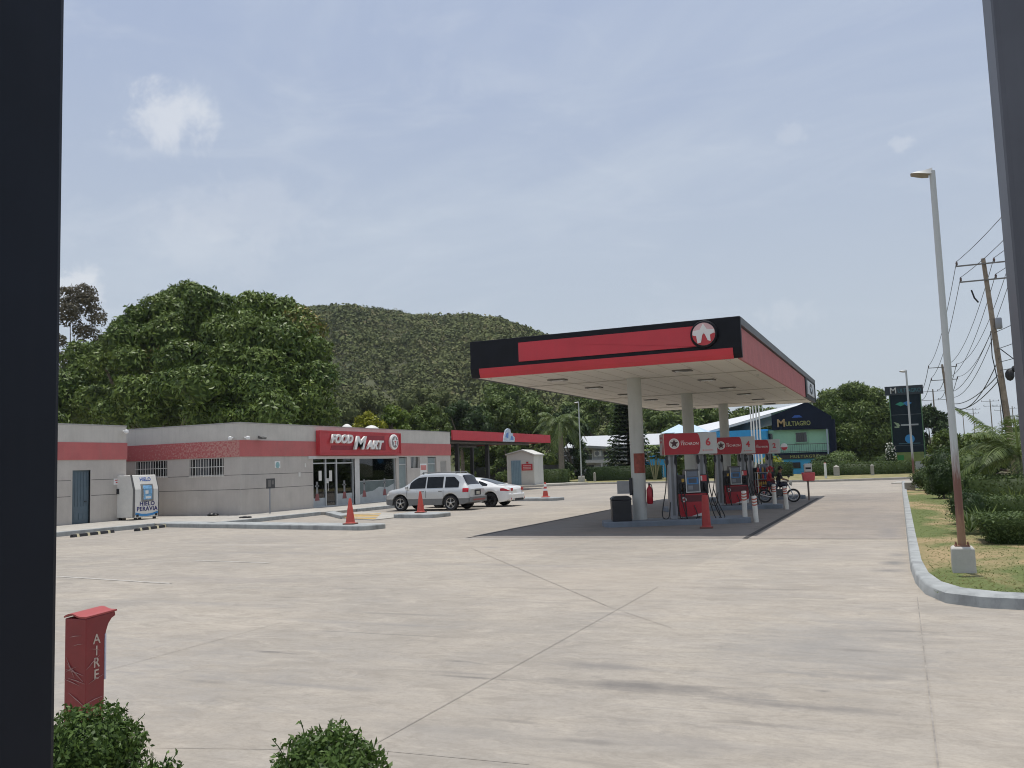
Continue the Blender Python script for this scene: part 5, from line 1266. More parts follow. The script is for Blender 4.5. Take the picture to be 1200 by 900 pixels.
each('roof_rail', M_clad, suv, [lambda m_, sg=sg: m_.tube([(-1.5, sg*.60, 1.66), (-1.4, sg*.60, 1.72), (.15, sg*.60, 1.74), (.3, sg*.60, 1.68)], .02, 6) for sg in (1, -1)], smooth=True)
for sg in (1, -1):
    mb = MB(); mb.box(.86, .98, sg*.93-.07, sg*.93+.09, 1.0, 1.14); mb.build('mirror', M_silver, suv, bevel=.03)
# --- white car with dark wheels beyond it
wc = thing('parked_car', 'white sloping-roof car with black wheels parked beyond the silver SUV', 'car', (-19.35, 39.15, 0), R(180))
M_wcar = mat('white_car_paint', (.80, .80, .78), .25, var=.02, coat=.7)
W = Car(top=[(-2.4, .80), (-2.34, .92), (-2.1, .985), (-1.75, 1.03), (-1.2, 1.20), (-.65, 1.36), (-.1, 1.42), (.35, 1.37), (1.2, .98), (1.4, .93), (2.0, .83), (2.25, .70), (2.4, .55)],
        belt=[(-2.4, .76), (-2.0, .93), (-1.5, .96), (.6, .93), (1.3, .89), (2.0, .78), (2.4, .50)],
        wid=[(-2.4, .68), (-2.3, .80), (-1.9, .90), (-1.4, .92), (0, .90), (1.4, .91), (2.0, .86), (2.25, .74), (2.4, .55)],
        wroof=[(-2.4, .6), (-1.6, .66), (-.7, .59), (0, .60), (.6, .62), (1.3, .7), (2.4, .5)],
        zlow=[(-2.4, .42), (-2.2, .28), (-1.6, .20), (1.5, .20), (2.2, .22), (2.4, .32)], wheels=(-1.38, 1.42), wr=.335, arch=.415, clad=.36)
W.body(-2.4, 2.4, M_wcar, M_wcar, wc)
car_common(W, wc, None, (-1.38, 1.42), .335, .90, mat('black_rim', (.02, .02, .022), .35), 7, .25)
W.side_patch('side_window', X(-.66, .78, 18), lambda x: W.g('belt', x)+.04, lambda x: max(W.g('belt', x)+.055, W.g('top', x)-.105), M_tint, wc)
W.side_patch('quarter_window', X(-1.22, -.70, 12), lambda x: W.g('belt', x)+.05, lambda x: max(W.g('belt', x)+.06, W.g('top', x)-.10), M_tint, wc)
W.top_patch('windscreen', 1.14, .42, .6, .53, M_tint, wc); W.top_patch('rear_screen', -1.62, -.72, .52, .50, M_tint, wc)
W.side_patch('tail_light', X(-2.36, -1.92, 10), lambda x: .74+.05*(x+2.36), lambda x: min(.90, W.g('belt', x)-.02)-.10*max(0, x+2.2), M_redlens, wc, .012)
each('tail_light', M_redlens, wc, [lambda m_, sg=sg: m_.box(-2.435, -2.40, sg*.62-.12, sg*.62+.12, .74, .88) for sg in (1, -1)], bevel=.015)
mb = MB(); mb.prism([(-.78, .30), (.78, .30), (.82, .62), (-.82, .62)], 'x', -2.47, -2.30); rb = mb.build('rear_bumper', M_wcar, wc, bevel=.05)
mb = MB(); mb.box(-2.48, -2.36, -.60, .60, .27, .38); mb.build('diffuser', M_dark, rb)
for sg in (1, -1):
    mb = MB(); mb.lathe([(.045, -.05), (.06, -.05), (.06, .06), (.045, .06)], (-2.47, sg*.58, .34), 12, 'x'); mb.build('exhaust', M_chrome, wc)
    mb = MB(); mb.box(-2.46, -2.44, sg*.70-.12, sg*.70+.10, .34, .42); mb.build('reflector', M_redlens, wc)
    mb = MB(); mb.box(.72, .86, sg*.92-.06, sg*.92+.09, .95, 1.07); mb.build('mirror', M_wcar, wc, bevel=.03)
W.side_patch('door_seam', X(-.72, -.707, 2), lambda x: .32, lambda x: .94, M_greym, wc, .004)
W.side_patch('headlight', X(2.0, 2.3, 8), lambda x: .62, lambda x: max(.63, min(.74, W.g('belt', x)-.02)), mat('lamp_clear', (.65, .65, .62), .15), wc, .01)

# ================================================================== MOTORCYCLE AND RIDERS
MLOC = Vector((-4.78, 38.9, 0)); MR = R(6)
mc = thing('motorcycle', 'dark motorcycle stopped beside pump 2 with two people on it', 'motorcycle', MLOC, MR)
for x, nm in ((.64, 'wheel'), (-.64, 'wheel')):
    mb = MB(); n_ = 28; prof = [(.27+.045*math.cos(a), .045*math.sin(a)) for a in np.linspace(0, 2*math.pi, 9)]
    mb.lathe(prof, (x, 0, .31), n_, 'y', cap=False); wh = mb.build(nm, M_dark, mc, smooth=True)
    mb = MB(); mb.lathe([(.235, -.025), (.235, .025), (.215, .025), (.215, -.025)], (x, 0, .31), n_, 'y', cap=False)
    for k in range(12): a = 2*math.pi*k/12; mb.tube([(x+.03*math.cos(a), .02*(-1)**k, .31+.03*math.sin(a)), (x+.22*math.cos(a), 0, .31+.22*math.sin(a))], .006, 4)
    mb.lathe([(.05, -.05), (.05, .05)], (x, 0, .31), 12, 'y'); mb.build('rim', M_chrome, wh)
    mb = MB(); vs = []
    for k in range(11):
        a = R(20+k*14); 
        for y in (-.06, .06): vs.append((x+.335*math.cos(a), y, .31+.335*math.sin(a)))
    mb.add(vs, [(2*k, 2*k+1, 2*k+3, 2*k+2) for k in range(10)]); mb.build('mudguard', mat('moto_blue_black', (.02, .022, .04), .3, coat=.3) if x > 0 else M_chrome, mc)
each('fork', M_chrome, mc, [lambda m_, s=s: m_.tube([(.64, s, .31), (.44, s, .82)], .024, 8) for s in (-.09, .09)])
mb = MB(); mb.tube([(.45, -.36, 1.0), (.42, -.2, .98), (.45, 0, .92), (.42, .2, .98), (.45, .36, 1.0)], .014, 6); hbr = mb.build('handlebar', M_blackpl, mc)
each('mirror', M_blackpl, hbr, [lambda m_, s=s: (m_.tube([(.44, s, 1.0), (.48, s*1.15, 1.16)], .008, 5), blob(m_, (.48, s*1.18, 1.19), .06, .7, 5, 8)) for s in (-.3, .3)])
mb = MB(); mb.lathe([(.03, -.08), (.09, .0), (.10, .05), (.02, .07)], (.55, 0, .86), 16, 'x'); mb.build('headlight', mat('lamp_clear2', (.7, .68, .6), .1), mc, smooth=True)
mb = MB(); mb.tube([(.42, 0, .86), (.25, 0, .84), (.0, 0, .78)], [.09, .14, .10], 12); mb.build('fuel_tank', mat('moto_blue_black', (.02, .022, .04), .3), mc, smooth=True)
mb = MB(); mb.prism([(.08, .76), (-.2, .72), (-.62, .76), (-.74, .80), (-.74, .86), (-.4, .84), (.0, .82)], 'y', -.12, .12); mb.build('seat', M_dark, mc, bevel=.03)
mb = MB(); mb.box(-.18, .22, -.13, .13, .30, .62); mb.lathe([(.1, -.17), (.12, -.1), (.12, .1), (.1, .17)], (.05, 0, .38), 14, 'y'); mb.build('engine', mat('engine_grey', (.12, .12, .125), .4, metal=.5), mc, bevel=.02)
mb = MB(); mb.tube([(.15, -.14, .34), (-.1, -.16, .24), (-.45, -.17, .28), (-.85, -.17, .38)], [.025, .03, .045, .05], 8); mb.build('exhaust', M_chrome, mc, smooth=True)
mb = MB()
for s in (-.05, .05): mb.tube([(.42, s*.4, .84), (.25, s, .5), (0, s, .26), (-.25, s, .35), (-.4, s*2, .76)], .018, 6); mb.tube([(-.64, s*2, .31), (-.15, s*2, .36)], .018, 6); mb.tube([(-.62, s*2.2, .34), (-.48, s*2, .74)], .022, 6)
mb.build('frame', M_blackpl, mc)
mb = MB(); mb.box(-.86, -.78, -.06, .06, .70, .78); mb.build('tail_light', M_redlens, mc)
def person(name, label, loc, rz, J, E, colours, hair, cat='person', cap=None, face=1):
    """one continuous skinned body from joints J {name: (pos, radius)} and edges E [(a, b, material key)]"""
    t_ = thing(name, label, cat, loc, rz)
    keys = list(J); me = bpy.data.meshes.new('body'); me.from_pydata([J[k][0] for k in keys], [(keys.index(a), keys.index(b)) for a, b, _ in E], [])
    o = bpy.data.objects.new('body', me); COL.objects.link(o)
    sk = o.modifiers.new('Skin', 'SKIN'); sk.use_smooth_shade = True
    for i, k in enumerate(keys):
        r_ = J[k][1]; me.skin_vertices[0].data[i].radius = r_ if hasattr(r_, '__len__') else (r_, r_)
        me.skin_vertices[0].data[i].use_root = (i == 0)
    ss = o.modifiers.new('Sub', 'SUBSURF'); ss.levels = 2; ss.render_levels = 2
    bpy.context.view_layer.update(); dg = bpy.context.evaluated_depsgraph_get(); m2 = bpy.data.meshes.new_from_object(o.evaluated_get(dg)); bpy.data.objects.remove(o)
    ms = list(colours); m2.materials.clear()
    for k in ms: m2.materials.append(colours[k])
    seg = [(Vector(J[a][0]), Vector(J[b][0]), ms.index(c_)) for a, b, c_ in E]
    for p in m2.polygons:
        best = (9, 0)
        for a, b, mi in seg:
            d = b-a; u = max(0, min(1, (p.center-a).dot(d)/max(d.length_squared, 1e-9))); best = min(best, ((p.center-(a+d*u)).length, mi))
        p.material_index = best[1]; p.use_smooth = True
    m2.name = 'body'; o = bpy.data.objects.new('body', m2); COL.objects.link(o); o.parent = t_
    hp = Vector(J['head'][0]); hr = .105; fx = Vector((face, 0, 0))
    mb = MB(); blob(mb, tuple(hp+Vector((-.02*face, 0, .035))), .112, 1.0, 8, 14); hm = mb.build('cap' if cap else 'hair', cap or hair, t_, smooth=True)
    if cap: mb = MB(); mb.prism([(.05*face, -.07), (.19*face, -.05), (.19*face, .05), (.05*face, .07)], 'z', hp.z+.05, hp.z+.065); [mb.v.__setitem__(i, (v[0]+hp.x, v[1]+hp.y, v[2])) for i, v in enumerate(mb.v)]; mb.build('cap_peak', cap, hm)
    each('eye', M_dark, t_, [lambda m_, s=s: blob(m_, tuple(hp+fx*.092+Vector((0, s*.036, .0))), .014, 1, 4, 6) for s in (-1, 1)])
    mb = MB(); blob(mb, tuple(hp+fx*.108+Vector((0, 0, -.025))), .018, 1.3, 4, 6)
    mb.build('nose', colours['skin'], t_, smooth=True)
    each('ear', colours['skin'], t_, [lambda m_, s=s: blob(m_, tuple(hp+Vector((0, s*.098, -.01))), .026, 1.3, 4, 6) for s in (-1, 1)], smooth=True)
    mb = MB(); mb.box(-.004, .004, -.028, .028, -.006, .006); mb.v = [(v[0]+hp.x+.094*face, v[1]+hp.y, v[2]+hp.z-.062) for v in mb.v]; mb.build('mouth', mat('lip', (.20, .07, .06), .6), t_)
    t_.scale = (.9, .9, .9)
    return t_
mc.scale = (.9, .9, .9)
skin = mat('brown_skin', (.24, .12, .07), .55, var=.05); jean = mat('dark_jeans', (.03, .035, .06), .8); shoe = mat('shoe_black', (.02, .02, .02), .6); hairm = mat('black_hair', (.012, .010, .009), .6)
def seated(ox, lean, hands, shirt_r=.15, arm_z=1.0):
    """rider joints in motorcycle coordinates; ox = seat position, lean = shoulder offset forward, hands = (x, |y|, z)"""
    J = {'pelvis': ((ox, 0, .90), (.15, .13)), 'waist': ((ox+lean*.35, 0, 1.06), (.14, .115)), 'chest': ((ox+lean*.8, 0, 1.26), (.165, .12)), 'neck0': ((ox+lean, 0, 1.39), (.075, .075)), 'neck': ((ox+lean+.02, 0, 1.45), .055), 'head': ((ox+lean+.05, 0, 1.57), (.095, .10)), 'crown': ((ox+lean+.045, 0, 1.64), (.075, .08))}
    E = [('pelvis', 'waist', 'shirt'), ('waist', 'chest', 'shirt'), ('chest', 'neck0', 'shirt'), ('neck0', 'neck', 'skin'), ('neck', 'head', 'skin'), ('head', 'crown', 'skin')]
    for s, n_ in ((1, 'l'), (-1, 'r')):
        sh = Vector((ox+lean*.95, s*.19, 1.34)); hd = Vector((hands[0], s*hands[1], hands[2])); el = sh.lerp(hd, .5)+Vector((-.06, s*.07, -.09)); wr_ = hd+(el-hd).normalized()*.07
        kn = Vector((ox+.42, s*.24, .80)); an = Vector((ox+.22, s*.21, .34)); 
        J.update({'sh'+n_: (sh, .062), 'el'+n_: (el, .045), 'wr'+n_: (wr_, .028), 'pm'+n_: (hd, (.034, .02)), 'hip'+n_: ((ox+.04, s*.11, .86), .098), 'kn'+n_: (kn, .066), 'an'+n_: (an, .042), 'ft'+n_: (an+Vector((.03, 0, -.06)), .045), 'toe'+n_: (an+Vector((.19, s*.03, -.07)), .034)})
        E += [('chest', 'sh'+n_, 'shirt'), ('sh'+n_, 'el'+n_, 'shirt'), ('el'+n_, 'wr'+n_, 'skin'), ('wr'+n_, 'pm'+n_, 'skin'), ('pelvis', 'hip'+n_, 'jean'), ('hip'+n_, 'kn'+n_, 'jean'), ('kn'+n_, 'an'+n_, 'jean'), ('an'+n_, 'ft'+n_, 'shoe'), ('ft'+n_, 'toe'+n_, 'shoe')]
        d = (hd-wr_).normalized()
        for k in range(4):   # four fingers curled over the grip, a thumb from the side of the palm
            b = hd+Vector((0, s*(-.03+.02*k), .0))+d*.015; m_ = b+d*(.035+.004*(k in (1, 2))); e_ = m_+Vector((.0, 0, -.035))
            J[f'fa{n_}{k}'] = (b, .009); J[f'fb{n_}{k}'] = (m_, .008); J[f'fc{n_}{k}'] = (e_, .007)
            E += [('pm'+n_, f'fa{n_}{k}', 'skin'), (f'fa{n_}{k}', f'fb{n_}{k}', 'skin'), (f'fb{n_}{k}', f'fc{n_}{k}', 'skin')]
        b = hd+Vector((-.01, -s*.035, -.01)); J[f'ta{n_}'] = (b, .010); J[f'tb{n_}'] = (b+d*.03+Vector((0, -s*.01, -.025)), .008); E += [('pm'+n_, f'ta{n_}', 'skin'), (f'ta{n_}', f'tb{n_}', 'skin')]
    return J, E
J, E = seated(-.05, .14, (.42, .33, 1.03))
person('person', 'person in black clothes in front on the motorcycle, hands on the handlebar', MLOC, MR, J, E, dict(skin=skin, shirt=mat('black_shirt', (.018, .018, .02), .8), jean=jean, shoe=shoe), hairm)
J, E = seated(-.46, .10, (-.14, .20, 1.10))
person('person', 'person in a red shirt and red cap on the rear of the motorcycle', MLOC, MR, J, E, dict(skin=skin, shirt=mat('red_shirt', (.33, .018, .03), .8), jean=jean, shoe=shoe), hairm, cap=mat('red_cap', (.30, .02, .03), .7))
# ================================================================== NEAR THE CAMERA
M_pil = mat('charcoal_column_paint', (.0065, .0095, .017), .5, var=.3, scale=1.5, streak=.12, grime_col=(.03, .03, .035), spec=.25)
def steel_column(label, x0, x1, y0, y1, ztop=5.0, m=None):
    o = thing('steel_column', label, 'column', ((x0+x1)/2, (y0+y1)/2, -.02)); a, b = (x1-x0)/2, (y1-y0)/2
    mb = MB(); mb.box(-a, a, -b, b, .03, ztop); mb.build('shaft', m or M_pil, o, bevel=.012)
    mb = MB(); mb.box(-a-.08, a+.08, -b-.08, b+.08, 0, .03)
    for sx in (-1, 1):
        for sy in (-1, 1): mb.lathe([(.02, .03), (.02, .06)], (sx*(a+.045), sy*(b+.045), 0), 6)
    mb.build('base_plate', M_pil, o)
    return o
pl = at(72, 450, 1.2); steel_column('wide charcoal steel column filling the left side of the view', pl.x-.32, pl.x, 1.2-.32, 1.2)
pr = at(1176, 220, 2.0)
def col_right():
    x = at(1181, 220, 2.0).x
    return steel_column('charcoal steel column at the top right in front of the utility pole', x, x+.22, 2.0, 2.16, m=mat('skylit_column_grey', (.085, .090, .108), .5, var=.15, scale=3, streak=.35, grime_col=(.04, .042, .05)))  # skylight on the visible face is put into this greyer colour
cr_ = col_right()
# air pump
ap = gz(101, 724, .94); ap = Vector((ap.x, ap.y, 0))
o = thing('air_pump_post', 'red air pump post marked AIRE with a curved hood wrapped in clear film', 'air pump', (ap.x, ap.y, 0), R(2))
W_, D_ = .20, .165
M_air = mat('air_pump_red', (.21, .022, .024), .4, var=.12, scale=5, grime=.35, grime_col=(.15, .04, .036))
pf = [(0, 0), (0, .93), (D_+.095, .945), (D_+.10, .915), (D_+.065, .90), (D_+.035, .865), (D_+.015, .815), (D_, .75), (D_, 0)]
mb = MB(); mb.prism(pf, 'x', -W_, 0); mb.build('housing', M_air, o, bevel=.006)
mb = MB(); nn = 8
for k in range(nn+1):
    u = k/nn; x = -W_-.004+(W_+.008)*u; z = .938+.022*math.sin(math.pi*min(1, u*1.5))*(1-u*.3)
    for y, dz in ((-.006, 0), (D_+.108, .012)): mb.v += [(x, y, z+dz-.004), (x, y, z+dz+.008)]
for k in range(nn):
    a, b = k*4, (k+1)*4; mb.f += [(a+1, b+1, b+3, a+3), (a, a+2, b+2, b), (a, b, b+1, a+1), (a+2, a+3, b+3, b+2)]; mb.mi += [0]*4
mb.f += [(0, 1, 3, 2), (nn*4, nn*4+2, nn*4+3, nn*4+1)]; mb.mi += [0, 0]
mb.build('hood', mat('air_hood', (.36, .06, .055), .5, var=.08), o, smooth=True)
M_al = mat('worn_cream_letter', (.50, .40, .34), .6, var=.2, scale=30)
for k, ch in enumerate('AIRE'): text('lettering', ch, .095, M_al, face_x(.002, D_*.56, .775-k*.082), o, .001, bold=.001)
# clear wrapping film: thin glossy creases
M_filmw = mat('clear_wrap', (.36, .20, .19), .15, var=.3, scale=9)
mb = MB()
def crease(a, b, w_=.0035):
    a, b = Vector(a), Vector(b); m_ = a.lerp(b, .5)+Vector((0, -.002, .004)); mb.tube([a, m_, b], [.0006, w_, .0006], 4)
for (u0, z0, u1, z1) in ((.02, .62, .18, .50), (.01, .58, .19, .54), (.03, .52, .2, .485), (.05, .80, .16, .815), (.0, .55, .12, .60), (.04, .42, .2, .33), (.02, .66, .1, .52), (.08, .74, .18, .76), (.0, .51, .15, .47)):
    crease((-W_+u0, -.004, z0), (-W_+u1, -.004, z1))
for (y0, z0, y1, z1) in ((.0, .35, .16, .37), (.0, .58, .12, .66), (.02, .48, .16, .52), (.03, .72, .13, .69)): crease((.004, y0, z0), (.004, y1, z1))
mb.build('wrapping_film', M_filmw, o)
mb = MB(); mb.box(-.02, .004, D_+.0, D_+.012, .48, .80); mb.build('label_strip', mat('pale_label', (.55, .58, .68), .4), o)
mb = MB(); mb.tube([(-W_, .05, .12), (-W_-.05, .04, .16), (-W_-.06, .02, .05), (-W_-.02, -.04, .01), (-W_+.05, -.08, .01)], .012, 6); mb.build('hose', M_hose, o, smooth=True)
mb = MB(); mb.box(-W_-.06, .06, -.06, D_+.06, -.02, .012); mb.build('base', M_conc, o)
# clipped bushes
def small_bush(label, c, r, sq, n, size, sprigs, group=None):
    t_ = thing('box_bush', label, 'bush', (c[0], c[1], 0)); L = Leaves(); mb = MB()
    d = rng.normal(0, 1, (n, 3)); d /= np.linalg.norm(d, axis=1)[:, None]
    bump = 1+.09*np.sin(d[:, 0]*7+c[0]*9)*np.cos(d[:, 1]*6)+.07*np.sin(d[:, 2]*8+d[:, 0]*5)
    P = np.array([0, 0, c[2]])+d*(r*bump*rng.uniform(.72, 1.04, n))[:, None]*np.array([1, 1, sq])
    L.add(leaf_arrays(P, d, size, .55, .75), rng.beta(2, 2.2, n)*.95); blob(mb, (0, 0, c[2]), r*.74, sq, 10, 16)
    V = []
    for k in range(sprigs):
        a = random.uniform(0, 6.28); e = random.uniform(.25, 1.3); b = Vector((math.cos(a)*math.cos(e), math.sin(a)*math.cos(e), math.sin(e)*sq))
        p0 = Vector((0, 0, c[2]))+b*r*.9; p1 = p0+(b+Vector((0, 0, .5))).normalized()*random.uniform(.04, .10)
        mb.tube([p0, p0.lerp(p1, .5)+Vector((0, 0, .006)), p1], .0018, 4, False)
        for j in range(5):
            q = p0.lerp(p1, .3+.16*j); L.add(leaf_arrays(np.array([q]), rng.normal(0, 1, (1, 3)), size*.9, .55, .3))
    L.core(mb); L.build('foliage', LM['box'], t_)
    mb = MB(); mb.tube([(0, 0, -.05), (.01, 0, c[2]*.5), (0, .01, c[2])], [.03, .025, .02], 7)
    for k in range(5): a = k*1.3; mb.tube([(0, 0, c[2]*.45), (math.cos(a)*r*.4, math.sin(a)*r*.4, c[2])], [.014, .008], 5)
    mb.build('stem', BARK, t_, smooth=True); return t_
b1 = at(101, 892, 3.15); small_bush('clipped green bush at the foot of the red air pump', (b1.x, 3.15, b1.z), .265, .92, 7500, .026, 9)
b2 = at(381, 925, 3.05); small_bush('clipped green bush with thin sprigs, right of the air pump at the bottom edge', (b2.x, 3.05, b2.z), .235, .95, 7500, .026, 16)
b3 = at(178, 925, 3.1); small_bush('low straggly plant between the two clipped bushes', (b3.x, 3.1, b3.z), .13, .7, 900, .028, 22)
sheet('planter_bed', [(-5, 1.9), (-.9, 1.9), (-.9, 3.45), (-5, 3.45)], .02, M_soil)

# ================================================================== GARDEN ON THE RIGHT
def street_lamp(label, x, y, z0, h, head_dir, base=.32, base_h=.38, rust=True, r=.055, taper=.75, head=1.0):
    o = thing('street_lamp', label, 'street lamp', (x, y, z0))
    mb = MB(); mb.add([(-base/2, -base/2, -.1), (base/2, -base/2, -.1), (base/2, base/2, -.1), (-base/2, base/2, -.1), (-base/2*.97, -base/2*.97, base_h-.03), (base/2*.97, -base/2*.97, base_h-.03), (base/2*.97, base/2*.97, base_h-.03), (-base/2*.97, base/2*.97, base_h-.03)], [(0, 3, 2, 1), (0, 1, 5, 4), (1, 2, 6, 5), (2, 3, 7, 6), (3, 0, 4, 7)])
    b0 = len(mb.v); q = base/2*.97; p = base/2*.8
    mb.v += [(-p, -p, base_h), (p, -p, base_h), (p, p, base_h), (-p, p, base_h)]; mb.f += [(4, 5, b0+1, b0), (5, 6, b0+2, b0+1), (6, 7, b0+3, b0+2), (7, 4, b0, b0+3), (b0, b0+1, b0+2, b0+3)]; mb.mi += [0]*5
    mb.build('footing', mat('lamp_footing', (.50, .48, .44), .9, var=.08, scale=4, bump=.3, grime=.35), o, bevel=.01)
    t = NT('lamp_post_paint_'+str(round(h*10))); v = t.coord(); sp = t.new('ShaderNodeSeparateXYZ'); t.link(v, sp.inputs[0])
    n_ = t.noise(t.coord((9, 9, 1.2)), 3, 6, .65); zz = t.math('ADD', sp.outputs[2], t.math('MULTIPLY', n_, 1.1))
    c = t.mix(t.mapr(zz, 1.9, 2.5, 1 if rust else 0, 0), (.50, .52, .51), (.19, .085, .065))
    c = t.mix(t.mapr(zz, 1.2, 1.55, .9 if rust else 0, 0), c, (.30, .17, .10)); t.col(c); t.b.inputs['Roughness'].default_value = .6
    mb = MB(); mb.tube([(0, 0, base_h-.01), (0, 0, base_h+h*.4), (0, 0, base_h+h)], [r, r*(1+taper)/2, r*taper], 14); mb.build('post', t.m, o, smooth=True)
    mb = MB(); mb.box(-r*1.8, r*1.8, -r*1.8, r*1.8, base_h, base_h+.015)
    for sx in (-1, 1):
        for sy in (-1, 1): mb.lathe([(.012, 0), (.012, .05)], (sx*r*1.4, sy*r*1.4, base_h+.01), 6)
    mb.build('base_plate', mat('rusty_plate', (.22, .11, .07), .85, var=.3, scale=12), o)
    d = Vector(head_dir).normalized(); s = Vector((-d.y, d.x, 0)); zt = base_h+h
    hs = [(0, .035, .05, -.10), (.06, .05, .03, -.11), (.16, .085, .005, -.105), (.24, .08, .0, -.075), (.32, .03, -.015, -.04)]
    hs = [(a*head, b*head, c_*head, d_*head) for a, b, c_, d_ in hs]
    mb = MB(); vs = []
    for a, wd, ztp, zb in hs: vs += [d*a+s*wd+Vector((0, 0, zt+zb*.45)), d*a-s*wd+Vector((0, 0, zt+zb*.45)), d*a-s*wd*.5+Vector((0, 0, zt+ztp)), d*a+s*wd*.5+Vector((0, 0, zt+ztp))]
    m_ = len(hs); mb.add(vs, [(i*4+j, i*4+(j+1) % 4, (i+1)*4+(j+1) % 4, (i+1)*4+j) for i in range(m_-1) for j in range(4)]+[(0, 1, 2, 3), ((m_-1)*4+3, (m_-1)*4+2, (m_-1)*4+1, (m_-1)*4)])
    hd = mb.build('lamp_head', M_lgrey, o, smooth=True)
    mb = MB(); vs = []
    for a, wd, ztp, zb in hs[1:]: vs += [d*a+s*wd*.85+Vector((0, 0, zt+zb*.45)), d*a+Vector((0, 0, zt+zb*.6-.04*head)), d*a-s*wd*.85+Vector((0, 0, zt+zb*.45))]
    m_ = len(hs)-1; mb.add(vs, [(i*3+j, (i+1)*3+j, (i+1)*3+j+1, i*3+j+1) for i in range(m_-1) for j in range(2)]+[(0, 1, 2), ((m_-1)*3+2, (m_-1)*3+1, (m_-1)*3)])
    mb.build('lens', mat('lamp_lens', (.22, .19, .15), .25, var=.2), hd, smooth=True)
    return o
street_lamp('tall grey lamp post with a rusty foot on a pale concrete block in the lawn', .765, 14.95, .10, 5.78, (-1, -.25, 0), r=.058)
street_lamp('lamp post with a rusty lower half far down the garden, before the tall advertising panel', .60, 49.9, .1, 5.75, (-1, -.2, 0), base=.42, base_h=.3, r=.06)
street_lamp('white lamp post standing at the far verge beside the palm', -29.2, 83.8, .1, 7.4, (-1, -.2, 0), base=.55, base_h=.6, rust=False, r=.075, head=1.4)
mb = MB(); mb.box(-.24, .24, -.24, .24, -.05, .42); o = mb.build('concrete_block', M_conc, bevel=.03); o.location = (.35, 47.2, .05); tag(o, 'low concrete block beside the far garden lamp', 'block')

hedge('clipped_hedge', 'flaring clipped hedge nearest the camera on the lawn, in front of the palm', (2.65, 19.9, .1), 2.7, 1.5, .50, .22, dens=900, size=.055)
hedge('clipped_hedge', 'second clipped hedge, behind the flaring one, to the left of the palm trunk', (3.0, 25.4, .1), 2.6, 1.2, .58, .1, dens=650, size=.06)
hedge('clipped_hedge', 'bright-topped clipped hedge farthest back behind the spiky plants', (3.35, 32.6, .1), 3.2, 2.2, .92, .05, dens=420, size=.08)
hedge('clipped_hedge', 'long low clipped hedge far back on the garden, under the dark round shrubs', (2.3, 43.5, .1), 2.6, 3.0, .75, .0, dens=260, size=.09)
def shrub(label, x, y, r, h, mname='dark', n=2600, size=.09, name='shrub', **k):
    t_ = thing(name, label, 'shrub', (x, y, .08)); lob = [((0, 0, h*.5), r, h/(2*r))]+[((rng.uniform(-.5, .5)*r, rng.uniform(-.5, .5)*r, h*rng.uniform(.45, .8)), r*.5, .9) for _ in range(7)]
    crown(t_, mname, lob, n, size, .5, .6, .2, name='foliage'); mb = MB(); mb.tube([(0, 0, -.1), (0, 0, h*.5)], [.05, .04], 7); mb.build('stem', BARK, t_); return t_
p = gz(1096, 584, .1); shrub('dark round shrub with clipped tiers on the lawn edge, right of the far lamp', 1.45, 38.0, .62, 1.35)
shrub('dark taller shrub behind the tiered one in the garden', 1.75, 42.0, .7, 2.0, n=3000)
shrub('mid green shrub reaching over the kerb end at the far garden', 1.15, 46.5, .75, 1.1, 'hedge')
shrub('bushy green shrub behind the lamp post in the middle of the garden', 2.6, 40.5, .9, 1.9, 'tree')
def spiky(label, x, y, n, ln, wd, mname='palegreen', up=.9, name='yucca'):
    L = Leaves(); V = []
    for i in range(n):
        a = i*2.39996; e = rng.uniform(.15, 1.25)*up; d = np.array([math.cos(a)*math.cos(e), math.sin(a)*math.cos(e), math.sin(e)]); s = np.array([-math.sin(a), math.cos(a), 0]); l = ln*rng.uniform(.75, 1.1); m_ = d*l*.5; e_ = d*l+np.array([0, 0, -.14*l*math.cos(e)])
        V += [-s*wd*.4, m_-s*wd, e_, m_+s*wd]
    L.add(np.array(V)); o = L.build(name, LM[mname]); o.location = (x, y, .12); return tag(o, label, 'plant')
spiky('spiky plant with long narrow leaves just behind the near lamp post', 1.30, 21.8, 70, .78, .022, 'hedge')
spiky('spiky plant with yellowish leaves left of the flaring hedge', 1.62, 22.6, 60, .72, .024, 'palegreen')
spiky('pale spiky plant showing above the second hedge', 2.9, 28.6, 70, .95, .026, 'palegreen')
spiky('low spiky plant between the lamp and the bright-topped hedge', 1.5, 27.5, 60, .62, .022, 'hedge')
shrub('dark low shrub behind the near lamp post', 1.45, 24.6, .5, .85, 'dark', 1800, .06)
palm('small palm with feathery fronds on the right edge behind the hedges', (3.62, 33.6, .1), 1.55, .17, 18, 2.75, 1.75, 1.65, ll=.62, lw=.045, nl=30, seed=4)
palm('second small palm partly hidden behind the right column', (5.2, 37.5, .1), 1.9, .17, 14, 2.6, 1.5, 1.8, ll=.6, lw=.045, nl=26, seed=9)

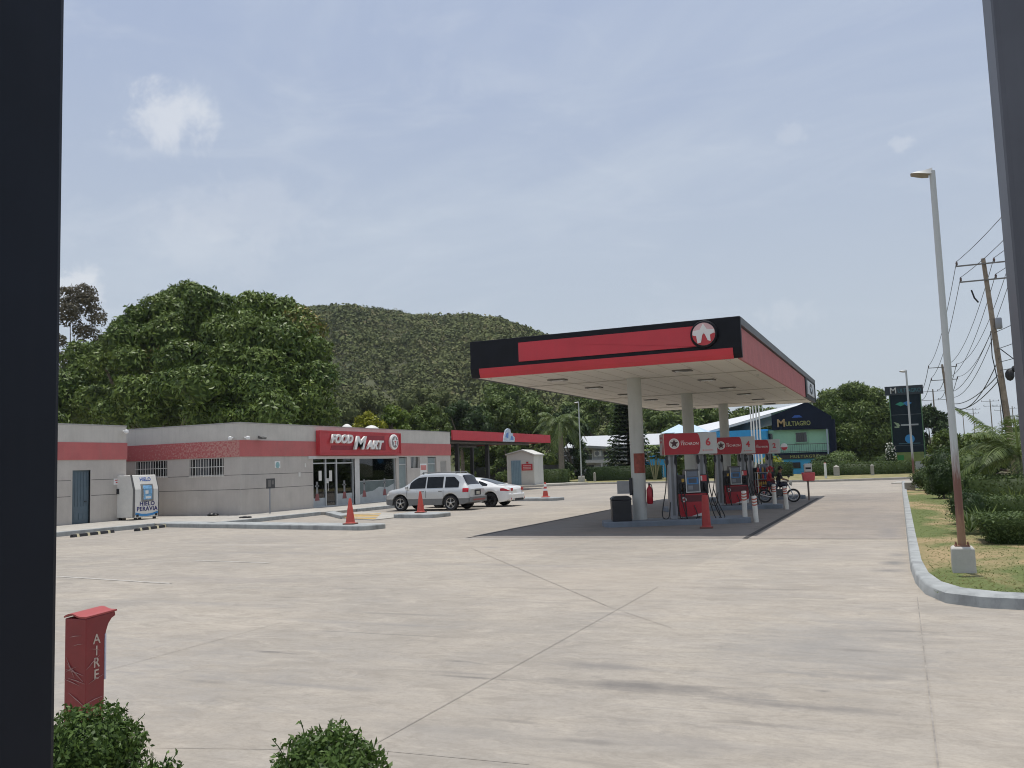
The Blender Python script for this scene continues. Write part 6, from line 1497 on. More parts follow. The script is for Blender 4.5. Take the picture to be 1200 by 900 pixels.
# ------------------------------------------------------------------ utility poles and wires
M_wood = mat('weathered_pole_wood', (.30, .24, .18), .9, var=.3, scale=3, bump=.5, streak=.4, grime_col=(.15, .12, .09))
def utility_pole(label, x, y, h, lean=(0, 0), r=.17, arms=((0, 1.6), (-1.05, 1.5)), ax=(1, .04), gear=False):
    o = thing('utility_pole', label, 'utility pole', (x, y, 0)); lx, ly = lean
    P = lambda z, q=0: Vector((lx*z+ax[0]*q, ly*z+ax[1]*q, z))
    mb = MB(); mb.tube([P(-.5), P(h*.5), P(h)], [r*1.15, r, r*.72], 12); mb.build('shaft', M_wood, o, smooth=True); ends = []
    for dz, hw in arms:
        mb = MB(); z = h-.35+dz; a, b = P(z, -hw)+Vector((0, -.17, 0)), P(z, hw)+Vector((0, -.17, 0)); mb.tube([a, b], .055, 4)
        ar = mb.build('crossarm', mat('crossarm_grey', (.20, .19, .18), .8, var=.2), o)
        mb = MB()
        for q in (-hw*.96, hw*.35, hw*.96): p_ = P(z, q)+Vector((0, -.17, .05)); mb.lathe([(.03, 0), (.07, .06), (.05, .1), (.075, .15), (.05, .2), (.03, .26)], tuple(p_), 10); ends.append(Vector((x, y, 0))+p_+Vector((0, 0, .24)))
        mb.build('insulator', mat('insulator_brown', (.12, .08, .07), .3), ar, smooth=True)
    if gear:
        mb = MB(); mb.lathe([(.16, 0), (.19, .05), (.19, .6), (.16, .66)], tuple(P(h-4.4)+Vector((.26, -.22, 0))), 14); mb.build('transformer', M_greym, o, smooth=True)
        mb = MB(); b = P(h-7.2)+Vector((.45, -.2, 0)); blob(mb, tuple(b), .26, 1.4, 5, 8); blob(mb, tuple(b+Vector((.3, 0, .35))), .2, 1, 5, 8); mb.tube([b, b+Vector((.6, 0, .5)), b+Vector((1.3, -.5, .4))], .05, 5); mb.tube([P(h-5.6)+Vector((.15, -.2, 0)), b+Vector((.6, 0, .6)), b+Vector((1.5, -.6, .9))], .03, 5); mb.build('cable_bundle', M_dark, o, smooth=True)
        mb = MB(); mb.tube([P(h-4.5)+Vector((-.2, -.2, 0)), P(h-6)+Vector((-.32, -.2, 0)), P(h-8)+Vector((-.2, -.2, 0)), P(.5)+Vector((-.22, -.1, 0))], .03, 5); mb.tube([P(h-1.9)+Vector((-.9, -.25, 0)), P(h-2.4)+Vector((-.8, -.25, 0)), P(h-2.7)+Vector((-.62, -.25, 0))], .05, 5); mb.build('conduit', M_dark, o)
    return o, ends
b = at(1182, 500, 60); tp = at(1152, 303, 60); h1 = tp.z; ln1 = (tp.x-b.x)/(tp.z-b.z); x1 = b.x-ln1*b.z
_, e1 = utility_pole('weathered wooden utility pole leaning left, nearest of the poles beside the road', x1, 60, h1, (ln1, 0), arms=((0, 1.55), (-1.0, 1.45)), gear=True)
tp2 = at(1104, 427, 112); b2_ = at(1115, 500, 112); ln2 = (tp2.x-b2_.x)/(tp2.z-b2_.z)
_, e2 = utility_pole('second utility pole with two crossarms seen just left of the near lamp post', b2_.x-ln2*b2_.z, 112, tp2.z, (ln2, 0), arms=((0, 1.5), (-1.45, 1.4)))
tp3 = at(1093, 456, 190); _, e3 = utility_pole('third, distant utility pole above the far trees', tp3.x, 190, tp3.z, (0, 0), .16, ((-.1, 2.4), (-1.8, 2.4)))
_, e0 = utility_pole('utility pole beside the road, outside the picture on the right', 9.2, 22, h1+.6, (0, 0), arms=((0, 1.55), (-1.0, 1.45)))
M_wire = mat('wire', (.06, .06, .065), .6)
def wire(a, b, sag, label, r=.018, grp='power lines strung between the utility poles'):
    a, b = Vector(a), Vector(b); n_ = 18; P = [a.lerp(b, i/n_)-Vector((0, 0, sag*4*(i/n_)*(1-i/n_))) for i in range(n_+1)]
    mb = MB(); mb.tube(P, [r*(.6+.4*(p.y/60)) for p in P], 5); return tag(mb.build('power_line', M_wire, smooth=True), label, 'power line', grp)
lab1 = 'power line dropping from the leaning pole to the second pole'; lab0 = 'power line rising from the leaning pole towards the right edge'; lab2 = 'power line between the second and the distant pole'
for i in range(6):
    wire(e1[i], e2[i], 1.1+.25*(i % 3), lab1); wire(e0[i], e1[i], .8, lab0); wire(e2[i], e3[i], .9, lab2, .025)
def onp1(z, dx=0): return Vector((x1+ln1*z+dx, 59.8, z))
def onp2(z, dx=0): return Vector((b2_.x-ln2*b2_.z+ln2*z+dx, 111.8, z))
for k, (za, zb, sg_) in enumerate(((h1-4.2, tp2.z-3.2, 1.2), (h1-4.6, tp2.z-3.6, 1.5), (h1-7.0, tp2.z-4.4, .8), (h1-7.3, tp2.z-5.0, .9), (h1-6.2, tp2.z-4.1, 1.9))): wire(onp1(za), onp2(zb), sg_, 'lower cable sagging between the leaning pole and the second pole', .03 if k > 1 else .02, 'lower cables between the poles')
for k, za in enumerate((h1-4.6, h1-5.6, h1-6.4, h1-6.9)): wire(onp1(za), Vector((9.1, 22, za+.5-.1*k)), .6, 'lower cable running from the leaning pole behind the right column', .02, 'lower cables beside the right column')
for k, (px, py, Y, hh) in enumerate(((1160, 468, 230, 1), (1172, 474, 260, 1), (1140, 478, 280, .8), (1186, 476, 250, 1), (1128, 482, 300, .8))):
    tp_ = at(px, py, Y); utility_pole(['slim distant pole', 'slim distant pole', 'slim distant pole', 'slim distant pole', 'slim distant pole'][k]+' among the cluster rising above the palm', tp_.x, Y, tp_.z, (0, 0), .13, ((-.1, 1.8), (-1.2, 1.4)) if k < 3 else ((-.2, 1.5),))[0]['group'] = 'distant poles above the palm'

# ================================================================== BACKGROUND
# clipped hedges along the far verge
a = at(632, 551, 79.5); hedge('clipped_hedge', 'clipped hedge block in front of the shed corner, before the palm', (-30.4, 78.9, .15), 2.9, 1.6, 1.25, .0, dens=190, size=.12)
hedge('clipped_hedge', 'long dark clipped hedge before the white house', (-25.6, 86.5, .1), 7.6, 1.4, 1.35, .0, 'dark', dens=150, size=.13)
hedge('clipped_hedge', 'dark clipped hedge behind the pumps before the blue shop', (-14.0, 86.0, .1), 9.5, 1.4, 1.25, .0, 'dark', dens=120, size=.13)
hedge('clipped_hedge', 'long clipped hedge along the far verge below the tall advertising panel', (-3.4, 84.0, .1), 9.0, 1.4, 1.05, .0, dens=190, size=.12)
for i, (px, Y, c_, lab) in enumerate(((697, 84, M_conc, 'short concrete marker post before the hedge of the white house'), (1023, 80.5, M_conc, 'short concrete marker post before the long hedge under the advertising panel'), (981, 82, M_conc, 'wider grey concrete stub in the long hedge'), (968, 78, M_white, 'white marker post with an orange top at the end of the far kerb'))):
    p = at(px, 562, Y); o = thing('marker_post', lab, 'post', (p.x, Y if i != 3 else 73.5, .1), 0)
    if i == 3: p = at(968, 562, 73.5); o.location = (p.x, 73.5, .05)
    hh = (.85, .85, .8, 1.25)[i]; wd = (.11, .14, .24, .09)[i]
    mb = MB(); mb.box(-wd, wd, -wd, wd, -.05, hh); mb.build('shaft', c_, o, bevel=.02)
    mb = MB(); mb.add([(-wd, -wd, hh), (wd, -wd, hh), (wd, wd, hh), (-wd, wd, hh), (0, 0, hh+wd*.6)], [(0, 1, 4), (1, 2, 4), (2, 3, 4), (3, 0, 4)]); mb.build('cap', M_orange if i == 3 else c_, o)
# white house
wh = thing('house', 'white two-storey house with a pale metal roof and air conditioners behind the hedge', 'house', (-33.5, 106, 0))
mb = MB(); mb.box(-7.5, 8.0, 0, 7, 0, 4.0); mb.build('wall', mat('house_white', (.62, .61, .58), .85, var=.06, grime=.2), wh)
mb = MB(); mb.box(-7.9, 9.0, -.7, .5, 1.95, 2.35); mb.build('balcony_slab', mat('house_slab', (.66, .65, .62), .8, var=.06), wh)
mb = MB(); mb.add([(-5.5, -.5, 4.0), (10.5, -.5, 3.9), (10.5, 4, 5.35), (-5.5, 4, 5.5), (10.5, 8, 4.0), (-5.5, 8, 4.0)], [(0, 1, 2, 3), (3, 2, 4, 5)]); mb.add([(-5.5, -.5, 3.9), (10.5, -.5, 3.8), (10.5, 4, 5.25), (-5.5, 4, 5.4)], [(3, 2, 1, 0)]); mb.build('roof', mat('white_roof', (.52, .53, .54), .45, var=.04), wh)
mb = MB(); mb.prism([(-3.8, 3.55), (-3.8, 3.85), (-2.0, 4.15), (.2, 3.95), (3.2, 3.1), (3.2, 2.85), (.2, 3.65), (-2.0, 3.85)], 'y', -1.0, -.3); mb.build('porch_roof', mat('porch_grey', (.33, .33, .32), .7), wh)
for i, (x0, x1, z0, z1) in enumerate(((-6.6, -4.6, 2.5, 3.5), (-3.2, -1.9, 2.4, 3.6), (-.4, 1.2, 2.4, 3.35), (-6.4, -4.4, .7, 1.8), (-2.8, -1.7, .6, 1.7), (.0, 1.1, .8, 1.7), (3.5, 5.0, 2.5, 3.4))):
    mb = MB(); mb.box(x0, x1, -.06, -.01, z0, z1); wn_ = mb.build('window', mat('house_window', (.10, .10, .095), .2, var=.4), wh)
    mb = MB(); mb.box(x0-.08, x0, -.10, 0, z0-.08, z1+.08); mb.box(x1, x1+.08, -.10, 0, z0-.08, z1+.08); mb.box(x0, x1, -.10, -.061, (z0+z1)/2-.03, (z0+z1)/2+.03); mb.build('frame', M_white, wn_)
for x, z in ((-1.5, 2.75), (-1.4, .75)):
    mb = MB(); mb.box(x, x+.95, -.45, -.05, z, z+.75); ac = mb.build('air_conditioner', M_white, wh, bevel=.03); mb = MB(); mb.lathe([(.28, 0), (.28, .03)], (x+.4, -.455, z+.37), 18, 'y'); mb.build('fan_grille', M_greym, ac)
each('porch_post', M_offw, wh, [lambda m_, x=x: m_.box(x-.12, x+.12, -.65, -.4, 0, 1.95) for x in (-7.4, -4, -.5, 2.8, 6.5)])
mb = MB(); mb.box(-7.5, 8.5, -1.25, -1.2, .2, .95); mb.build('railing', mat('railing_dark', (.08, .08, .08), .6), wh)
# dark parked cars behind hedge = plain dark wall in photo: boundary wall
mb = MB(); mb.box(-44, -33.2, 88, 88.2, 0, 1.9); tag(mb.build('boundary_wall', mat('dark_fence', (.05, .05, .05), .8, var=.3)), 'dark boundary wall behind the palm and the hedge block', 'wall')
# blue shop with green upper floor
ms = thing('shop_building', 'blue and green two-storey shop with a dark gable sign reading MULTIAGRO', 'shop', (0, 95, 0)); m0 = Vector((0, -95, 0))
def msb(mb, name, m, parent=None, **k):
    o = mb.build(name, m, parent or ms, **k); o.location = m0 if parent is None else (0, 0, 0); return o
M_mg = mat('mint_green_wall', (.36, .62, .42), .8, var=.05); M_mb = mat('bright_blue_wall', (.045, .33, .62), .7, var=.06); M_nv = mat('gable_navy', (.006, .012, .030), .7, var=.2, spec=.2)
mb = MB(); mb.box(-20, -6.4, 97.0, 106, 1.9, 4.75); msb(mb, 'upper_wall', M_mg)
mb = MB(); mb.box(-26, -6.5, 95.3, 106, 0, 1.9); mb.box(-24, -12.6, 96.6, 106, 1.9, 4.9); mb.prism([(95.3, 1.9), (97, 1.9), (97, 4.7), (95.3, 4.7)], 'x', -13.4, -12.6); msb(mb, 'blue_wall', M_mb)
mb = MB(); mb.prism([(-12.15, 4.78), (-6.2, 4.6), (-6.2, 5.95), (-8.5, 7.55), (-12.15, 6.3)], 'y', 96.5, 96.95); gb = msb(mb, 'gable_sign', M_nv)
mb = MB(); mb.add([(-21, 97.0, 4.5), (-8.6, 97.0, 7.45), (-8.5, 97.6, 7.62), (-21, 101, 5.75), (-21, 106, 4.2), (-8.5, 106, 6.5)], [(0, 1, 2, 3), (3, 2, 5, 4)]); mb.prism([(-21, 4.49), (-12.2, 6.55), (-12.2, 6.3), (-21, 4.24)], 'y', 96.9, 96.99); msb(mb, 'roof', mat('white_metal_roof', (.66, .67, .68), .4, var=.04))
mb = MB(); mb.box(-11.9, -6.2, 95.1, 97.0, 2.1, 2.3); msb(mb, 'balcony_slab', M_nv)
mb = MB()
for i in range(22): x = -11.2+i*.225; mb.tube([(x, 95.2, 2.3), (x, 95.2, 3.15)], .015, 4)
for z in (3.15, 2.4): mb.tube([(-11.3, 95.2, z), (-6.4, 95.2, z)], .03, 5)
mb.box(-11.3, -6.4, 95.12, 95.18, 1.65, 2.1); msb(mb, 'railing', mat('railing_black', (.02, .02, .022), .5))
mb = MB(); mb.box(-9.85, -8.75, 96.9, 96.98, 3.4, 4.4); wn_ = msb(mb, 'window', M_glass); mb = MB(); mb.box(-9.95, -9.85, 96.86, 96.99, 3.3, 4.5); mb.box(-8.75, -8.65, 96.86, 96.99, 3.3, 4.5); mb.box(-9.85, -8.75, 96.86, 96.99, 4.4, 4.5); mb.box(-9.85, -8.75, 96.86, 96.99, 3.3, 3.4); mb.build('frame', mat('mint_frame', (.30, .52, .34), .7), wn_)
mb = MB(); mb.box(-13.2, -12.2, 96.85, 96.95, 3.0, 4.4); msb(mb, 'window', M_glass)
mb = MB(); mb.box(-6.55, -5.9, 96.4, 97.4, 0, 5.6); msb(mb, 'corner_pier', M_nv)
mb = MB(); mb.tube([(-6.6, 94.9, 0), (-6.6, 94.9, 4.6)], .07, 8); msb(mb, 'post', mat('pale_blue_post', (.35, .42, .5), .5))
mb = MB()
for x in (-10.2, -7.6): mb = MB(); mb.box(x, x+.8, 95.2, 95.29, .7, 1.3); msb(mb, 'dark_opening', M_dark)
M_gold = mat('gold_green_letter', (.30, .32, .10), .4)
text('lettering', 'M', 1.15, mat('gold_letter', (.42, .28, .13), .4), face_my(-11.2, 96.48, 5.42), gb, .03, bold=.02); text('lettering', 'ULTIAGRO', .66, M_gold, face_my(-9.5, 96.48, 5.32), gb, .03, bold=.01, sx=.78)
text('lettering', 'MULTIAGRO', .42, M_gold, face_my(-8.9, 95.11, 1.88), gb, .02, sx=1.15, spacing=1.1)
mb = MB(); mb.prism([(-10.1, 5.95), (-9.0, 5.95), (-9.3, 6.2), (-9.8, 6.2)], 'y', 96.46, 96.49); mb.build('emblem', M_blue, gb)
mb = MB(); mb.add([(-1.6, -1.6, 0), (1.6, -1.6, 0), (1.6, 1.6, 0), (-1.6, 1.6, 0), (0, 0, .9)], [(0, 1, 4), (1, 2, 4), (2, 3, 4), (3, 0, 4), (3, 2, 1, 0)])
for i, (px, Y) in enumerate(((812, 90), (796, 92))):
    p = at(px, 505, Y); o = thing('canopy_tent', ['pale blue pitched tent roof before the blue shop, nearer one', 'pale blue pitched tent roof before the blue shop, farther left one'][i], 'tent', (p.x, Y, 0))
    m_ = MB(); m_.v = [(v[0], v[1], v[2]+p.z-.2) for v in mb.v]; m_.f = list(mb.f); m_.mi = list(mb.mi); m_.build('cover', mat('tent_blue', (.45, .58, .70), .6, var=.08), o)
    each('leg', M_lgrey, o, [lambda m_, x=x, y=y: m_.tube([(x, y, 0), (x, y, p.z-.2)], .04, 6) for x in (-1.5, 1.5) for y in (-1.5, 1.5)])
mb = MB(); mb.box(-.9, .9, -.1, .1, 0, 1.1); o = mb.build('banner_panel', M_mb); pb_ = at(772, 541, 90); o.location = (pb_.x, 90, 1.5); tag(o, 'bright blue panel seen between the tall-stemmed plants and pump 6', 'panel')
# flagpoles
for i, px in enumerate((880.5, 883.5, 887, 890.5)):
    q = at(px, 476 if i else 480, 78); o = thing('flagpole', ['leftmost', 'second from the left', 'third from the left', 'rightmost'][i]+' of the four thin white flagpoles behind the pumps', 'flagpole', (at(px+2.5, 545, 78).x, 78, .1), 0, 'white flagpoles')
    mb = MB(); dx = 0; mb.tube([(0, 0, -.1), (0, 0, 3), (0, 0, q.z)], [.075, .07, .055], 10); mb.build('pole', M_white, o, smooth=True)
    mb = MB(); blob(mb, (0, 0, q.z+.05), .09, 1, 6, 10); mb.build('finial', M_white, o, smooth=True)
    mb = MB(); mb.box(-.2, .2, -.2, .2, -.1, .35); mb.build('base', M_conc, o)
# tall advertising panel
bl = thing('advertising_panel', 'tall dark advertising panel with a header board, leaf shapes and a blue disc', 'sign', (0, 88, 0)); b0 = Vector((0, -88, 0))
def blb(mb, name, m, parent=None):
    o = mb.build(name, m, parent or bl); o.location = b0 if parent is None else (0, 0, 0); return o
mb = MB(); mb.box(-.45, 2.05, 88, 88.25, 1.95, 7.25); fc = blb(mb, 'panel', mat('panel_dark', (.008, .018, .026), .7, var=.25, spec=.2))
mb = MB(); mb.box(-.85, 2.35, 87.9, 88.35, 7.2, 8.0); hb = blb(mb, 'header_board', mat('header_dark', (.015, .025, .035), .4))
text('lettering', 'M', .75, M_lgrey, face_my(-.15, 87.89, 7.58), hb, .01, bold=.01); text('lettering', 'ULTIAGRO', .5, mat('teal_letter', (.03, .16, .19), .4), face_my(1.2, 87.89, 7.55), hb, .01, sx=.8)
mb = MB(); mb.prism([(-.05, 6.35), (.4, 6.55), (.85, 6.35), (.4, 6.15)], 'y', 87.97, 87.999); blb(mb, 'leaf_shape', mat('leaf_teal', (.02, .25, .16), .4), fc)
mb = MB(); mb.prism([(.6, 6.45), (1.0, 6.6), (1.35, 6.4), (.9, 6.15)], 'y', 87.95, 87.969); blb(mb, 'leaf_shape', mat('leaf_blue', (.02, .16, .38), .4), fc)
mb = MB(); mb.box(-.44, 2.04, 87.98, 87.999, 5.35, 5.40); mb.box(-.44, 2.04, 87.98, 87.999, 2.55, 2.58); blb(mb, 'divider', mat('divider_grey', (.08, .10, .11), .5), fc)
mb = MB(); mb.prism([(-.3, 4.75), (.0, 4.3), (.25, 4.35), (.1, 4.6)], 'y', 87.98, 87.999); mb.box(-.25, .15, 87.98, 87.999, 4.2, 4.32); blb(mb, 'leaf_shape', mat('leaf_pale', (.28, .36, .22), .5), fc)
mb = MB(); mb.box(.3, 1.75, 87.98, 87.999, 4.36, 4.5); blb(mb, 'printed_line', mat('print_grey', (.34, .36, .37), .5), fc)
mb = MB(); plate(mb, disc_poly(.40, 28), face_my(.95, 87.999, 3.15), 0, .03); blb(mb, 'blue_disc', mat('disc_blue', (.02, .22, .50), .4), fc)
mb = MB(); mb.box(.0, 1.8, 87.98, 87.999, 2.7, 2.78); blb(mb, 'printed_line', mat('print_teal', (.03, .10, .13), .5), fc)
mb = MB(); mb.box(-.40, 2.0, 87.9, 88.1, 1.1, 1.95); lw = blb(mb, 'lower_panel', mat('olive_panel', (.17, .22, .06), .5, var=.25))
mb = MB(); mb.box(-.2, .35, 87.88, 87.899, 1.25, 1.7); blb(mb, 'green_square', mat('green_square', (.03, .22, .05), .5), lw)
for x in (-.5, 2.1): mb = MB(); mb.tube([(x, 88.15, 0), (x, 88.15, 7.2)], .05, 8); blb(mb, 'post', mat('green_post', (.12, .25, .12), .5))
# far low building / vehicles glimpsed right of the panel
mb = MB(); mb.box(0, 9.5, 0, .15, 0, 1.5); mb.box(0, 9.5, -.02, .17, 1.5, 1.58); o = mb.build('boundary_wall', mat('far_wall', (.34, .36, .37), .8, var=.15)); o.location = (-1.5, 100, 0); tag(o, 'low grey boundary wall behind the tall advertising panel', 'wall')

# ------------------------------------------------------------------ trees
# big mango behind the wing of the shop
t_ = thing('mango_tree', 'huge spreading mango tree with glossy dark green leaves behind the shop', 'tree', (-55.5, 54, 0))
cx0 = at(235, 440, 54)
lob = []
def ml(px, py, rr, dy=0):
    p = at(px, py, 54+dy); lob.append(((p.x+55.5, dy, p.z), rr*(54+dy)/54*.96, .85))
for (px, py, rr) in ((205, 350, 1.35), (222, 346, 1.2), (237, 354, 1.35), (190, 366, 1.6), (160, 372, 1.1), (212, 372, 1.6), (246, 372, 1.6), (262, 362, 1.5), (300, 366, 1.9), (330, 372, 1.5), (350, 392, 1.9), (368, 412, 1.5), (355, 430, 2.2), (372, 445, 1.4), (360, 470, 1.9), (375, 490, 1.5), (152, 388, 1.3),
                     (142, 402, 1.7), (120, 424, 1.5), (100, 440, 1.5), (85, 455, 1.7), (80, 480, 1.8), (110, 470, 1.9), (135, 485, 1.7), (160, 465, 1.9), (175, 490, 1.7), (205, 480, 1.8), (235, 492, 1.7), (262, 486, 1.7), (290, 492, 1.6), (320, 486, 1.8), (345, 497, 1.5), (60, 470, 1.8), (60, 500, 1.8),
                     (170, 400, 2.0), (200, 395, 2.1), (230, 385, 2.0), (260, 392, 2.0), (290, 395, 2.1), (320, 405, 2.2), (150, 425, 1.9), (185, 430, 2.1), (215, 425, 2.0), (245, 425, 2.1), (275, 425, 2.1), (305, 432, 2.1), (335, 445, 2.1), (200, 455, 2.0), (235, 455, 2.0), (270, 455, 2.0), (305, 462, 2.0), (335, 470, 1.7)):
    inn = 1-min(1, math.hypot((px-230)/150, (py-440)/105)); ml(px, py, rr*rng.uniform(.72, 1.15), -5.5*inn**.6*rng.uniform(.7, 1.1)-5.5*max(0, (py-350)/150)+rng.uniform(-2.0, 2.0))
for px in range(96, 352, 28):
    for py in (395, 425, 455, 486):
        if py < 410 and not 150 < px < 330: continue
        q_ = at(px, py, 57); lob.append(((q_.x+55.5, 3, q_.z), 1.9, .9))
crown(t_, 'mango', lob, 135000, .35, .42, .55, .75, .4, patches=.06, corek=.66)
trunk(t_, (0, 0, 0), 4.5, .55, lob[::6], 9)
dq = at(88, 400, 66); tree('bare-topped grey-brown tree at the far left between the mango and the column', (dq.x, 66, 0), 4.0, 5, at(90, 334, 66).z, 38, 1.15, 15000, .30, 'dry', name='dry_tree', tr=.25, core=False)
# belt of trees behind the shop and the shelter; bright croton by the roof
def pxtree(label, px, ptop, pbot, wpx, Y, n, rlk, nl, size, mname, **k):
    a, b = at(px, ptop, Y), at(px, pbot, Y); rx = wpx/F*Y*1.02/2/math.cos(.2)
    return tree(label, (a.x, Y, 0), rx, max(.3, b.z), a.z, n, rx*rlk, nl, size, mname, **k)
pxtree('yellow-leaved croton tree just above the shop roof, left of the other', 432, 484, 515, 40, 62, 16, .34, 3200, .26, 'croton', power=1.6)
pxtree('lime and dark green croton tree above the round emblem of the shop', 461, 476, 515, 44, 64, 18, .34, 3600, .27, 'lime', power=1.6, patches=.3)
pxtree('dark glossy tree behind the right end of the shop roof', 500, 476, 520, 56, 68, 22, .32, 4500, .30, 'tree')
pxtree('dark tree behind the left end of the car wash fascia', 540, 470, 525, 60, 84, 20, .32, 4500, .36, 'dark')
pxtree('broad mid green tree above the middle of the car wash fascia', 585, 466, 530, 70, 92, 24, .30, 5200, .40, 'tree')
pxtree('green tree just left of the tall palm', 628, 470, 560, 62, 96, 24, .30, 5200, .40, 'tree')
pxtree('dark tree behind the tall palm, over the white house roof edge', 668, 476, 560, 48, 100, 20, .30, 4500, .42, 'dark')
pxtree('dense green tree under the car wash roof, behind the low wall', 560, 505, 566, 66, 90, 20, .30, 4200, .34, 'tree')
pxtree('bushy tree seen below the car wash roof beside the shed', 598, 512, 566, 50, 88, 18, .3, 3600, .34, 'palegreen')
pxtree('low tree at the foot of the hill left of the canopy', 420, 462, 500, 90, 120, 22, .28, 5000, .5, 'scrub')
pxtree('low tree at the foot of the hill behind the croton trees', 500, 455, 500, 100, 130, 24, .28, 5500, .55, 'scrub')
pxtree('rounded tree on the lower slope above the shelter', 590, 448, 500, 90, 135, 24, .28, 5500, .55, 'tree')
pxtree('rounded tree on the lower slope behind the white lamp post', 690, 462, 520, 80, 130, 22, .28, 5500, .55, 'tree')
pxtree('dark tree on the lower slope seen left of the second column', 770, 478, 530, 66, 128, 22, .28, 5000, .5, 'tree')
pxtree('leafy tree between the second and third canopy columns', 828, 474, 530, 66, 118, 24, .28, 5200, .46, 'tree')
pxtree('leafy tree right of the third canopy column behind the blue shop', 885, 476, 540, 72, 125, 24, .28, 5200, .46, 'tree')
# right-hand trees
p = at(1000, 520, 108)
lob = []
def rl(px, py, rr, dy=0): q = at(px, py, 108); lob.append(((q.x-p.x, dy, q.z), rr, .85))
for (px, py, rr) in ((1000, 462, 1.5), (975, 470, 1.6), (1022, 468, 1.5), (958, 484, 1.5), (1036, 484, 1.4), (948, 505, 1.6), (1040, 505, 1.5), (985, 490, 2.0), (1012, 490, 1.9), (965, 510, 1.9), (1000, 512, 2.1), (1025, 515, 1.8), (960, 535, 1.8), (985, 538, 1.9), (1012, 540, 1.9), (1034, 535, 1.7), (1045, 520, 1.4), (940, 525, 1.4)):
    inn = 1-min(1, math.hypot((px-1000)/50, (py-515)/55)); rl(px, py, rr*1.0, -4.5*inn**.6)
t_ = thing('broadleaf_tree', 'large round dark green tree between the blue shop and the advertising panel', 'tree', (p.x, 108, 0)); crown(t_, 'tree', lob+[((c_[0]*.8, 3, c_[2]), r_*1.2, .85) for c_, r_, _ in lob[::2]], 34000, .40, .4, .6, .4, .3); trunk(t_, (0, 0, 0), 3, .4, lob[::4])
pxtree('dark tree just right of the advertising panel', 1087, 477, 545, 44, 112, 20, .32, 5200, .45, 'dark')
pxtree('small rounded tree below the second utility pole', 1107, 505, 560, 34, 75, 16, .32, 3200, .26, 'tree')
pxtree('green tree mass behind the small palm', 1150, 508, 560, 70, 82, 22, .3, 4600, .32, 'tree')
pxtree('green tree at the right edge behind the utility pole', 1195, 500, 560, 60, 92, 20, .3, 4200, .34, 'palegreen')
shrub('low leafy shrub behind the long hedge, left of the advertising panel', at(985, 545, 92).x, 92, 1.7, 1.9, 'palegreen', 2600, .22)
shrub('low leafy shrub behind the long hedge beside the blue shop', at(965, 548, 90).x, 90, 1.3, 1.7, 'hedge', 2200, .22)
shrub('grey-green rounded shrub at the foot of the advertising panel', at(1040, 545, 90).x, 90, 1.2, 1.7, 'hedge', 2200, .18)
shrub('yellow-green shrub beside pump 2 behind the kerb', at(905, 548, 88).x, 88, 1.2, 1.9, 'croton', 1800, .2)
o = shrub('white-flowered shrub against the left post of the advertising panel', at(1043, 522, 87).x, 87, .42, 2.7, 'dark', 700, .15)
L = Leaves(); d = rng.normal(0, 1, (100, 3)); d /= np.linalg.norm(d, axis=1)[:, None]; L.add(leaf_arrays(np.array([0, 0, 1.9])+d*np.array([.42, .42, .9]), d, .17, .8, .4)); L.build('blossom', LM['white'], o)
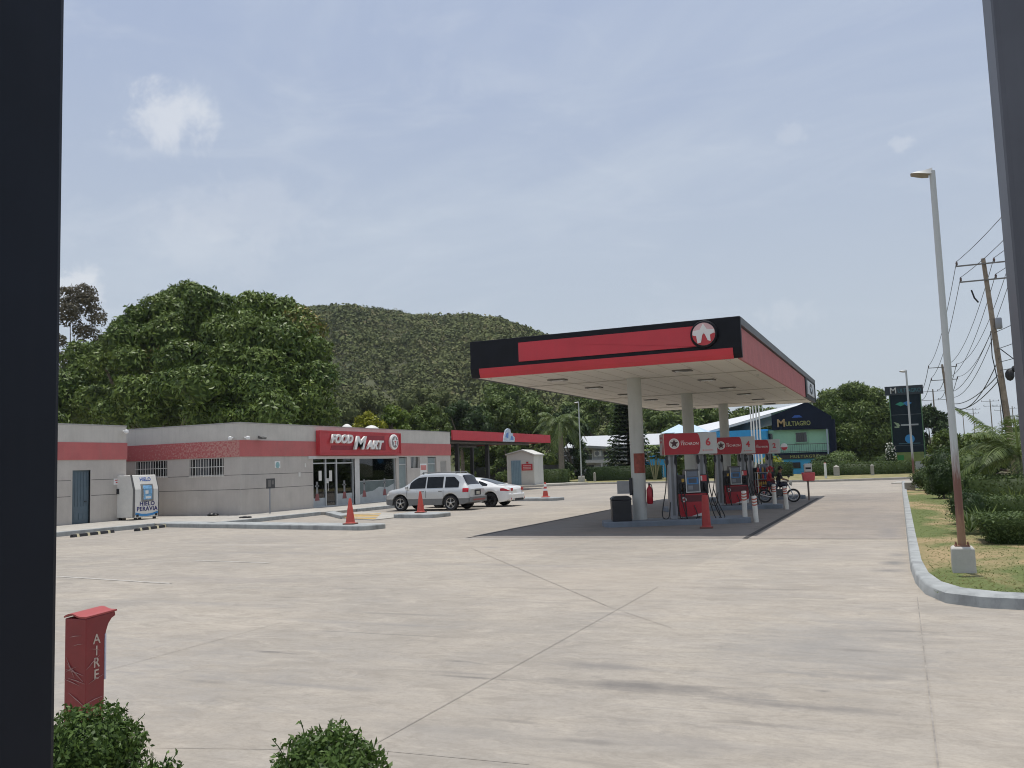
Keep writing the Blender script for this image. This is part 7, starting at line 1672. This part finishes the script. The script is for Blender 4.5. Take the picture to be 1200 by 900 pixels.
# palms, araucaria and tall-stemmed plants at the far verge
q = at(656, 498, 86); palm('tall palm with drooping fronds behind the hedge block, left of the white lamp', (q.x, 86, 0), q.z, .30, 22, 3.6, 2.4, 3.6, ll=.95, lw=.10, nl=20, seed=2)
ar = thing('norfolk_pine', 'dark tiered norfolk pine behind the first canopy column', 'tree', (at(738, 560, 95).x, 95, 0))
hA = at(738, 450, 95).z; mb = MB(); mb.tube([(0, 0, -.1), (0, 0, hA)], [.22, .04], 8); mb.build('trunk', BARK, ar)
L = Leaves(); V = []; tn = []
for k in range(22):
    z = .8+k*(hA-1.0)/22; rr = (3.0*(1-z/hA)**.8+.3)
    for j in range(12):
        a = j*2*math.pi/12+k*.4; d = np.array([math.cos(a), math.sin(a), 0]); s = np.array([-d[1], d[0], 0]); m_ = 9
        for i in range(m_):
            u = i/m_; p0 = d*rr*u+np.array([0, 0, z+.25*rr*u*u-.1*rr*u]); l = .62*(1-u*.4)
            for sg in (-1, 1):
                e = p0+(d*.5+s*sg)*l+np.array([0, 0, rng.uniform(-.32, .12)]); V += [p0-d*.10, p0+d*.14, e+d*.12, e-d*.06]; tn.append(rng.uniform(.0, .7))
L.add(np.array(V), np.array(tn)); L.build('crown', LM['dark'], ar)
for i, (px, lab) in enumerate(((768, 'clump of tall bare stems with broad leaves right of the first canopy column'), (786, 'clump of tall stems with broad leaves behind the post of pump 6'))):
    b_ = at(px, 568, 84); t_ = thing('stemmed_plant', lab, 'plant', (b_.x, 84, .1)); mb = MB(); L = Leaves(); rs = random.Random(i)
    for k in range(9):
        a = rs.uniform(0, 6.28); hh = rs.uniform(1.8, 3.2); tpx = Vector((math.cos(a)*.75, math.sin(a)*.5, hh)); mb.tube([(math.cos(a)*.12, math.sin(a)*.1, 0), tpx*.55, tpx], [.05, .045, .03], 6)
        for j in range(8): frond(L, tuple(tpx), rs.uniform(0, 6.28), rs.uniform(.8, 1.3), 1.0, .9, 8, .34, .16)
    mb.build('stem', mat('cane_stem', (.32, .30, .16), .7, var=.2), t_); L.build('foliage', LM['palegreen'], t_)
for i, (px, py, lab) in enumerate(((800, 540, 'leafy plant behind the upright posts of the nearest pump'), (862, 545, 'leafy plant behind the upright posts of the middle pump'), (838, 540, 'leafy plant in the gap between the nearest and the middle pump'))):
    q = at(px, py, 85); shrub(lab, q.x, 85, 1.1, 2.8, 'palegreen', 1500, .25)
# ================================================================== AIR
t = NT('haze_air'); t.n.remove(t.b)
pv = t.new('ShaderNodeVolumePrincipled'); pv.inputs['Color'].default_value = (.86, .92, 1, 1); pv.inputs['Density'].default_value = .00013; pv.inputs['Anisotropy'].default_value = .2
t.link(pv.outputs[0], t.out.inputs['Volume'])
mb = MB(); mb.box(-660, 330, -45, 640, -1.2, 92); tag(mb.build('haze', t.m), kind='stuff')
